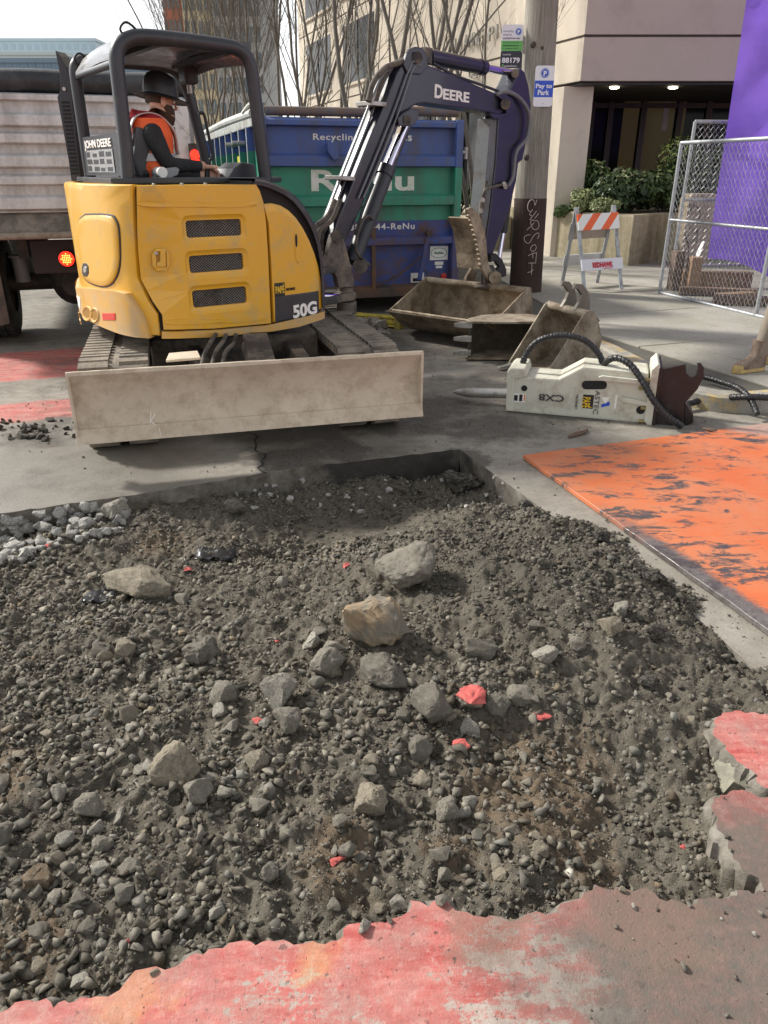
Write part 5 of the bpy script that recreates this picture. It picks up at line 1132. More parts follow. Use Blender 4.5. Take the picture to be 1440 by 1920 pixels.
for x, y in ((1000, 83), (1017, 90), (988, 295)):
    q = onpl(x, y, V((0, PB0.y - PRr - .002, 0)), V((0, 1, 0))); m2 = MB(); m2.ball(q + V((0, .02, 0)), .035, 10, 6, (1, .6, 1)); m2.build('knot', kn, pole, smooth=60)
def onpole(x, y):
    q = onpl(x, y, PB0 + V((0, -PRr * .95, 0)), V((0, 1, 0))); c = pc(q.z); rr_ = PRr + .024 - .006 * q.z; dx = max(-rr_ * .97, min(rr_ * .97, q.x - c.x)); return V((c.x + dx, c.y - math.sqrt(rr_ * rr_ - dx * dx), q.z))
gz = lambda l: [(930 + a / 9.6, 360 + b / 9.6) for a, b in l]
strokes = [[(735, 135), (690, 240), (685, 180), (655, 140), (610, 150), (575, 210), (565, 290), (585, 340), (620, 345)], [(655, 310), (600, 400), (640, 430)], [(725, 340), (600, 500)], [(765, 385), (690, 475)], [(690, 520), (640, 500), (615, 540), (635, 600), (650, 650), (700, 675), (755, 650), (770, 590), (745, 520), (700, 515)], [(680, 550), (555, 680)],
           [(610, 765), (545, 780), (505, 820), (520, 890), (570, 920), (610, 890), (660, 800), (720, 745), (765, 740), (770, 800), (740, 835)], [(700, 945), (650, 960), (615, 1010), (635, 1060), (685, 1055), (720, 1000), (700, 945)], [(735, 1090), (650, 1105), (570, 1145)], [(655, 1110), (655, 1190)], [(725, 1100), (715, 1200), (710, 1270)], [(580, 1275), (710, 1275)], [(640, 1280), (630, 1480)], [(560, 1445), (630, 1425), (665, 1390)]]
for s_ in strokes:
    P_ = curve_pts([onpole(*p) for p in gz(s_)], 4) if len(s_) > 2 else [onpole(*p) for p in gz(s_)]
    mb = MB(); mb.tube(P_, .0042, 5); mb.build('scrawl_stroke', PM('chalk scrawl', (.55, .45, .43), .8), fo, smooth=60)
def sign_plate(name, label, x0, y0, x1, y1, Y, tilt=0):
    a, b = atY(x0, y1, Y), atY(x1, y0, Y); w_, h_ = b.x - a.x, b.z - a.z; t = thing(name, label, 'sign', (a.x + w_ / 2, Y, a.z)); 
    def sp(u, v, d=0): return V((a.x + u * w_, Y - d, a.z + v * h_))
    return t, sp, w_, h_
def rplate(sp, u0, v0, u1, v1, w_, h_, r_, name, mat, par, d0=0, d1=.003):
    mb = MB(); mb.prism([sp(x / w_, y / h_, d0) for x, y in rrect(u0 * w_, v0 * h_, u1 * w_, v1 * h_, r_)], V((0, -(d1 - d0), 0))); return mb.build(name, mat, par)
SBL = PM('sign blue', (.012, .07, .52), .4, 0, .03, 5, bump=0); SLB = PM('sign light blue', (.02, .16, .45), .4, 0, .03, 5, bump=0); SGR = PM('sign green', (.12, .42, .10), .4, 0, .03, 5, bump=0); SWH = PM('sign white', (.72, .72, .78), .35, 0, .03, 5, bump=0); SNV = PM('sign navy', (.012, .016, .03), .4, 0, .03, 5, bump=0)
X = V((1, 0, 0)); Z = V((0, 0, 1))
def stext(s, sp, u0, u1, v0, v1, mat, par, d=.0048, **k):
    a, b, c = sp(u0, v0, d), sp(u1, v0, d), sp(u0, v1, d); return text(s, 1, a, X, Z, mat, par, width=b.x - a.x, height=c.z - a.z, depth=.001, **k)
def p_disc(sp, u, v, r_, par, w_, h_):
    for rr_, m_, d in ((r_ * 1.12, SLB, .0042), (r_ * .98, SWH, .0048), (r_ * .9, SBL, .0054)):
        mb = MB(); mb.lathe([(rr_, 0), (rr_, .0008)], sp(u, v, d), (0, -1, 0), 24); mb.build('emblem_ring', m_, par)
    q = sp(u, v, .0068); text('P', 1, q + V((-r_ * .38, 0, -r_ * .58)), X, Z, SWH, par, width=r_ * .85, height=r_ * 1.15, depth=.001, bold=.05)
t, sp, w_, h_ = sign_plate('pay_to_park_sign', 'white and blue Pay to Park sign fixed on the front of the wooden pole', 999, 123, 1041, 200, PB0.y - .225)
pl_ = rplate(sp, 0, 0, 1, 1, w_, h_, .03, 'sign_plate', SWH, t); rplate(sp, .01, .235, .99, .64, w_, h_, .002, 'blue_band', SBL, t, .003, .004)
p_disc(sp, .5, .82, w_ * .20, t, w_, h_); stext('Pay to', sp, .08, .92, .46, .60, SWH, t, bold=.03); stext('Park', sp, .2, .8, .29, .42, SWH, t, bold=.03); stext('4', sp, .48, .54, .06, .09, SNV, t)
mb = MB(); mb.box((sp(.5, .5).x, sp(.5, .5).y + .02, sp(.5, .5).z), .05, .03, .3); mb.build('sign_bracket', STEEL, t)
t, sp, w_, h_ = sign_plate('payment_zone_sign', 'tall white, green and black parking app sign reading 88179 left of the pole', 937, 46, 982, 128, PB0.y - .05)
pl_ = rplate(sp, 0, 0, 1, 1, w_, h_, .025, 'sign_plate', SWH, t); rplate(sp, .0, .40, 1, .635, w_, h_, .002, 'green_band', SGR, t, .003, .004); rplate(sp, .0, 0.0, 1, .40, w_, h_, .02, 'navy_band', SNV, t, .003, .0042)
p_disc(sp, .78, .84, w_ * .13, t, w_, h_); GT = PM('grey text', (.25, .25, .3), .5)
stext('Park & Pay', sp, .08, .55, .83, .885, GT, t); stext('using the', sp, .08, .48, .755, .81, GT, t); stext('paybyphone app', sp, .08, .86, .675, .735, SNV, t); stext('download the app now', sp, .10, .82, .585, .605, SNV, t); stext('paybyphone.com', sp, .10, .82, .51, .56, SNV, t, bold=.01); stext('or call 888 515 7275', sp, .10, .78, .445, .47, SNV, t)
stext('Location#', sp, .1, .48, .30, .345, SWH, t); stext('88179', sp, .08, .92, .13, .255, SWH, t, bold=.03); stext('paybyphone', sp, .21, .78, .035, .09, SWH, t); rplate(sp, .1, .045, .18, .085, w_, h_, .001, 'green_square', SGR, t, .004, .0055)
mb = MB(); mb.obox(sp(1.0, .38, -.005), V((.17, 0, 0)), V((0, .04, 0)), V((0, 0, .16))); mb.build('sign_bracket', STEEL, t)
# white board with black letters behind the dumpster
t, sp, w_, h_ = sign_plate('white_board', 'white board with black letters and bars behind the dumpster rim under the boom', 784, 148, 862, 214, 13.0)
rplate(sp, 0, 0, 1, 1, w_, h_, .01, 'board', SWH, t)
for u in (.0, .47, .72, .96): rplate(sp, u, 0, u + .03, 1, w_, h_, .001, 'board_bar', SNV, t, .003, .012)
stext('ONE', sp, .10, .46, .06, .25, SNV, t, bold=.02)
mb = MB(); mb.cyl(sp(.5, 0) - V((0, 0, 1.6)), sp(.5, .5), .03); mb.build('board_post', STEEL, t)

# ---------------------------------------------------------------- steel road plate
pA = at(980, 853, .028); pB = at(1440, 1180, .028); pC = at(1440, 783, .028)
d1 = (pB - pA).normalized(); d2 = (pC - pA).normalized(); d2 = (d2 - d1 * d2.dot(d1) * .6).normalized()
def plate_mat():
    t = NT('scraped orange plate'); a = math.atan2(d2.y, d2.x)
    v = t.scale(1, 2.4, 1, rot=-a + R(6)); n = t.noise(4.2, 11, .80, v, .5); n2 = t.noise(1.1, 5, .6); n3 = t.noise(55, 4, .7)
    x = t.math('ADD', n, t.math('MULTIPLY', t.math('SUBTRACT', n2, .5), .45)); x = t.math('ADD', x, t.math('MULTIPLY', t.math('SUBTRACT', n3, .5), .14))
    m = t.ramp(x, .545, .60); o = t.mix(t.ramp(n2, .3, .7), (.50, .105, .028), (.58, .165, .06)); o = t.mix(t.ramp(t.noise(16, 6, .7, v), .5, .72, 0, .55), o, (.52, .19, .085))
    st = t.mix(t.ramp(n3, .3, .7), (.075, .066, .064), (.17, .15, .145)); du = t.math('MULTIPLY', t.ramp(t.noise(2.2, 8, .7), .42, .66), .5); o = t.mix(du, o, (.42, .22, .13)); c = t.mix(m, o, st)
    dd = dotc(t, d2); e = t.math('SUBTRACT', dd, pA.dot(d2)); e = t.math('ADD', e, t.math('MULTIPLY', t.math('SUBTRACT', n, .5), .28)); bare = t.math('MULTIPLY', t.ramp(e, .05, .01), t.ramp(dotc(t, d1), pA.dot(d1) + .7, pA.dot(d1) + 1.2)); c = t.mix(bare, c, st)
    gm = blob(t, at(1420, 800), .35, .12, 4); c = t.mix(t.math('MULTIPLY', gm, .75), c, (.34, .29, .26))
    r = t.ramp(m, 0, 1, .5, .42); return t.done(c, r, t.bump(t.math('ADD', t.math('MULTIPLY', m, -.5), t.math('MULTIPLY', n3, .3)), .5, .003), t.math('MULTIPLY', m, .5))
mb = MB(); P_ = [pA, pA + d1 * 2.6, pA + d1 * 2.6 + d2 * 2.05, pA + d2 * 2.05]
NS = 30; edge = lambda a, b: [a.lerp(b, k / NS) for k in range(NS)]
loop = edge(P_[0], P_[1]) + edge(P_[1], P_[2]) + edge(P_[2], P_[3]) + edge(P_[3], P_[0])
loop = [p + V((random.uniform(-.003, .003), random.uniform(-.003, .003), 0)) for p in loop]
mb.prism([p - V((0, 0, .023)) for p in loop], (0, 0, .024)); tag(mb.build('steel_road_plate', plate_mat(), bevel=.002, seg=1), 'large orange painted steel plate with scraped dark streaks lying on the street', 'steel plate')
EDG = PM('worn plate edge', (.25, .24, .24), .4, .6, .3, 12, dirt=(.10, .08, .07), da=.35, ds=10)
# ---------------------------------------------------------------- hydraulic breaker
HA = at(952, 772, 0); HB = at(1285, 800, 0); HD = (HB - HA).normalized(); HNm = V((-HD.y, HD.x, 0)); Zv = V((0, 0, 1))
def hx(a, b, off=0.): return onpl(a, b, HA + HNm * off, HNm)
def hq(u, off, z): return HA + HD * u + HNm * off + Zv * z
HM = thing('hydraulic_breaker', 'off-white hydraulic breaker attachment with chisel and black hoses lying on the street', 'breaker', HA + HD * .6)
CRW = PM('breaker paint', (.56, .56, .47), .5, 0, .07, 4, dirt=(.36, .31, .24), da=.26, ds=5, bump=.1, bs=50)
BRK = PM('breaker bracket', (.011, .008, .009), .38, 0, .3, 5, dirt=(.04, .035, .033), da=.22, ds=6, bump=.1, bs=60)
def HBd(m, name, mat, par=None, **k): return m.build(name, mat, HM if par is None else par, **k)
def hpl(pts, off, th, name, mat, par=None, bevel=.008):
    mb = MB(); mb.prism([hx(a, b, off) for a, b in pts], HNm * th); return HBd(mb, name, mat, par, bevel=bevel)
body = hpl([(949, 771), (952, 702), (965, 706), (1048, 711), (1093, 688), (1216, 700), (1218, 795), (1130, 787)], 0, .30, 'housing', CRW, None, .012)
hpl([(948, 771), (951, 696), (958, 690), (984, 691), (988, 706), (965, 712), (963, 772)], -.012, .32, 'front_head', CRW, body, .01)
hpl([(1214, 797), (1208, 790), (1222, 694), (1234, 683), (1238, 686), (1222, 798)], -.03, .36, 'rear_flange', CRW, body, .004)
hpl([(1122, 707), (1130, 705), (1210, 714), (1212, 722), (1124, 714)], -.03, .03, 'side_rib', CRW, body, .004)
hpl([(1163, 748), (1168, 745), (1213, 754), (1213, 762), (1166, 754)], -.03, .03, 'side_rib', CRW, body, .004)
hpl([(1091, 694), (1180, 697), (1174, 702), (1092, 699)], .08, .14, 'top_port_plate', PM('port plate', (.16, .17, .18), .4), body, .003)
mb = MB(); o_ = rrect(1091, 714, 1138, 730, 7.8, 6); mb.prism([hx(a, b, -.003) for a, b in o_], HNm * .002); HBd(mb, 'side_slot', DARK, body)
for x, y, r_ in ((983, 728, .021), (1201, 769, .028)):
    mb = MB(); mb.lathe([(r_, 0), (r_, .0015)], hx(x, y, -.0015), -HNm, 18); HBd(mb, 'side_hole', DARK, body)
for x, y in ((1203, 728), (1207, 765), (1203, 790), (1207, 712)):
    mb = MB(); mb.cyl(hx(x, y, .0) - HD * .02, hx(x, y, .0) + HD * .06, .013, n=8); HBd(mb, 'tie_bolt', PM('brass bolt', (.35, .27, .12), .4, .6), body)
mb = MB(); q0, q1 = hx(957, 738, .15), hx(850, 735, .15); L_ = (q1 - q0).length; mb.lathe([(.036, 0), (.036, L_ * .72), (.031, L_ * .80), (.020, L_ * .93), (.007, L_)], q0, q1 - q0, 20); HBd(mb, 'chisel', STEEL, smooth=30)
# decals
def hplate(x0, y0, x1, y1, mat, name, off=-.002):
    a, b = hx(x0, y1, off), hx(x1, y0, off); mb = MB(); mb.prism([a, a + HD * (b - a).dot(HD), b, a + Zv * (b.z - a.z)], HNm * .0012); return HBd(mb, name, mat, body)
hplate(961, 739, 986, 753, WHITE, 'warning_sticker'); hplate(963, 741, 971, 751, BLACK, 'sticker_print', -.0034); hplate(973, 740, 980, 752, BLACK, 'sticker_print', -.0034); hplate(982, 740, 985, 752, ORG, 'sticker_bar', -.0034)
hplate(1091, 741, 1114, 765, BLACK, 'dealer_sticker'); hplate(1151, 741, 1158, 766, WHITE, 'small_sticker')
def htext(s, x0, y0, xd, yd, w_, h_, mat, **k): return text(s, 1, hx(x0, y0, -.0042), xd, yd, mat, body, width=w_, height=h_, depth=.0008, **k)
DKT = PM('print dark', (.05, .05, .05), .5, bump=0)
htext('CX8', 1058, 742, -HD, -Zv, .17, .048, DKT, bold=.02)
htext('PAPÉ', 1093, 744, -Zv, HD, .075, .068, YPR, bold=.02); htext('MACHINERY', 1080, 740, -Zv, HD, .10, .018, DKT)
htext('ASTEC', 1117, 732, -Zv, HD, .165, .032, DKT)
for tri, m_ in (([(1128, 745), (1143, 745), (1135, 759)], WHITE), ([(1127, 764), (1128, 758), (1143, 753), (1143, 760)], SBL)):
    mb = MB(); mb.prism([hx(a, b, -.0025) for a, b in tri], HNm * .0012); HBd(mb, 'emblem', m_, body)
# black mounting bracket with two hooked cheeks
chk = [(1233, 702), (1240, 693), (1286, 683), (1287, 700), (1296, 708), (1306, 703), (1309, 688), (1307, 682), (1314, 681), (1320, 690), (1320, 705), (1308, 730), (1290, 750), (1283, 756), (1283, 800), (1228, 797)]
for off in (.0, .24): hpl(chk, off, .028, 'bracket_cheek', BRK, None, .003)
hpl([(1221, 797), (1236, 690), (1243, 690), (1228, 799)], -.03, .36, 'bracket_plate', BRK, None, .003)
mb = MB(); mb.prism([hx(1283, 752, .03), hx(1283, 800, .03), hx(1300, 793, .03), hx(1300, 778, .03)], HNm * .22); HBd(mb, 'bracket_foot', BRK, bevel=.004)
HOSE = NT('spiral hose')
_w = HOSE.n('TexWave'); _w.inputs['Scale'].default_value = 16; _w.inputs['Distortion'].default_value = .4; HOSE.l(HOSE.co, _w.inputs['Vector'])
HOSE = HOSE.done((.018, .018, .02), .45, HOSE.bump(_w.outputs['Fac'], .3, .006))
def spiral(mb, P, r, pitch=.028, wr=.0045):
    L = 0; out = []; prev = None; a = None; ph = 0
    for i in range(len(P) - 1):
        t = (P[i + 1] - P[i]).normalized(); a = (t.orthogonal() if a is None else a - t * a.dot(t)).normalized(); b = t.cross(a); n = max(2, int((P[i + 1] - P[i]).length / pitch * 9))
        for k in range(n):
            q = P[i].lerp(P[i + 1], k / n); out.append(q + (a * math.cos(ph) + b * math.sin(ph)) * r); ph += 2 * math.pi * (P[i + 1] - P[i]).length / n / pitch
    mb.tube(out, wr, 4)
def hose(pts, name, r=.021, n=10, par=None):
    P = curve_pts(pts, n); mb = MB(); mb.tube(P, r, 10); o = (mb.build(name, HOSE, par, smooth=60) if par else mb.build(name, HOSE, smooth=60)); mb = MB(); spiral(mb, P, r); mb.build('hose_spiral_guard', PM('hose guard', (.022, .022, .025), .5), o, fix=False, smooth=60); return o
hose([hx(978, 695, .15), hx(985, 668, .15), hx(1008, 640, .15), hx(1050, 629, .15), hx(1095, 638, .15), hx(1125, 668, .15), hx(1131, 698, .15)], 'hose', par=HM)
hose([hx(1130, 698, .12), hx(1135, 680, .1), hx(1155, 671, .06), hx(1182, 684, .0), hx(1205, 715, -.06), hx(1225, 750, -.1), hx(1250, 780, -.1), hx(1278, 799, -.06)], 'hose', par=HM)
g = lambda a, b, z=.03: at(a, b, z)
hose([g(1240, 772, .03), g(1290, 757, .05), g(1335, 748, .06), g(1400, 744, .14), g(1470, 748, .14)], 'hose', par=HM)
hose([g(1318, 706, .16), g(1350, 715, .16), g(1385, 728, .16), g(1408, 750, .12), g(1420, 777, .05)], 'hose', .019, par=HM)
# ---------------------------------------------------------------- two loose buckets
LB = PM('loose bucket steel', (.33, .285, .22), .65, .1, .2, 4, dirt=(.14, .105, .07), da=.36, ds=6, bump=.35, bs=45, bd=.006); LBD = PM('bucket inside', (.10, .085, .065), .8, 0, .3, 5, dirt=(.05, .04, .03), da=.4, ds=6, bump=.5, bs=40)
# narrow toothed bucket lying on its side, mouth to the camera
b2 = at(876, 676, 0); u2 = V((1, -.06, 0)).normalized(); v2 = V((.06, 1, 0)).normalized()
def b2p(u, v, z): return b2 + u2 * u + v2 * v + Zv * z
NBk = thing('narrow_bucket', 'narrow toothed digging bucket lying on its side with its mouth towards the camera', 'bucket', b2 + u2 * .4)
prof2 = [(0, 0), (.05, .16), (.16, .30), (.34, .38), (.52, .37), (.64, .28), (.70, .14), (.70, .02)]
ins2 = [(.014, .0), (.062, .152), (.167, .288), (.342, .366), (.514, .357), (.627, .272), (.686, .136), (.686, .02)]
mb = MB(); mb.loft([[b2p(u, v, z) for u, v in prof2 + ins2[::-1]] for z in np.linspace(.03, .33, 5)]); sh = mb.build('shell', LBD, NBk, smooth=35)
for z, nm in ((.012, 'side_plate'), (.33, 'side_plate')):
    mb = MB(); mb.prism([b2p(u, v, z) for u, v in [(-.02, -.02), (.72, -.0), (.74, .12), (.72, .3), (.55, .4), (.33, .41), (.12, .31), (.0, .14)]], (0, 0, .018)); mb.build(nm, LB, NBk, bevel=.003)
for z in (.04, .165, .285):
    mb = MB(); mb.loft([[b2p(.03, .0, z), b2p(.03, .03, z), b2p(.03, .03, z + .055), b2p(.03, .0, z + .055)], [b2p(-.05, -.01, z + .003), b2p(-.05, .025, z + .003), b2p(-.05, .025, z + .052), b2p(-.05, -.01, z + .052)], [b2p(-.13, -.005, z + .012), b2p(-.13, .004, z + .012), b2p(-.13, .004, z + .043), b2p(-.13, -.005, z + .043)]]); mb.build('tooth', STEEL, NBk, bevel=.004)
# larger bucket standing on its heel, mouth to the left
W3 = V((.42, -.91, 0)).normalized(); P3 = V((.91, .42, 0)).normalized(); b3 = at(986, 696, .03); b3 = V((b3.x, b3.y, 0))
def b3p(p, w_, z): return b3 + P3 * p + W3 * w_ + Zv * z
LBk = thing('digging_bucket', 'tan digging bucket standing with its mouth up to the left and hooked ears on top', 'bucket', b3 + P3 * .3)
prof3 = [(0, .02), (.12, .0), (.28, .005), (.42, .06), (.50, .17), (.52, .30), (.47, .42), (.39, .50)]
ins3 = [(p - .0, z + .016) for p, z in prof3[:3]] + [(.41, .075), (.485, .178), (.503, .30), (.456, .41), (.38, .487)]
hw3 = .25
mb = MB(); mb.loft([[b3p(p, w_, z) for p, z in prof3 + ins3[::-1]] for w_ in np.linspace(-hw3, hw3, 7)]); mb.build('shell', LB, LBk, smooth=35)
for w_, th in ((-hw3 - .002, -.016), (hw3 + .002, .016)):
    mb = MB(); mb.prism([b3p(p, w_, z) for p, z in [(-.02, .02), (.12, -.0), (.28, .002), (.43, .055), (.515, .165), (.535, .30), (.485, .43), (.42, .53), (.37, .545), (.32, .51), (.18, .30)]], W3 * th); mb.build('side_plate', LB, LBk, bevel=.004)
mb = MB(); mb.cyl(b3p(.375, -hw3, .505), b3p(.375, hw3, .505), .034); mb.build('top_tube', LB, LBk)
for w_ in (-.08, .09):
    mb = MB(); mb.prism([b3p(p, w_, z) for p, z in [(.34, .52), (.38, .58), (.40, .64), (.35, .69), (.31, .69), (.33, .73), (.40, .72), (.46, .66), (.49, .58), (.50, .50), (.47, .44), (.40, .50)]], W3 * .035); mb.build('hooked_ear', PM('ear steel', (.16, .145, .125), .55, .4, .3, 6), LBk, bevel=.004)
mb = MB(); mb.prism([b3p(p, .02, z) for p, z in [(.50, .34), (.58, .42), (.64, .44), (.67, .40), (.63, .38), (.60, .32), (.52, .26)]], W3 * .04); mb.build('rear_hook', MAT['ear steel'], LBk, bevel=.004)
for w_ in (-.22, .0, .2):
    mb = MB(); mb.loft([[b3p(.02, w_ - .03, .015), b3p(.02, w_ + .03, .015), b3p(.02, w_ + .03, .05), b3p(.02, w_ - .03, .05)], [b3p(-.13, w_ - .02, .02), b3p(-.13, w_ + .02, .02), b3p(-.13, w_ + .02, .03), b3p(-.13, w_ - .02, .03)]]); mb.build('tooth', STEEL, LBk, bevel=.003)
# ---------------------------------------------------------------- yellow beam and rag in front of the dumpster
y0 = at(618, 606, 0); y1 = at(749, 618, 0); yd_ = (y1 - y0).normalized(); yn = V((-yd_.y, yd_.x, 0)); yl = (y1 - y0).length
YB = thing('yellow_beam', 'yellow painted steel beam lying on the ground under the dumpster end', 'steel beam', y0.lerp(y1, .5)); YPT = PM('yellow beam paint', (.62, .50, .06), .5, 0, .12, 6, dirt=(.25, .2, .08), da=.33, ds=9)
def yb(a, n_, z): return y0 + yd_ * a + yn * n_ + Zv * z
for z in (.02, .105):
    mb = MB(); mb.obox(yb(-.4, 0, z), yd_ * (yl + .4), yn * .10, Zv * .022); mb.build('flange', YPT, YB, bevel=.004)
mb = MB(); mb.obox(yb(-.4, .035, .04), yd_ * (yl + .4), yn * .03, Zv * .066); mb.build('web', YPT, YB)
for a in (.05, .55): mb = MB(); mb.obox(yb(a, .012, .05), yd_ * .42, yn * .02, Zv * .045); mb.build('web_panel', YPT, YB, bevel=.006)
mb = MB(); mb.obox(yb(yl - .05, -.02, .0), yd_ * .06, yn * .14, Zv * .14); mb.build('end_block', YPT, YB, bevel=.008)
def lump(name, c, rx, ry, rz, mat, seed, amp=.35, fq=6., label=None, cat=None, n=24):
    from mathutils import noise as NZ
    mb = MB(); c = V(c); rings = []
    for j in range(n // 2 + 1):
        t = math.pi * min(max(j / (n // 2), .02), .98); rg = []
        for k in range(n):
            a = 2 * math.pi * k / n; d = V((math.cos(a) * math.sin(t), math.sin(a) * math.sin(t), math.cos(t))); f = 1 + amp * NZ.fractal(d * fq * .35 + V((seed, 0, 0)), 1., 2., 4)
            rg.append(c + V((d.x * rx, d.y * ry, d.z * rz)) * f)
        rings.append(rg)
    mb.loft(rings); o = mb.build(name, mat, smooth=30)
    if label: tag(o, label, cat)
    return o
q = at(690, 616, .04); lump('rag', q, .17, .10, .09, PM('dirty rag', (.42, .40, .38), .9, 0, .25, 12, dirt=(.16, .13, .11), da=.4, ds=12), 3, .9, 9, 'crumpled dirty white rag lying against the yellow beam', 'rag')
# ---------------------------------------------------------------- A-frame barricade
FL, FRt, RL, RR = at(1096, 546, .12), at(1165, 542, .12), at(1053, 536, .12), at(1119, 530, .12)
AL = atY(1081, 389, (FL.y + RL.y) / 2); AR = atY(1151, 385, (FRt.y + RR.y) / 2)
BA = thing('barricade', 'folding A-frame barricade with orange and white striped board and red scribble', 'barricade', (FL + FRt + RL + RR) / 4); GALV = PM('galvanised steel', (.40, .42, .44), .45, .5, .12, 8, dirt=(.25, .25, .25), da=.25, ds=10)
for a, b in ((FL, AL), (FRt, AR), (RL, AL), (RR, AR)):
    mb = MB(); d = (b - a); s_ = V((1, .1, 0)).normalized(); mb.cbox((a + b) / 2, d * 1.0, s_ * .045, d.cross(s_).normalized() * .03); mb.build('leg', GALV, BA, bevel=.003)
def stripe_mat():
    t = NT('orange and white stripes'); s_ = t.n('SeparateXYZ'); t.l(t.co, s_.inputs[0]); x = t.math('ADD', s_.outputs[0], t.math('MULTIPLY', s_.outputs[2], -.75)); x = t.math('FRACT', t.math('DIVIDE', t.math('SUBTRACT', x, FL.x - .33), .262)); m = t.math('GREATER_THAN', x, .55)
    return t.done(t.mix(m, (.78, .78, .76), (.80, .12, .02)), .4)
def board(a0, a1, b0, b1, f0, f1, mat, name, out=.022, ov=.03):
    l0, l1, r0, r1 = a0.lerp(a1, f0), a0.lerp(a1, f1), b0.lerp(b1, f0), b0.lerp(b1, f1); x = (r0 - l0).normalized(); n = (l1 - l0).cross(x).normalized()
    n = n if n.y < 0 else -n; mb = MB(); mb.prism([p + n * out for p in (l0 - x * ov, r0 + x * ov, r1 + x * ov, l1 - x * ov)], n * .02); o = mb.build(name, mat, BA, bevel=.003); return l0 + n * (out + .021), r0 + n * (out + .021), l1 + n * (out + .021), x, n
board(FL, AL, FRt, AR, .72, .91, stripe_mat(), 'striped_board')
q0_, q1_, q2_, x_, n_ = board(FL, AL, FRt, AR, .24, .375, SWH, 'lower_board')
SCR = PM('red spray', (.55, .03, .06), .6, bump=0)
text('REDHAWK', 1, q0_ + x_ * .13 + (q2_ - q0_) * .25, x_, (q2_ - q0_), SCR, BA, name='scribble', width=.32, height=.07, bold=.06, depth=.0008)
mb = MB(); mb.tube([q0_ + x_ * .3 + (q2_ - q0_) * .12, q0_ + x_ * .43 + (q2_ - q0_) * .13], .005, 5); mb.build('scribble', SCR, BA)
board(RL, AL, RR, AR, .60, .80, PM('board back', (.30, .28, .24), .8), 'rear_board', -.03); board(RL, AL, RR, AR, .26, .40, PM('board back pale', (.5, .5, .5), .7), 'rear_board', -.03)
# ---------------------------------------------------------------- temporary fence panels
def chainlink(o, u, L, z0, z1, name, par, cell=.068, wr=.0026):
    mb = MB(); u = u.normalized(); n = V((-u.y, u.x, 0)); k = 0
    while k * cell < L:
        pts = []; z = z0; j = 0
        while z <= z1:
            pts.append(o + u * (k * cell + (.5 * cell if j % 2 else 0) + .005) + Zv * z + n * (.004 if (j + k) % 2 else -.004)); z += cell * .62; j += 1
        mb.tube(pts, wr, 3, False); 
        k += .5 if False else 1
        pts2 = [p + u * cell if i % 2 == 0 else p - n * .002 for i, p in enumerate(pts)]
        mb.tube(pts2, wr, 3, False)
    ob = mb.build(name, PM('fence wire', (.40, .41, .42), .45, .6, .1, 10), par, fix=False); stuff(ob); return ob
def fence(label, o, u, L, zt, zb, zm, posts, name='fence_panel', r=.021):
    t = thing(name, label, 'fence', o + u * (L / 2)); u = u.normalized()
    def fp(a, z): return V((o.x, o.y, 0)) + u * a + Zv * z
    for a, z0, b, z1, nm in [(0, zb, L, zb, 'bottom_rail'), (0, zt, L, zt, 'top_rail'), (0, zm, L, zm, 'middle_rail')] + [(a, zb, a, zt, 'post') for a in posts]:
        mb = MB(); mb.cyl(fp(a, z0), fp(b, z1), r if nm != 'middle_rail' else r * .8, n=12); mb.build(nm, GALV, t, smooth=40)
    chainlink(V((o.x, o.y, 0)) + V((-u.y, u.x, 0)) * -.012, u, L, zb, zt, 'wire_mesh', t); return t
fA = at(1236, 549, .13); fB = at(1440, 598, .13); ztA = onpl(1272, 268, fA, V((0, 1, 0))).z; zmA = onpl(1251, 412, fA, V((0, 1, 0))).z
fd = (fB - fA).normalized(); fpost = (at(1380, 594, .13) - fA).length
fence('leaning-end chain-link fence panel in front of the purple sheeting', fA, fd, 3.4, ztA, .135, zmA, (0, fpost, 3.4))
fC = atY(1277, 400, 10.35); fence('taller chain-link fence panel behind, seen left of the purple sheeting', V((fC.x, fC.y, 0)), V((1, .12, 0)), 3.2, atY(1280, 228, 10.35).z, .4, atY(1280, 375, 10.35).z, (0, 1.6, 3.2))
# ---------------------------------------------------------------- purple sheeting with things under it
def purple():
    t = NT('purple sheeting'); n = t.noise(1.5, 5, .6); c = t.mix(t.ramp(n, .3, .7), (.25, .135, .78), (.37, .22, .92)); t.done(c, .38, t.bump(t.noise(5, 5, .6, t.scale(1, 1, 2.2)), .35, .03), spec=.35)
    tr = t.n('BsdfTranslucent'); t.setin(tr.inputs[0], c); mx = t.n('MixShader'); mx.inputs[0].default_value = .45; t.l(t.b.outputs[0], mx.inputs[1]); t.l(tr.outputs[0], mx.inputs[2]); out = [x for x in t.N if x.type == 'OUTPUT_MATERIAL'][0]; t.l(mx.outputs[0], out.inputs[0]); return t.m
from mathutils import noise as NZ
mb = MB(); rows = []; pu = V((1, -.30, 0)).normalized(); pn = V((pu.y, -pu.x, 0))
for j in range(61):
    f = j / 60; row = []
    for i in range(49):
        a = i / 48; z0 = .52 - .42 * min(1, a * 2.4) + .05 * math.sin(a * 20); z = z0 + (6.6 - z0) * f
        base = V((4.22 - .09 * min(1, z / 4), 10.22, 0)) + pu * (a * 4.2)
        w_ = NZ.fractal(V((a * 3.2 + 3, z * .55, 7)), 1, 2, 5) * .20 + (1 - abs(NZ.noise(V((a * 5 + z * .9, z * .5 - a * 2, 2))))) ** 6 * .05 + (1 - abs(NZ.noise(V((a * 4 - z * .7, z * .8 + a * 3, 9))))) ** 8 * .05 + (.22 * max(0, 1 - z / .9) ** 2)
        row.append(base + pn * w_ + Zv * z)
    rows.append(row)
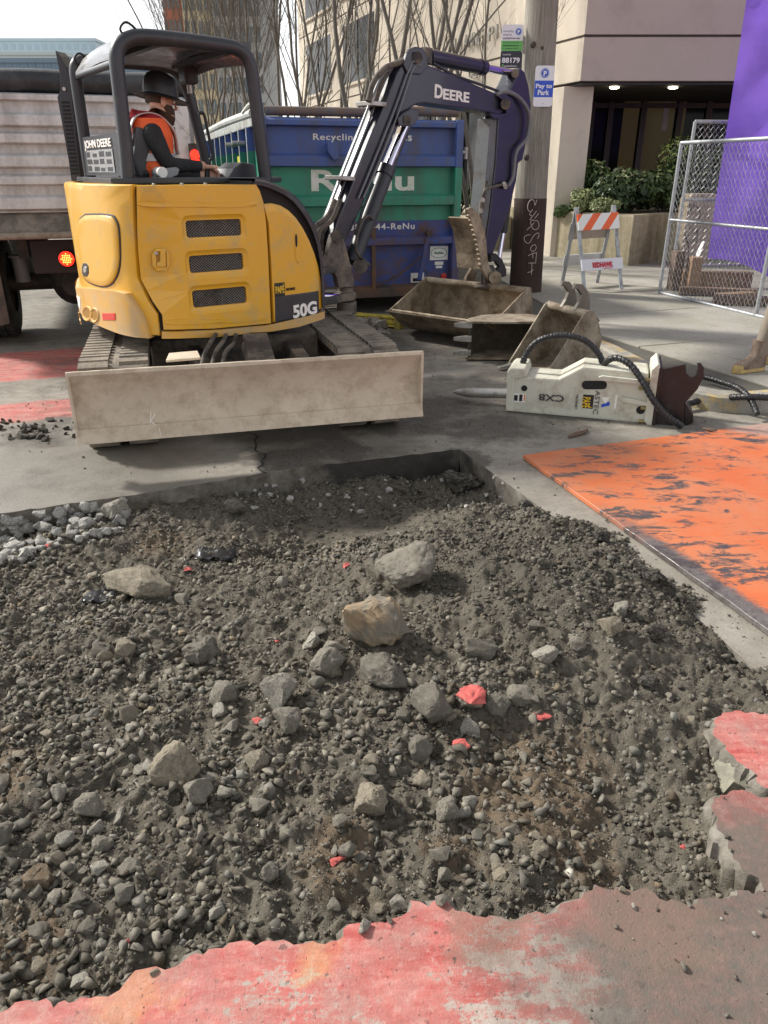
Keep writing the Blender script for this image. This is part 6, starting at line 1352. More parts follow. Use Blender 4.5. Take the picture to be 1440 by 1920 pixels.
mb.loft(rows, False, False); sh_ = mb.build('purple_sheeting', purple(), smooth=60); tag(sh_, 'bright purple plastic sheeting hanging behind the wire fence', 'sheeting')
for (x0, y0), (x1, y1) in (((1378, 120), (1440, 40)), ((1385, 175), (1440, 172)), ((1370, 250), (1388, 182))):
    pass
WD = wood_mat('raw timber', (.22, .14, .085), (.33, .22, .14)); WD2 = wood_mat('old timber', (.12, .075, .055), (.19, .13, .095))
q = at(1262, 543, .13); mb = MB(); mb.box((q.x, q.y, .13 + .24), .13, .13, .48, .2); tag(mb.build('timber_stub', WD2, bevel=.006), 'short upright brown timber stub behind the fence corner', 'timber')
q = at(1300, 548, .13); mb = MB(); mb.box((q.x, q.y + .12, .13 + .21), .14, .16, .42, .1); tag(mb.build('timber_stub', WD, bevel=.006), 'pale upright timber block under the purple sheeting edge', 'timber')
for i, (x, y, L_, h_, rz, lb_) in enumerate(((1350, 556, .9, .09, -.25, 'long reddish plank lying under the purple sheeting'), (1385, 562, .5, .07, .35, 'short pale plank lying crosswise under the purple sheeting'), (1430, 575, 1.0, .10, -.3, 'thick weathered beam at the right end under the purple sheeting'), (1345, 540, .9, .2, -.1, 'dark old beam stacked at the back under the purple sheeting'))):
    q = at(x, y, .13); mb = MB(); mb.box((q.x, q.y + .1, .13 + h_ / 2), L_, .14, h_, rz); tag(mb.build('plank', WD if i % 2 else WD2, bevel=.005), lb_, 'plank')
# tan post with black scrawl, white sheet
q = at(1300, 500, .12); ztp = atY(1300, 366, q.y).z
GP = thing('concrete_post', 'tan square concrete post with black scrawl behind the wire mesh', 'post', (q.x, q.y, .12)); mb = MB(); mb.prism([(q.x - .24, q.y, .12), (q.x + .24, q.y, .12), (q.x + .24, q.y + .4, .12), (q.x - .24, q.y + .4, .12)], (0, 0, ztp - .15)); mb.build('shaft', PM('tan post', (.44, .36, .26), .9, 0, .12, 4, dirt=(.3, .24, .17), da=.3, ds=3), GP, bevel=.02)
mb = MB(); mb.prism([(q.x - .2, q.y + .04, ztp - .03), (q.x + .2, q.y + .04, ztp - .03), (q.x + .2, q.y + .36, ztp - .03), (q.x - .2, q.y + .36, ztp - .03)], (0, 0, .05)); mb.build('cap', MAT['tan post'], GP, bevel=.015)
for s_ in ([(1284, 432), (1290, 455), (1302, 448), (1308, 428), (1306, 458)], [(1293, 420), (1302, 438)], [(1302, 385), (1313, 395), (1311, 412)], [(1290, 455), (1291, 480)], [(1288, 388), (1296, 382), (1294, 396), (1303, 380)]):
    mb = MB(); mb.tube(curve_pts([onpl(a, b, q - V((0, .003, 0)), V((0, 1, 0))) for a, b in s_], 4), .006, 5); mb.build('scrawl_stroke', BLACK, GP, smooth=60)
mb = MB(); a = at(1268, 541, .13); a.y -= .12; c_ = atY(1318, 452, a.y + .05); e_ = atY(1302, 541, a.y); rows = [[a.lerp(c_, f) + V((0, .02 * math.sin(f * 9), 0)), (a.lerp(c_, f)).lerp(e_.lerp(c_, f), .5) - V((0, .05, 0)), e_.lerp(c_, f)] for f in np.linspace(0, 1, 12)]
mb.loft([r + [p + V((0, .008, 0)) for p in r[::-1]] for r in rows]); tag(mb.build('white_sheet', PM('white sheet', (.72, .72, .74), .6, 0, .06, 6)), 'white plastic sheet corner hanging under the purple sheeting', 'sheet')
# ---------------------------------------------------------------- bits on the ground
def stick(pts, z, r, label, mat=WD2):
    P = [at(a, b, z) for a, b in pts]; mb = MB(); mb.tube(P, [r * .5] + [r] * (len(P) - 2) + [r * .3], 6); tag(mb.build('wood_chip', mat, smooth=50), label, 'wood chip')
stick([(1066, 819), (1078, 815), (1092, 811), (1102, 805)], .012, .016, 'splintered wood chip lying between the breaker and the orange plate')
stick([(1318, 803), (1330, 806), (1345, 807)], .04, .012, 'small dark wood chip lying on the orange plate')

# ---------------------------------------------------------------- people
SKIN = PM('skin', (.60, .35, .25), .5, 0, .08, 20, bump=.05, bs=200); HAIRM = PM('brown hair', (.055, .033, .02), .8, 0, .3, 80, bump=.5, bs=150)
JKT = PM('dark jacket', (.024, .026, .028), .85, 0, .3, 20, bump=.8, bs=22, bd=.02); HIV = PM('hi-vis orange', (.92, .14, .03), .6, 0, .10, 10, bump=.8, bs=16, bd=.02); HOOD = PM('red hoodie', (.34, .018, .03), .85, 0, .15, 15, bump=.5, bs=25, bd=.012)
TRS = PM('work trousers', (.035, .04, .055), .85, 0, .2, 20, bump=.4, bs=30, bd=.008); SILV = PM('reflective tape', (.55, .55, .54), .35, .2, .05, 10, bump=0)
def skin_mesh(J, E, root, levels=2):
    me = bpy.data.meshes.new('sk'); names = list(J); me.from_pydata([J[n][0] for n in names], [(names.index(a), names.index(b)) for a, b in E], []); o = bpy.data.objects.new('sk', me); COL.objects.link(o)
    md = o.modifiers.new('s', 'SKIN'); md.use_smooth_shade = True; md.branch_smoothing = .4
    if not me.skin_vertices: me.attributes.new('skin', 'FLOAT', 'POINT')
    sv = me.skin_vertices[0].data
    for i, n in enumerate(names):
        r = J[n][1]; sv[i].radius = r if hasattr(r, '__len__') else (r, r); sv[i].use_root = (n == root)
    ms = o.modifiers.new('u', 'SUBSURF'); ms.levels = levels; ms.render_levels = levels
    bpy.context.view_layer.update(); r_ = bpy.data.meshes.new_from_object(o.evaluated_get(bpy.context.evaluated_depsgraph_get())); bpy.data.objects.remove(o); return r_
def zone_body(me, mats, fn, parent):
    for m in mats: me.materials.append(m)
    for p in me.polygons: p.material_index = fn(V(p.center)); p.use_smooth = True
    me.name = 'body'; o = bpy.data.objects.new('body', me); COL.objects.link(o); adopt(o, parent); return o
def ell_ring(c, ax, bx, ra, rb, n=20): return [V(c) + ax * ra * math.cos(t) + bx * rb * math.sin(t) for t in np.linspace(0, 2 * math.pi, n + 1)[:-1]]
def face(parent, hc, fw, up_, lf, s=1.0, beard=True):
    """ears, nose, eyes, mouth, hair and beard on a head centred at hc"""
    mb = MB(); mb.loft([ell_ring(hc + fw * .088 * s + up_ * .022 * s, lf, up_, .008 * s, .008 * s, 8), ell_ring(hc + fw * .103 * s - up_ * .002 * s, lf, up_, .012 * s, .012 * s, 8), ell_ring(hc + fw * .116 * s - up_ * .024 * s, lf, up_, .015 * s, .010 * s, 8), ell_ring(hc + fw * .088 * s - up_ * .034 * s, lf, up_, .014 * s, .006 * s, 8)]); mb.build('nose', SKIN, parent, smooth=70)
    for sg in (-1, 1):
        mb = MB(); e = hc + lf * sg * .079 * s - fw * .006 * s - up_ * .005 * s; mb.loft([ell_ring(e - lf * sg * .006, fw, up_, .014 * s, .026 * s, 12), ell_ring(e + lf * sg * .006 * s, fw, up_, .020 * s, .034 * s, 12), ell_ring(e + lf * sg * .012 * s - fw * .004 * s, fw, up_, .014 * s, .028 * s, 12)]); mb.build('ear', SKIN, parent, smooth=70)
        mb = MB(); mb.ball(hc + fw * .083 * s + lf * sg * .031 * s + up_ * .012 * s, .011 * s, 8, 6); mb.build('eye', WHITE, parent, smooth=70)
        mb = MB(); mb.tube([hc + fw * .088 * s + lf * sg * .015 * s + up_ * .032 * s, hc + fw * .088 * s + lf * sg * .045 * s + up_ * .03 * s], .005 * s, 5); mb.build('eyebrow', HAIRM, parent)
    mb = MB(); mb.tube([hc + fw * .090 * s + lf * .024 * s - up_ * .062 * s, hc + fw * .098 * s - up_ * .060 * s, hc + fw * .090 * s - lf * .024 * s - up_ * .062 * s], .006 * s, 6); mb.build('mouth', PM('lip', (.35, .12, .1), .5), parent)
    mb = MB()
    mb.loft([ell_ring(hc + fw * x * s + up_ * z * s, fw, lf, a * s, b * s, 18) for z, x, a, b in ((-.02, -.028, .066, .080), (.03, -.022, .082, .086), (.07, -.012, .086, .084), (.10, -.008, .07, .07))]); mb.build('hair', HAIRM, parent, smooth=60)
    if beard:
        mb = MB(); mb.loft([ell_ring(hc + fw * x * s + up_ * z * s, fw, lf, a * s, b * s, 18) for z, x, a, b in ((-.020, .028, .050, .0795), (-.05, .036, .062, .075), (-.09, .046, .058, .062), (-.125, .058, .040, .042), (-.14, .062, .018, .022))]); mb.build('beard', HAIRM, parent, smooth=60)
def hand(parent, wr, d, up_, side, curl, s=1.0, mat=SKIN):
    """palm, four bent fingers and a thumb; curl bends them round what they hold"""
    J = {'w': (wr, .026 * s), 'p': (wr + d * .05 * s, (.040 * s, .018 * s)), 'k': (wr + d * .085 * s, (.040 * s, .016 * s))}; E = [('w', 'p'), ('p', 'k')]
    for i in range(4):
        o = side * (.030 - .020 * i) * s; L = (.036, .042, .040, .031)[i] * s; a = wr + d * .085 * s + o; q = a; ang = .35; nm = 'k'
        for k in range(3):
            ang += curl; q = q + (d * math.cos(ang) - up_ * math.sin(ang)) * L * (1, .75, .6)[k]; J['f%d%d' % (i, k)] = (q, (.0092 - .001 * k) * s); E.append((nm, 'f%d%d' % (i, k))); nm = 'f%d%d' % (i, k)
    a = wr + d * .03 * s + side * .034 * s; J['t0'] = (a, .012 * s); J['t1'] = (a + d * .035 * s + side * .018 * s - up_ * .012 * s, .0105 * s); J['t2'] = (a + d * .062 * s + side * .012 * s - up_ * .03 * s, .009 * s); E += [('p', 't0'), ('t0', 't1'), ('t1', 't2')]
    me = skin_mesh(J, E, 'p', 2); put(me, 'hand', mat, parent); me.polygons.foreach_set('use_smooth', [True] * len(me.polygons)); return me
def op(x, y, yy): return onpl(x, y, hp(0, yy, 0), HL)
yc = .16
OPR = thing('person', 'bearded excavator operator in black brimmed hat and orange hi-vis vest over red hood', 'person', hp(-.3, yc, 1.6))
pel = op(283, 335, yc); ch1 = op(281, 290, yc); ch2 = op(277, 252, yc); nk = op(284, 222, yc); hd = op(300, 190, yc)
hip_r = pel - HL * .09; hip_l = pel + HL * .09
kn_r = hip_r + HF * .42 + V((0, 0, .02)); kn_l = hip_l + HF * .42 + V((0, 0, .02)); an_r = kn_r + HF * .10 - V((0, 0, .42)); an_l = kn_l + HF * .10 - V((0, 0, .42))
sh_r = op(284, 246, yc - .19); sh_l = op(282, 243, yc + .19); el_r = op(314, 309, yc - .24); wr_r = op(376, 311, yc - .16); el_l = sh_l + HF * .16 - V((0, 0, .26)) + HL * .05; wr_l = el_l + HF * .26 + V((0, 0, .02))
fwd = (HF * .98 - V((0, 0, .16))).normalized(); hup = V((HF.x * .16, HF.y * .16, .98)).normalized()
J = {'pel': (pel, (.14, .12)), 'c1': (ch1, (.145, .11)), 'c2': (ch2, (.15, .10)), 'nk': (nk, .058), 'jaw': (hd + fwd * .012 - hup * .06, (.066, .074)), 'hd': (hd, (.078, .092)), 'top': (hd + hup * .075, (.07, .085)),
     'shr': (sh_r, .075), 'elr': (el_r, .056), 'wrr': (wr_r, .034), 'hdr': (wr_r + HF * .04, .028), 'shl': (sh_l, .075), 'ell': (el_l, .055), 'wrl': (wr_l, .034), 'hdl': (wr_l + HF * .04, .028),
     'hr': (hip_r, .095), 'kr': (kn_r, .07), 'ar': (an_r, .05), 'tr_': (an_r + HF * .17 - V((0, 0, .03)), .045), 'hl': (hip_l, .095), 'kl': (kn_l, .07), 'al': (an_l, .05), 'tl': (an_l + HF * .17 - V((0, 0, .03)), .045)}
E_ = [('pel', 'c1'), ('c1', 'c2'), ('c2', 'nk'), ('nk', 'jaw'), ('jaw', 'hd'), ('hd', 'top'), ('c2', 'shr'), ('shr', 'elr'), ('elr', 'wrr'), ('wrr', 'hdr'), ('c2', 'shl'), ('shl', 'ell'), ('ell', 'wrl'), ('wrl', 'hdl'), ('pel', 'hr'), ('hr', 'kr'), ('kr', 'ar'), ('ar', 'tr_'), ('pel', 'hl'), ('hl', 'kl'), ('kl', 'al'), ('al', 'tl')]
me = skin_mesh(J, E_, 'pel')
def zf(c):
    if c.z > nk.z - .02 or (c - wr_r).dot(HF) > .005 and c.z > 1.5: return 0
    return 2 if c.z < pel.z - .02 else 1
body_ = zone_body(me, [SKIN, JKT, TRS], zf, OPR)
hand(OPR, wr_r + HF * .005, (HF * .9 - V((0, 0, .1))).normalized(), V((0, 0, 1)), HL, .55, 1.05); hand(OPR, wr_l + HF * .005, HF, V((0, 0, 1)), -HL, .5)
face(OPR, hd, fwd, hup, HL)
# vest: loft round the torso, open at the arms, with tape
def torso(zf0, zf1, n, grow): 
    rings = []
    for k in range(n + 1):
        f = zf0 + (zf1 - zf0) * k / n; c = pel.lerp(ch1, f * 2) if f < .5 else ch1.lerp(ch2, (f - .5) * 2); rings.append(ell_ring(c, HF, HL, .15 + grow - .012 * f + .006 * math.sin(f * 9), .195 + grow + .012 * math.sin(f * 7)))
    return rings
rg = torso(.0, 1.0, 7, .012); top_ = ell_ring(ch2 + V((0, 0, .09)), HF, HL, .125, .17); nck = ell_ring(nk - V((0, 0, .03)), HF, HL, .085, .085); mb = MB(); mb.loft(rg + [top_, nck], False); vest = mb.build('hi_vis_vest', HIV, OPR, smooth=60)
mb = MB(); mb.loft(torso(.36, .52, 2, .017), False); mb.build('reflective_band', SILV, vest, smooth=60)
for sg in (-1, 1):
    P = [ch1 - HF * .152 + HL * sg * .12 - V((0, 0, .02)), ch2 - HF * .162 + HL * sg * .12 - V((0, 0, .0)), ch2 - HF * .10 + HL * sg * .10 + V((0, 0, .10)), ch2 + HF * .03 + HL * sg * .10 + V((0, 0, .115)), ch2 + HF * .14 + HL * sg * .10 + V((0, 0, .02)), ch1 + HF * .158 + HL * sg * .1]
    P = curve_pts(P, 5); mb = MB(); mb.loft([[p - HL * .03 for p in P], [p + HL * .03 for p in P]], False, False); o = mb.build('reflective_band', SILV, vest, smooth=60, fix=False); md = o.modifiers.new('s', 'SOLIDIFY'); md.thickness = .006; md.offset = 0
mb = MB(); mb.tube(curve_pts([nk + HF * .085 - V((0, 0, .05)), nk + HL * .10 - V((0, 0, .015)), nk - HF * .10 + V((0, 0, .005)), nk - HL * .10 - V((0, 0, .015)), nk + HF * .085 - V((0, 0, .05))], 6), .042, 10); hood = mb.build('hood', HOOD, OPR, smooth=60)
o = lump('hood_fold', nk - HF * .12 - V((0, 0, .035)), .085, .10, .07, HOOD, 5, .35, 7); adopt(o, hood)
# hat: round crown with a full brim, tipped forward
hb = hd + hup * .045; HATM = PM('black hat', (.016, .017, .019), .42, 0, .2, 8, bump=.05, bs=80)
mb = MB(); mb.loft([ell_ring(hb + hup * z + fwd * x, fwd, HL, a, b, 28) for z, x, a, b in ((-.028, .014, .186, .162), (-.034, .012, .180, .156), (-.010, .005, .118, .100), (.03, .0, .114, .097), (.075, -.004, .106, .09), (.108, -.006, .085, .072), (.126, -.008, .05, .042), (.131, -.008, .01, .01))]); mb.build('hat', HATM, OPR, smooth=50)
# bystander at the right edge: only a boot shows in the photograph
bx_ = at(1372, 700, .125); toe = V((bx_.x, bx_.y, .125)); dirf = V((-.93, -.36, 0)).normalized(); heel = toe - dirf * .29; lft = V((-dirf.y, dirf.x, 0))
PS = thing('person', 'person at the right edge, only a brown boot with yellow sole showing', 'person', heel)
ank = heel + dirf * .06 + V((0, 0, .11)); a2 = ank - lft * .16 - dirf * .44
kn = ank + V((.08, .02, .42)); k2 = a2 + V((0, 0, .41)) + dirf * .12; hpz = (ank + a2) / 2 + V((.04, .01, .84)); h1 = hpz + lft * .09; h2 = hpz - lft * .09; c1 = hpz + V((0, 0, .22)); c2 = hpz + V((0, 0, .46)); n1_ = c2 + V((0, 0, .13)); hd2 = n1_ + V((0, 0, .15))
J = {'pel': (hpz, (.15, .12)), 'c1': (c1, (.16, .12)), 'c2': (c2, (.16, .115)), 'nk': (n1_, .058), 'jaw': (hd2 - V((0, 0, .06)) + dirf * .012, .07), 'hd': (hd2, (.078, .09)), 'top': (hd2 + V((0, 0, .075)), .075), 'h1': (h1, .10), 'k1': (kn, .07), 'a1': (ank, .05), 'h2': (h2, .10), 'k2': (k2, .07), 'a2': (a2, .05)}
E_ = [('pel', 'c1'), ('c1', 'c2'), ('c2', 'nk'), ('nk', 'jaw'), ('jaw', 'hd'), ('hd', 'top'), ('pel', 'h1'), ('h1', 'k1'), ('k1', 'a1'), ('pel', 'h2'), ('h2', 'k2'), ('k2', 'a2')]
for sg, nm in ((1, 'l'), (-1, 'r')):
    s0 = c2 + lft * sg * .2; e0 = s0 - V((0, 0, .29)) + lft * sg * .02 - dirf * .10; w0 = e0 - V((0, 0, .25)) - dirf * .06; J['s' + nm] = (s0, .075); J['e' + nm] = (e0, .052); J['w' + nm] = (w0, .034); E_ += [('c2', 's' + nm), ('s' + nm, 'e' + nm), ('e' + nm, 'w' + nm)]
me = skin_mesh(J, E_, 'pel'); zone_body(me, [SKIN, JKT, PM('khaki trousers', (.22, .19, .15), .9, 0, .15, 15, bump=.4, bs=30, bd=.008)], lambda c: 0 if c.z > n1_.z - .01 else (2 if c.z < hpz.z + .06 else 1), PS)
for nm in 'lr': hand(PS, J['w' + nm][0], V((0, 0, -1)), -dirf if nm == 'l' else -dirf, dirf, .3)
face(PS, hd2, dirf, V((0, 0, 1)), lft, 1, False)
BOOT = PM('brown boot leather', (.135, .085, .06), .7, 0, .2, 14, dirt=(.26, .21, .16), da=.35, ds=10, bump=.3, bs=60); SOLE = PM('yellow boot sole', (.55, .38, .13), .6, 0, .15, 10, dirt=(.3, .22, .12), da=.35, ds=14)
def boot(hl_, df, lf_):
    def q(a, b, z): return hl_ + df * a + lf_ * b + V((0, 0, z))
    out = [(-.02, 0), (-.01, .032), (.05, .038), (.12, .036), (.18, .044), (.235, .042), (.275, .024), (.288, 0)]; lp = out + [(a, -b) for a, b in out[-2:0:-1]]
    mb = MB(); mb.loft([[q(a, b, z) for a, b in lp] for z in (.0, .012, .03)]); s_ = mb.build('boot_sole', SOLE, PS, bevel=.004)
    rg = []
    for z, a0, a1, w_ in ((.026, -.015, .283, .98), (.05, -.018, .280, .99), (.075, -.016, .25, .93), (.095, -.014, .18, .85), (.12, -.012, .125, .86), (.17, -.016, .112, .92), (.24, -.018, .112, 1.0)):
        rg.append([q(a0 + (a - -.02) / .308 * (a1 - a0), b * w_ * (1.15 if z > .1 else 1), z) for a, b in lp])
    mb = MB(); mb.loft(rg); o = mb.build('boot', BOOT, PS, smooth=50)
    mb = MB(); mb.loft([[q(a, b, z) for a, b in [(.225, .044), (.262, .034), (.292, 0), (.262, -.034), (.225, -.044)]] for z in (.028, .05)] + [[q(a, b * .9, .062) for a, b in [(.235, .040), (.262, .03), (.282, 0), (.262, -.03), (.235, -.040)]]], False, False); mb.build('toe_cap', SOLE, o, smooth=50)
boot(heel, dirf, lft); boot(a2 - dirf * .06 - V((0, 0, .11)), dirf, lft)

# ---------------------------------------------------------------- the dug pit: soil, gravel, stones
def vnoise(x, y, seed):
    xi = np.floor(x).astype(np.int64); yi = np.floor(y).astype(np.int64); fx = x - xi; fy = y - yi; fx = fx * fx * (3 - 2 * fx); fy = fy * fy * (3 - 2 * fy)
    def h(a, b):
        n = (a * 374761393 + b * 668265263 + seed * 974634777) & 0x7fffffff; n = ((n ^ (n >> 13)) * 1274126177) & 0x7fffffff; n = (n ^ (n >> 16)); return (n & 0xffff) / 65535.
    return (h(xi, yi) * (1 - fx) + h(xi + 1, yi) * fx) * (1 - fy) + (h(xi, yi + 1) * (1 - fx) + h(xi + 1, yi + 1) * fx) * fy - .5
def fbm(x, y, sc, oct_, seed, g=.5):
    s = 0; a = 1.
    for k in range(oct_): s = s + a * vnoise(x * sc * 2 ** k + 31.7 * k, y * sc * 2 ** k + 17.3 * k, seed + k); a *= g
    return s
CP = [(0, 1000, -.20), (200, 962, -.17), (400, 925, -.17), (600, 905, -.15), (700, 896, -.13), (800, 888, -.15), (862, 880, -.17), (100, 1000, -.11), (200, 985, -.07), (60, 1040, -.13), (300, 945, -.07), (380, 930, -.08), (350, 960, -.09), (450, 950, -.10), (600, 985, -.20), (700, 975, -.2), (560, 1030, -.19), (800, 940, -.19), (950, 945, -.15),
      (950, 972, .03), (1040, 990, .10), (1130, 1045, .12), (880, 1005, .02), (1000, 1060, .12), (1090, 1110, .12), (920, 1070, .08), (1000, 1150, .075), (850, 1110, .03), (1150, 1180, .07), (1200, 1110, .08), (1300, 1190, .045), (1400, 1275, .01), (1440, 1300, -.01), (700, 1150, .0), (500, 1150, -.05), (300, 1150, -.07), (100, 1130, -.10), (0, 1100, -.12), (900, 1230, 0), (1100, 1260, .01), (1250, 1300, -.02), (1380, 1340, -.05),
      (700, 1350, -.02), (400, 1350, -.03), (150, 1350, -.05), (1000, 1450, -.08), (1200, 1500, -.12), (1300, 1450, -.08), (1250, 1620, -.10), (800, 1600, -.06), (500, 1600, -.05), (200, 1600, -.06), (900, 1690, -.05), (600, 1750, -.045), (300, 1790, -.045), (100, 1850, -.045), (-200, 1500, -.06), (-100, 1800, -.05), (1400, 1580, -.09), (1380, 1650, -.085), (-300, 1200, -.1),
      (1260, 1075, -.04), (1120, 960, -.05), (1390, 1190, -.04), (1480, 1260, -.04), (1000, 890, -.1), (1500, 1500, -.08), (800, 1800, -.08), (1200, 1760, -.1)]
CX = np.array([list(at(a, b, z)) for a, b, z in CP])
def base_h(x, y):
    d2_ = (x[..., None] - CX[:, 0]) ** 2 + (y[..., None] - CX[:, 1]) ** 2; w_ = 1 / (d2_ + .006) ** 1.6; return (w_ * CX[:, 2]).sum(-1) / w_.sum(-1)
HP = np.array(HOLE)
def in_hole(x, y):
    r = np.zeros(x.shape, bool); j = len(HP) - 1
    for i in range(len(HP)):
        a, b = HP[i], HP[j]; c = (a[1] > y) != (b[1] > y)
        with np.errstate(divide='ignore', invalid='ignore'): r ^= c & (x < (b[0] - a[0]) * (y - a[1]) / (b[1] - a[1]) + a[0])
        j = i
    return r
rx0, rx1, ry0, ry1, RES = -2.85, 1.72, .90, 4.42, .0082
gx = np.arange(rx0, rx1, RES); gy = np.arange(ry0, ry1, RES); X_, Y_ = np.meshgrid(gx, gy)
Hh = np.empty_like(X_)
for i in range(len(gy)): Hh[i] = base_h(X_[i], Y_[i])
flat = np.clip(1 - ((X_ + .12) ** 2 / .35 ** 2 + (Y_ - 3.55) ** 2 / .22 ** 2), 0, 1)
am = 1 - .75 * flat
Hh += am * (fbm(X_, Y_, 5, 3, 11) * .045 + fbm(X_, Y_, 18, 3, 21) * .026 + np.abs(fbm(X_, Y_, 42, 2, 31)) * .026 - np.abs(fbm(X_, Y_, 24, 2, 41)) * .022)
Hh_s = Hh.copy()
INS = in_hole(X_, Y_)
# outside the pit keep the soil under the slab, except where it spills over the right edge
near_r = np.full(X_.shape, 9.)
for a, b in zip(right_edge[1:-1], right_edge[2:]):
    e = np.array([b.x - a.x, b.y - a.y]); t_ = np.clip(((X_ - a.x) * e[0] + (Y_ - a.y) * e[1]) / (e @ e), 0, 1); near_r = np.minimum(near_r, np.hypot(X_ - a.x - t_ * e[0], Y_ - a.y - t_ * e[1]))
spill = (~INS) & (near_r < .22) & (Y_ > 1.7)
Hh = np.where(INS, Hh, np.where(spill, np.minimum(Hh, .03 - near_r * .25 + .02 * fbm(X_, Y_, 20, 2, 5)), np.minimum(Hh, -.03)))
def H_at(x, y):
    i = np.clip(((np.asarray(y) - ry0) / RES).astype(int), 0, len(gy) - 1); j = np.clip(((np.asarray(x) - rx0) / RES).astype(int), 0, len(gx) - 1); return Hh[i, j]
def soil_mat():
    t = NT('soil'); n1 = t.noise(2.2, 6, .65); n2 = t.noise(14, 6, .7); n3 = t.noise(90, 5, .75)
    c = t.mix(t.ramp(n2, .32, .68), (.062, .053, .040), (.155, .136, .105)); c = t.mix(t.ramp(n1, .45, .65, 0, .5), c, (.095, .086, .07))
    br = blob(t, at(1010, 1440), .30, .10, 6)
    for px_, py_, r_ in ((1130, 1590, .16), (20, 1420, .13), (20, 1760, .12), (640, 1590, .14), (480, 1010, .2), (300, 985, .2), (850, 1560, .12)): br = t.math('MAXIMUM', br, blob(t, at(px_, py_), r_, .08, 7))
    c = t.mix(t.math('MULTIPLY', br, .72), c, (.15, .10, .058))
    sand = t.math('MAXIMUM', blob(t, at(620, 985), .24, .06, 5), blob(t, at(60, 1062), .2, .06, 6)); c = t.mix(t.math('MULTIPLY', sand, .8), c, (.27, .225, .18))
    damp = blob(t, at(1080, 1090), .62, .14, 3.5); c = t.mix(t.math('MULTIPLY', damp, .72), c, (.052, .047, .037))
    tar = blob(t, at(880, 905), .10, .06, 10); tar = t.math('MAXIMUM', tar, blob(t, at(430, 1040), .09, .05, 10)); c = t.mix(tar, c, (.012, .012, .012))
    c = t.mix(t.ramp(n3, .35, .7, 0, .45), c, (.165, .148, .118)); c = t.mix(t.ramp(t.noise(150, 2, .5), .66, .72, 0, .7), c, (.3, .29, .26))
    return t.done(c, .92, t.bump(t.math('ADD', n3, t.math('MULTIPLY', t.noise(230, 3, .7), .6)), .9, .008), spec=.3)
ny, nx = X_.shape; idx = np.arange(nx * ny).reshape(ny, nx); F_ = np.stack([idx[:-1, :-1], idx[:-1, 1:], idx[1:, 1:], idx[1:, :-1]], -1).reshape(-1, 4)
def np_mesh(name, co, faces, mat, smooth=False, col=None, parent=None):
    me = bpy.data.meshes.new(name); k = faces.shape[1]; n = len(faces); me.vertices.add(len(co)); me.vertices.foreach_set('co', co.astype(np.float32).ravel()); me.loops.add(n * k); me.loops.foreach_set('vertex_index', faces.astype(np.int32).ravel()); me.polygons.add(n); me.polygons.foreach_set('loop_start', np.arange(0, n * k, k, dtype=np.int32))
    if smooth: me.polygons.foreach_set('use_smooth', np.ones(n, bool))
    me.update(calc_edges=True)
    if col is not None: at_ = me.color_attributes.new('Col', 'FLOAT_COLOR', 'POINT'); at_.data.foreach_set('color', np.hstack([col, np.ones((len(col), 1))]).astype(np.float32).ravel())
    return put(me, name, mat, parent)
keep = (INS | spill); kf = keep.ravel()[F_].any(1); F_ = F_[kf]; used = np.unique(F_); rm = np.full(nx * ny, -1); rm[used] = np.arange(len(used))
soil = np_mesh('soil', np.stack([X_.ravel(), Y_.ravel(), Hh.ravel()], 1)[used], rm[F_], soil_mat(), True); struct(soil)
# --- stone shapes
def hull(npts, seed, sq=(1, .8, .65)):
    r = np.random.default_rng(seed); p = r.normal(size=(npts, 3)); p /= np.linalg.norm(p, axis=1)[:, None]; p *= r.uniform(.85, 1.1, (npts, 1)); p *= np.array(sq); bm = bmesh.new()
    for q in p: bm.verts.new(q)
    res = bmesh.ops.convex_hull(bm, input=bm.verts); bmesh.ops.delete(bm, geom=[v for v in bm.verts if not v.link_faces], context='VERTS'); bmesh.ops.triangulate(bm, faces=bm.faces); bm.verts.index_update()
    co = np.array([v.co for v in bm.verts]); fa = np.array([[v.index for v in f.verts] for f in bm.faces]); bm.free(); return co, fa
def pebble(seed, sq=(1, .82, .62)):
    bm = bmesh.new(); bmesh.ops.create_icosphere(bm, subdivisions=2, radius=1); 
    for v in bm.verts: v.co *= 1 + .16 * NZ.noise(v.co * 1.1 + V((seed * 3.1, 0, 0)))
    bm.verts.index_update(); co = np.array([v.co for v in bm.verts]) * np.array(sq); fa = np.array([[v.index for v in f.verts] for f in bm.faces]); bm.free(); return co, fa
def rand_rot(n, r):
    q = r.normal(size=(n, 4)); q /= np.linalg.norm(q, axis=1)[:, None]; w_, x, y, z = q.T
    return np.stack([np.stack([1 - 2 * (y * y + z * z), 2 * (x * y - z * w_), 2 * (x * z + y * w_)], -1), np.stack([2 * (x * y + z * w_), 1 - 2 * (x * x + z * z), 2 * (y * z - x * w_)], -1), np.stack([2 * (x * z - y * w_), 2 * (y * z + x * w_), 1 - 2 * (x * x + y * y)], -1)], 1)
def stone_mat(name, attr=True, base=None, bs=40):
    t = NT(name)
    if attr: a = t.n('Attribute', attribute_name='Col'); b = a.outputs['Color']
    else: b = t.n('ObjectInfo').outputs['Color']
    n = t.noise(bs, 6, .7); m = t.noise(bs * .3, 4, .6); c = t.mix(t.ramp(n, .3, .72), t.mix(.62, b, (0, 0, 0)) if False else t.mix(1, b, (.55, .55, .55), 'MULTIPLY'), t.mix(1, b, (1.25, 1.25, 1.25), 'MULTIPLY')); c = t.mix(t.ramp(m, .42, .64, 0, .8), c, (.125, .11, .086)); c = t.mix(t.ramp(t.noise(bs * .12, 5, .7), .5, .62, 0, .35), c, (.26, .24, .20))
    return t.done(c, .88, t.bump(t.math('ADD', n, t.noise(bs * 4, 4, .7)), .55 if not attr else .4, .006 if not attr else .003), spec=.35)
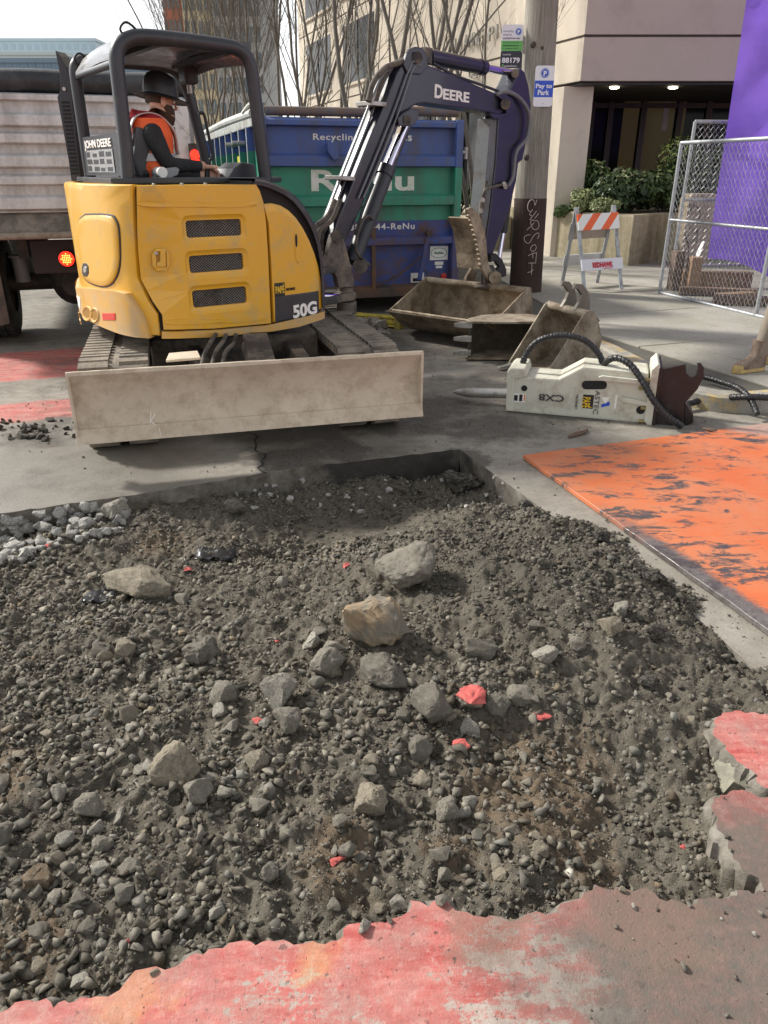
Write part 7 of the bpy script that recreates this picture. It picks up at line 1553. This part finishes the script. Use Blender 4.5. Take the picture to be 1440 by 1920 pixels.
SM = stone_mat('stones', True, bs=60); SI = stone_mat('stone single', False, bs=28)
PAL = np.array([[.21, .19, .15], [.25, .23, .185], [.175, .162, .132], [.29, .265, .215], [.15, .145, .13], [.22, .18, .12], [.20, .195, .17], [.40, .38, .33], [.17, .13, .085]]); PW = np.array([.22, .18, .18, .1, .1, .07, .1, .02, .03])
TPL = [hull(7 + k % 4, 50 + k, (1, random.uniform(.55, .9), random.uniform(.4, .75))) for k in range(12)]; TPB = [pebble(k, (1, random.uniform(.7, .95), random.uniform(.5, .8))) for k in range(5)]; TPG = [hull(7, 90 + k) for k in range(5)]
def zones(x, y):                                             # 1 on the fine rounded gravel mound to the right
    return np.clip((x - .15) * 2.2 + (y - 2.3) * .9, 0, 1)
def sample(n, r):
    x = r.uniform(-2.75, 1.62, n * 2); y = r.uniform(.93, 4.35, n * 2); vis = np.abs(x) < .56 * (y + .55) + .55; ok = in_hole(x, y) & vis
    sp_ = (~ok) & vis & (H_at(x, y) > -.015); ok |= sp_; return x[ok], y[ok]
def scatter(name, n, smin, smax, power, templates, seed, label, smooth=False, sink=.35, avoid=None, zpref=None, bright=1., clump=True):
    r = np.random.default_rng(seed); x, y = sample(n, r); fl = ((x + .12) ** 2 / .35 ** 2 + (y - 3.55) ** 2 / .2 ** 2 < 1) & (r.random(len(x)) < .85); k_ = ~fl
    if zpref is not None: z_ = zones(x, y); k_ &= r.random(len(x)) < (z_ if zpref > 0 else 1 - z_ * .75)
    if clump: k_ &= fbm(x, y, 2.6, 3, 70 + seed) > r.uniform(-.34, .36, len(x))
    x, y = x[k_], y[k_]; n = len(x); s = (smin + (smax - smin) * r.random(n) ** power) / 2; ti = r.integers(0, len(templates), n); Rm = rand_rot(n, r); col = PAL[r.choice(len(PAL), n, p=PW / PW.sum())] * (.42 + 1.0 * r.random((n, 1)) ** 1.3) * bright * (.80 - .26 * np.clip(zones(x, y), 0, 1) * (y > 2))[:, None]
    Z_ = H_at(x, y); CO = []; FA = []; CC = []; o = 0
    for k in range(len(templates)):
        co, fa = templates[k]; m = np.where(ti == k)[0]
        if not len(m): continue
        v = np.einsum('nij,vj->nvi', Rm[m], co); v[:, :, 2] *= .8; v = v * s[m][:, None, None] + np.stack([x[m], y[m], Z_[m] + s[m] * (.62 - sink)], 1)[:, None, :]
        CO.append(v.reshape(-1, 3)); FA.append((fa[None] + (o + np.arange(len(m)) * len(co))[:, None, None]).reshape(-1, 3)); CC.append(np.repeat(col[m], len(co), 0)); o += len(m) * len(co)
    ob = np_mesh(name, np.vstack(CO), np.vstack(FA), SM, smooth, np.vstack(CC)); stuff(ob, label); ob['category'] = 'gravel'; return ob
scatter('gravel_grains', 64000, .004, .012, 1.6, TPG, 1, 'fine dark grit covering the dug soil', sink=.3, clump=False)
scatter('gravel_pebbles', 31000, .008, .036, 2.4, TPL, 2, 'angular small gravel spread over the rubble', zpref=-1)
scatter('gravel_pebbles', 22000, .009, .026, 1.6, TPB[:3], 3, 'rounded grey pebbles on the gravel mound', smooth=True, zpref=1)
scatter('gravel_pebbles', 9800, .026, .064, 2.1, TPL, 4, 'walnut-sized broken stones among the rubble', zpref=-1, bright=1.1)
_PAL = PAL; PAL = np.array([[.125, .108, .083], [.10, .088, .068], [.15, .13, .10], [.14, .105, .068], [.165, .148, .118], [.11, .10, .082], [.13, .12, .10], [.17, .145, .11], [.12, .085, .055]])
scatter('soil_clods', 18000, .010, .042, 2.6, TPL, 6, 'crumbly clods of dark soil among the stones', sink=.5, bright=1.25)
PAL = _PAL
# grit tracked over the slabs and street
def street_grit(n, seed):
    r = np.random.default_rng(seed); x = r.uniform(-2.6, 2.2, n); y = r.uniform(.9, 7, n); k_ = ~in_hole(x, y) & (np.abs(x) < .56 * (y + .55)); dens_ = fbm(x, y, 1.6, 3, 3) > r.uniform(-.3, .55, n); k_ &= dens_; x, y = x[k_], y[k_]; n = len(x); s = (.003 + .026 * r.random(n) ** 6) / 2; ti = r.integers(0, 5, n); Rm = rand_rot(n, r); CO = []; FA = []; CC = []; o = 0; col = np.where(r.random((n, 1)) < .75, .35, 1.) * PAL[r.integers(0, len(PAL), n)]
    for k in range(5):
        co, fa = TPG[k]; m = np.where(ti == k)[0]; v = np.einsum('nij,vj->nvi', Rm[m], co) * s[m][:, None, None] + np.stack([x[m], y[m], s[m] * .45], 1)[:, None, :]
        CO.append(v.reshape(-1, 3)); FA.append((fa[None] + (o + np.arange(len(m)) * len(co))[:, None, None]).reshape(-1, 3)); CC.append(np.repeat(col[m], len(co), 0)); o += len(m) * len(co)
    ob = np_mesh('street_grit', np.vstack(CO), np.vstack(FA), SM, False, np.vstack(CC)); stuff(ob, 'loose grit and crumbs of soil strewn over the street'); ob['category'] = 'gravel'
street_grit(20000, 9)
# --- single stones: each its own object
def boulder_mesh(seed, sq, cuts=5, rough=.07, npts=16):
    co, fa = hull(npts, seed, sq); bm = bmesh.new(); vs_ = [bm.verts.new(c) for c in co]
    for f in fa:
        try: bm.faces.new([vs_[i] for i in f])
        except ValueError: pass
    bmesh.ops.recalc_face_normals(bm, faces=bm.faces); bmesh.ops.bevel(bm, geom=list(bm.edges), offset=.07, segments=1, affect='EDGES', clamp_overlap=True); bmesh.ops.triangulate(bm, faces=bm.faces); bmesh.ops.subdivide_edges(bm, edges=bm.edges, cuts=cuts, use_grid_fill=True)
    sd = V((seed * 1.7, seed * .3, 0))
    for v in bm.verts:
        p = v.co.copy(); v.co += p.normalized() * (NZ.fractal(p * 2.3 + sd, .75, 2, 6) * rough * 1.5 + NZ.noise(p * 8 + sd) * rough * .35)
    me = bpy.data.meshes.new('stone'); bm.to_mesh(me); bm.free(); me.materials.append(SI); me.polygons.foreach_set('use_smooth', [True] * len(me.polygons)); me.set_sharp_from_angle(angle=R(38)); return me
def ground_hit(px_, py_):
    d = ray(px_, py_); T_ = np.linspace(.8, 6, 1400); x, y, z = d.x * T_, d.y * T_, CAM_H + d.z * T_; h = H_at(x, y); g_ = np.where(in_hole(x, y) | (h > -.028), h, 0.); k = np.argmax(z < g_)
    return V((x[k], y[k], z[k])), float(T_[k])
def place_stone(name, label, cat, px_, py_, w_px, h_px, col, seed, group=None, shape=None, mat=None, rz=None, rough=.07, sink=.40, me=None):
    p, t_ = ground_hit(px_, py_ + h_px * .30); W_ = w_px / FPX * t_; Hs = h_px / FPX * t_
    asp = Hs / W_; me = me or boulder_mesh(seed, shape or (1, .85, max(.5, min(1., asp))), rough=rough)
    o = bpy.data.objects.new(name, me); COL.objects.link(o); k = W_ / 2 / 1.0; o.scale = (k, k, k); rr = random.Random(seed)
    zmin = min(v.co.z for v in me.vertices) * k
    o.rotation_euler = (rr.uniform(-.25, .25), rr.uniform(-.25, .25), rr.uniform(-.5, .5) if rz is None else rz); o.location = (p.x, p.y, p.z - zmin * (1 - sink) - .0); o.color = (*col, 1)
    if mat: o.data = o.data.copy(); o.data.materials.clear(); o.data.materials.append(mat)
    return tag(o, label, cat, group)
def duo_mat(name, a, b, sc=6, th=.5, up_=None):
    t = NT(name); n = t.noise(sc, 6, .65); f = t.ramp(n, th - .06, th + .06); nz = t.noise(30, 6, .7); c = t.mix(f, a, b); c = t.mix(t.ramp(nz, .35, .7, 0, .45), c, tuple(x * .5 for x in a)); return t.done(c, .85, t.bump(nz, .6, .01))
def red_face():
    t = NT('concrete with one red painted face'); sp_ = t.n('SeparateXYZ'); t.l(t.tc.outputs['Normal'], sp_.inputs[0]); n = t.noise(3, 6, .7)
    f = t.ramp(t.math('ADD', sp_.outputs[2], t.math('MULTIPLY', t.math('SUBTRACT', n, .5), .8)), .12, .24); nz = t.noise(14, 6, .7)
    c = t.mix(f, t.mix(nz, (.16, .145, .115), (.27, .25, .205)), t.mix(t.ramp(nz, .35, .65), (.46, .055, .05), (.55, .16, .14))); return t.done(c, .85, t.bump(nz, .5, .01))
REDSTONE = red_face(); TANSTONE = duo_mat('tan and grey rubble', (.33, .245, .15), (.17, .16, .13), 1.6, .5)
GR = (.245, .225, .185); GD = (.165, .152, .125); GL = (.36, .34, .29); GT_ = (.29, .25, .185); BK = (.022, .021, .021); BR_ = (.15, .10, .055); WH = (.52, .51, .48)
big = [(765, 1050, 142, 104, GR, 'largest grey boulder in the middle of the rubble behind the gravel', .05), (272, 1090, 165, 66, GT_, 'long flat slab-like stone lying at the left in the rubble', .05), (700, 1172, 146, 104, None, 'tan-topped angular rock perched on the heap in the middle', .08),
       (724, 1256, 112, 78, GD, 'dark grey rock directly under the tan-topped rock', .06), (616, 1238, 80, 62, GR, 'grey rock left of the perched tan rock', .06), (526, 1287, 80, 80, GL, 'pale rough rock below centre left with flat face', .06), (420, 1293, 62, 72, GR, 'upright tan-grey rock left of the pale rough rock', .06),
       (538, 1344, 62, 58, GR, 'lumpy grey rock just below the pale rough rock', .07), (330, 1420, 108, 112, GT_, 'big tan angular rock standing alone at lower left', .05), (168, 1502, 62, 78, GR, 'grey-brown angular rock at far left of the rubble', .06), (10, 1545, 62, 120, GD, 'tall dark rock cut by the left edge', .05),
       (690, 1495, 88, 74, GT_, 'rounded brown-grey rock at lower centre', .07), (808, 1312, 88, 80, GD, 'dark wedge-shaped rock beside the red lumps', .05), (786, 1386, 62, 84, GD, 'dark grey rock leaning below the wedge-shaped rock', .06), (930, 1317, 54, 48, GD, 'dark rock right of the big red lump', .06),
       (978, 1300, 62, 48, GR, 'grey broken stone above the small red lump', .06), (1020, 1220, 56, 48, GL, 'pale rough stone on the gravel mound right of centre', .08), (1138, 1170, 56, 44, GT_, 'round greyish stone on the gravel mound', .05), (1165, 1125, 36, 80, GL, 'pale flat upright shard on the right gravel mound', .06),
       (1082, 1204, 42, 38, GR, 'small round stone between the two mound stones', .05), (900, 1212, 62, 74, GD, 'dark black-sided rock half buried in the gravel mound', .08), (530, 1090, 32, 28, GL, 'single smooth pale pebble at upper centre', .02), (595, 1274, 36, 48, GR, 'smooth egg-shaped pebble beside the pale rough rock', .02),
       (378, 1214, 84, 76, GD, 'large crumbly grey clod at left centre', .09), (220, 952, 58, 54, GL, 'greenish broken concrete lump against the far slab edge', .08), (441, 944, 52, 42, GD, 'grey rock lying at the foot of the far slab edge', .07), (482, 1424, 56, 48, GT_, 'brown crumbly clod below centre left', .08),
       (374, 1478, 60, 60, GR, 'split grey stone right of the big tan rock', .06), (78, 1640, 68, 50, BR_, 'orange-brown clod at far lower left', .08), (196, 1575, 46, 52, GR, 'rough grey-tan stone at lower left', .07), (121, 1570, 40, 30, GL, 'smooth pale pebble at lower left', .02), (110, 1482, 44, 48, GL, 'pale sharp stone at left above the angular rock', .06),
       (505, 1620, 44, 72, GR, 'upright grey slab stone at lower centre', .05), (407, 1710, 38, 36, GL, 'pale cube-like stone at the bottom centre left', .05), (246, 1620, 48, 38, GR, 'flat grey stone in the lower left rubble', .06), (1236, 1552, 42, 40, GD, 'dark stone near the broken red slab edge', .06), (842, 1512, 64, 52, GR, 'pale broken stone at lower centre right', .07),
       (1130, 1002, 40, 32, BK, 'black asphalt lump on the rim of the gravel mound', .1), (985, 945, 34, 22, BK, 'small black asphalt lump at the right slab corner', .1), (870, 905, 90, 36, BK, 'black crumbled asphalt heap in the far right corner of the pit', .12), (1220, 1075, 60, 44, BK, 'black tarry lump spilled on the right slab', .12), (1228, 1180, 44, 40, BK, 'dark tarry lump halfway down the right rim', .1), (1215, 1272, 40, 36, BK, 'dark clod low on the right side of the mound', .1),
       (150, 1835, 40, 34, GL, 'pale stone close to the bottom left corner', .05), (650, 1590, 40, 36, GR, 'grey stone at lower middle by the red chip', .06), (1010, 1590, 44, 36, GT_, 'brown stone in the lower right hollow', .07), (960, 1555, 40, 32, GR, 'grey broken stone in the lower right hollow', .07), (940, 1635, 40, 32, GT_, 'rounded tan stone near the front slab edge', .05), (830, 1640, 44, 36, GR, 'rounded brown-grey stone just behind the front slab', .05), (575, 1100, 30, 24, GR, 'small grey stone beside the smooth pale pebble', .05)]
for i, (x, y, w_, h_, c_, lb_, ro) in enumerate(big): place_stone('rubble_stone' if c_ != BK else 'asphalt_lump', lb_, 'stone' if c_ != BK else 'asphalt', x, y, w_, h_, c_ or GT_, 300 + i, rough=ro, mat=TANSTONE if c_ is None else None, shape=(1, .5, .42) if i == 1 else None, sink=.46 if i in (1,) else .14 if i == 2 else .38)
reds = [(884, 1308, 66, 52, 'big red-painted concrete lump below centre right'), (866, 1388, 38, 44, 'upright red-painted shard below the big red lump'), (1016, 1338, 34, 32, 'red-painted lump beside the black stone on the right'), (484, 1350, 28, 14, 'thin red-painted chip at centre left'), (632, 1612, 34, 16, 'pinkish red chip at lower centre'), (282, 1611, 16, 14, 'tiny red chip at lower left'), (520, 1198, 12, 22, 'small red sliver on the left rubble'), (650, 1060, 22, 14, 'small red chip left of the largest boulder'), (352, 1065, 18, 14, 'small red chip behind the long flat stone'), (1280, 1585, 14, 14, 'small red chip near the broken red slab'), (240, 1760, 14, 22, 'faded red sliver at the bottom left'), (95, 1020, 20, 16, 'brick red stone in the white rubble heap')]
for i, (x, y, w_, h_, lb_) in enumerate(reds): place_stone('red_chip', lb_, 'concrete chip', x, y, w_, h_, (.5, .07, .07), 500 + i, mat=REDSTONE, rough=.1, shape=(1, .8, .4) if i else None, sink=.2)
# broken slab corner that has dropped into the pit by the right-hand red slab
mb = MB(); tp_ = [at(a, b, -.012) for a, b in ((1336, 1358), (1362, 1402), (1396, 1442), (1422, 1480))]; bt_ = [at(a, b, -.13) for a, b in ((1308, 1440), (1328, 1478), (1345, 1498), (1425, 1500))]; bk_ = [p + V((.12, .05, -.02)) for p in tp_]
rings = [[b_.lerp(t_, f) + V((random.uniform(-.006, .006), random.uniform(-.006, .006), 0)) for b_, t_ in zip(bt_, tp_)] for f in (0, .3, .6, 1)] + [bk_]
mb.loft(rings, False, False); o = mb.build('broken_slab_face', duo_mat('fractured concrete', (.30, .285, .22), (.19, .18, .14), 7), smooth=30); o.name = 'slab_fragment'; tag(o, 'broken grey face of the red slab corner at the right edge of the pit', 'concrete')
# white rubble at the left, countable
STN = [boulder_mesh(700 + k, (1, random.uniform(.7, .95), random.uniform(.55, .85)), 1, .06, 12) for k in range(8)]
r = random.Random(5)
for k in range(120):
    u, v = r.random(), r.random(); x = 5 + 235 * u; y = 1052 - 60 * u - (78 - 10 * u) * v + r.uniform(-8, 8)
    if y < 936: continue
    s_ = r.uniform(12, 40) * (1 if r.random() < .5 else .7); w_ = r.uniform(.75, 1.2); place_stone('white_rubble', 'white broken concrete stone in the pale heap at the left of the pit', 'stone', x, y, s_, s_ * .8, tuple(q * w_ for q in WH), 800 + k, 'white rubble heap', me=STN[k % 8], rz=r.uniform(0, 6), sink=.15)
for k in range(36):
    x = r.uniform(470, 960); y = 905 + r.uniform(0, 62) - (x - 470) * .03; s_ = r.uniform(8, 18); place_stone('white_chip', 'small white mortar chip strewn along the far side of the pit', 'stone', x, y, s_, s_ * .6, (.6, .58, .55), 900 + k, 'white chips', me=STN[k % 8], rz=r.uniform(0, 6), sink=.1)
zl = (('grey broken stone lying in the left part of the rubble', 0, 560), ('grey broken stone lying in the middle of the rubble', 560, 900), ('grey broken stone lying in the right part of the rubble', 900, 1330))
for k in range(125):
    lb_, x0, x1 = zl[(0, 0, 0, 1, 1, 2)[k % 6]]; x = r.uniform(x0, x1); y = 1110 + (1740 - 1110) * r.random() ** .8; 
    if x < 300 and r.random() < .2: y = r.uniform(1720, 1830)
    s_ = (22 + 34 * r.random() ** 1.7) * (.75 if x0 >= 900 else 1); ci = r.randrange(4); c_ = [GR, GD, GL, GT_][ci]; lb_ = '%s stone lying in the %s of the rubble' % (('mid-grey broken', 'dark grey broken', 'pale grey broken', 'tan broken')[ci], ('upper' if y < 1290 else 'middle' if y < 1500 else 'lower') + (' left' if x < 330 else ' centre left' if x < 600 else ' centre' if x < 900 else ' right')); f = r.uniform(.8, 1.15)
    p_ = at(x, y + 12, -.04)
    if not in_hole(np.array([p_.x]), np.array([p_.y]))[0]: continue
    place_stone('rubble_stone', lb_, 'stone', x, y, s_, s_ * r.uniform(.65, .95), tuple(q * f for q in c_), 1000 + k, 'broken stones in the rubble', me=STN[k % 8], rz=r.uniform(0, 6), sink=.4)
# black plastic scraps
for x, y, w_, lb_ in ((405, 1042, 60, 'torn black plastic scrap in the pit beside the sand'), (190, 1120, 46, 'black plastic scrap beside the long flat stone')):
    p, t_ = ground_hit(x, y); mb = MB(); rows = []
    for j in range(7): rows.append([p + V(((i / 8 - .5) * w_ / FPX * t_ * 1.2, (j / 6 - .5) * .10, .012 + .022 * NZ.noise(V((i * .9, j * 1.1, x))))) for i in range(9)])
    mb.loft(rows, False, False); o = mb.build('plastic_scrap', PM('black plastic film', (.012, .012, .014), .3), smooth=40, fix=False); md = o.modifiers.new('s', 'SOLIDIFY'); md.thickness = .003; tag(o, lb_, 'plastic')
# asphalt crumbs beside the blade on the street
for k in range(44):
    x, y = r.uniform(0, 140), r.uniform(786, 828); p = at(x, y); s_ = r.uniform(.02, .075); o = bpy.data.objects.new('asphalt_lump', STN[k % 8]); COL.objects.link(o); o.scale = (s_ * .6, s_ * .6, s_ * .4); o.location = (p.x, p.y, s_ * .16); o.rotation_euler = (r.random(), r.random(), r.random() * 6); f = r.uniform(.6, 1.6); o.color = (.06 * f, .056 * f, .05 * f, 1); tag(o, 'dark asphalt lump in the small heap left of the blade', 'asphalt', 'asphalt heap beside the blade')
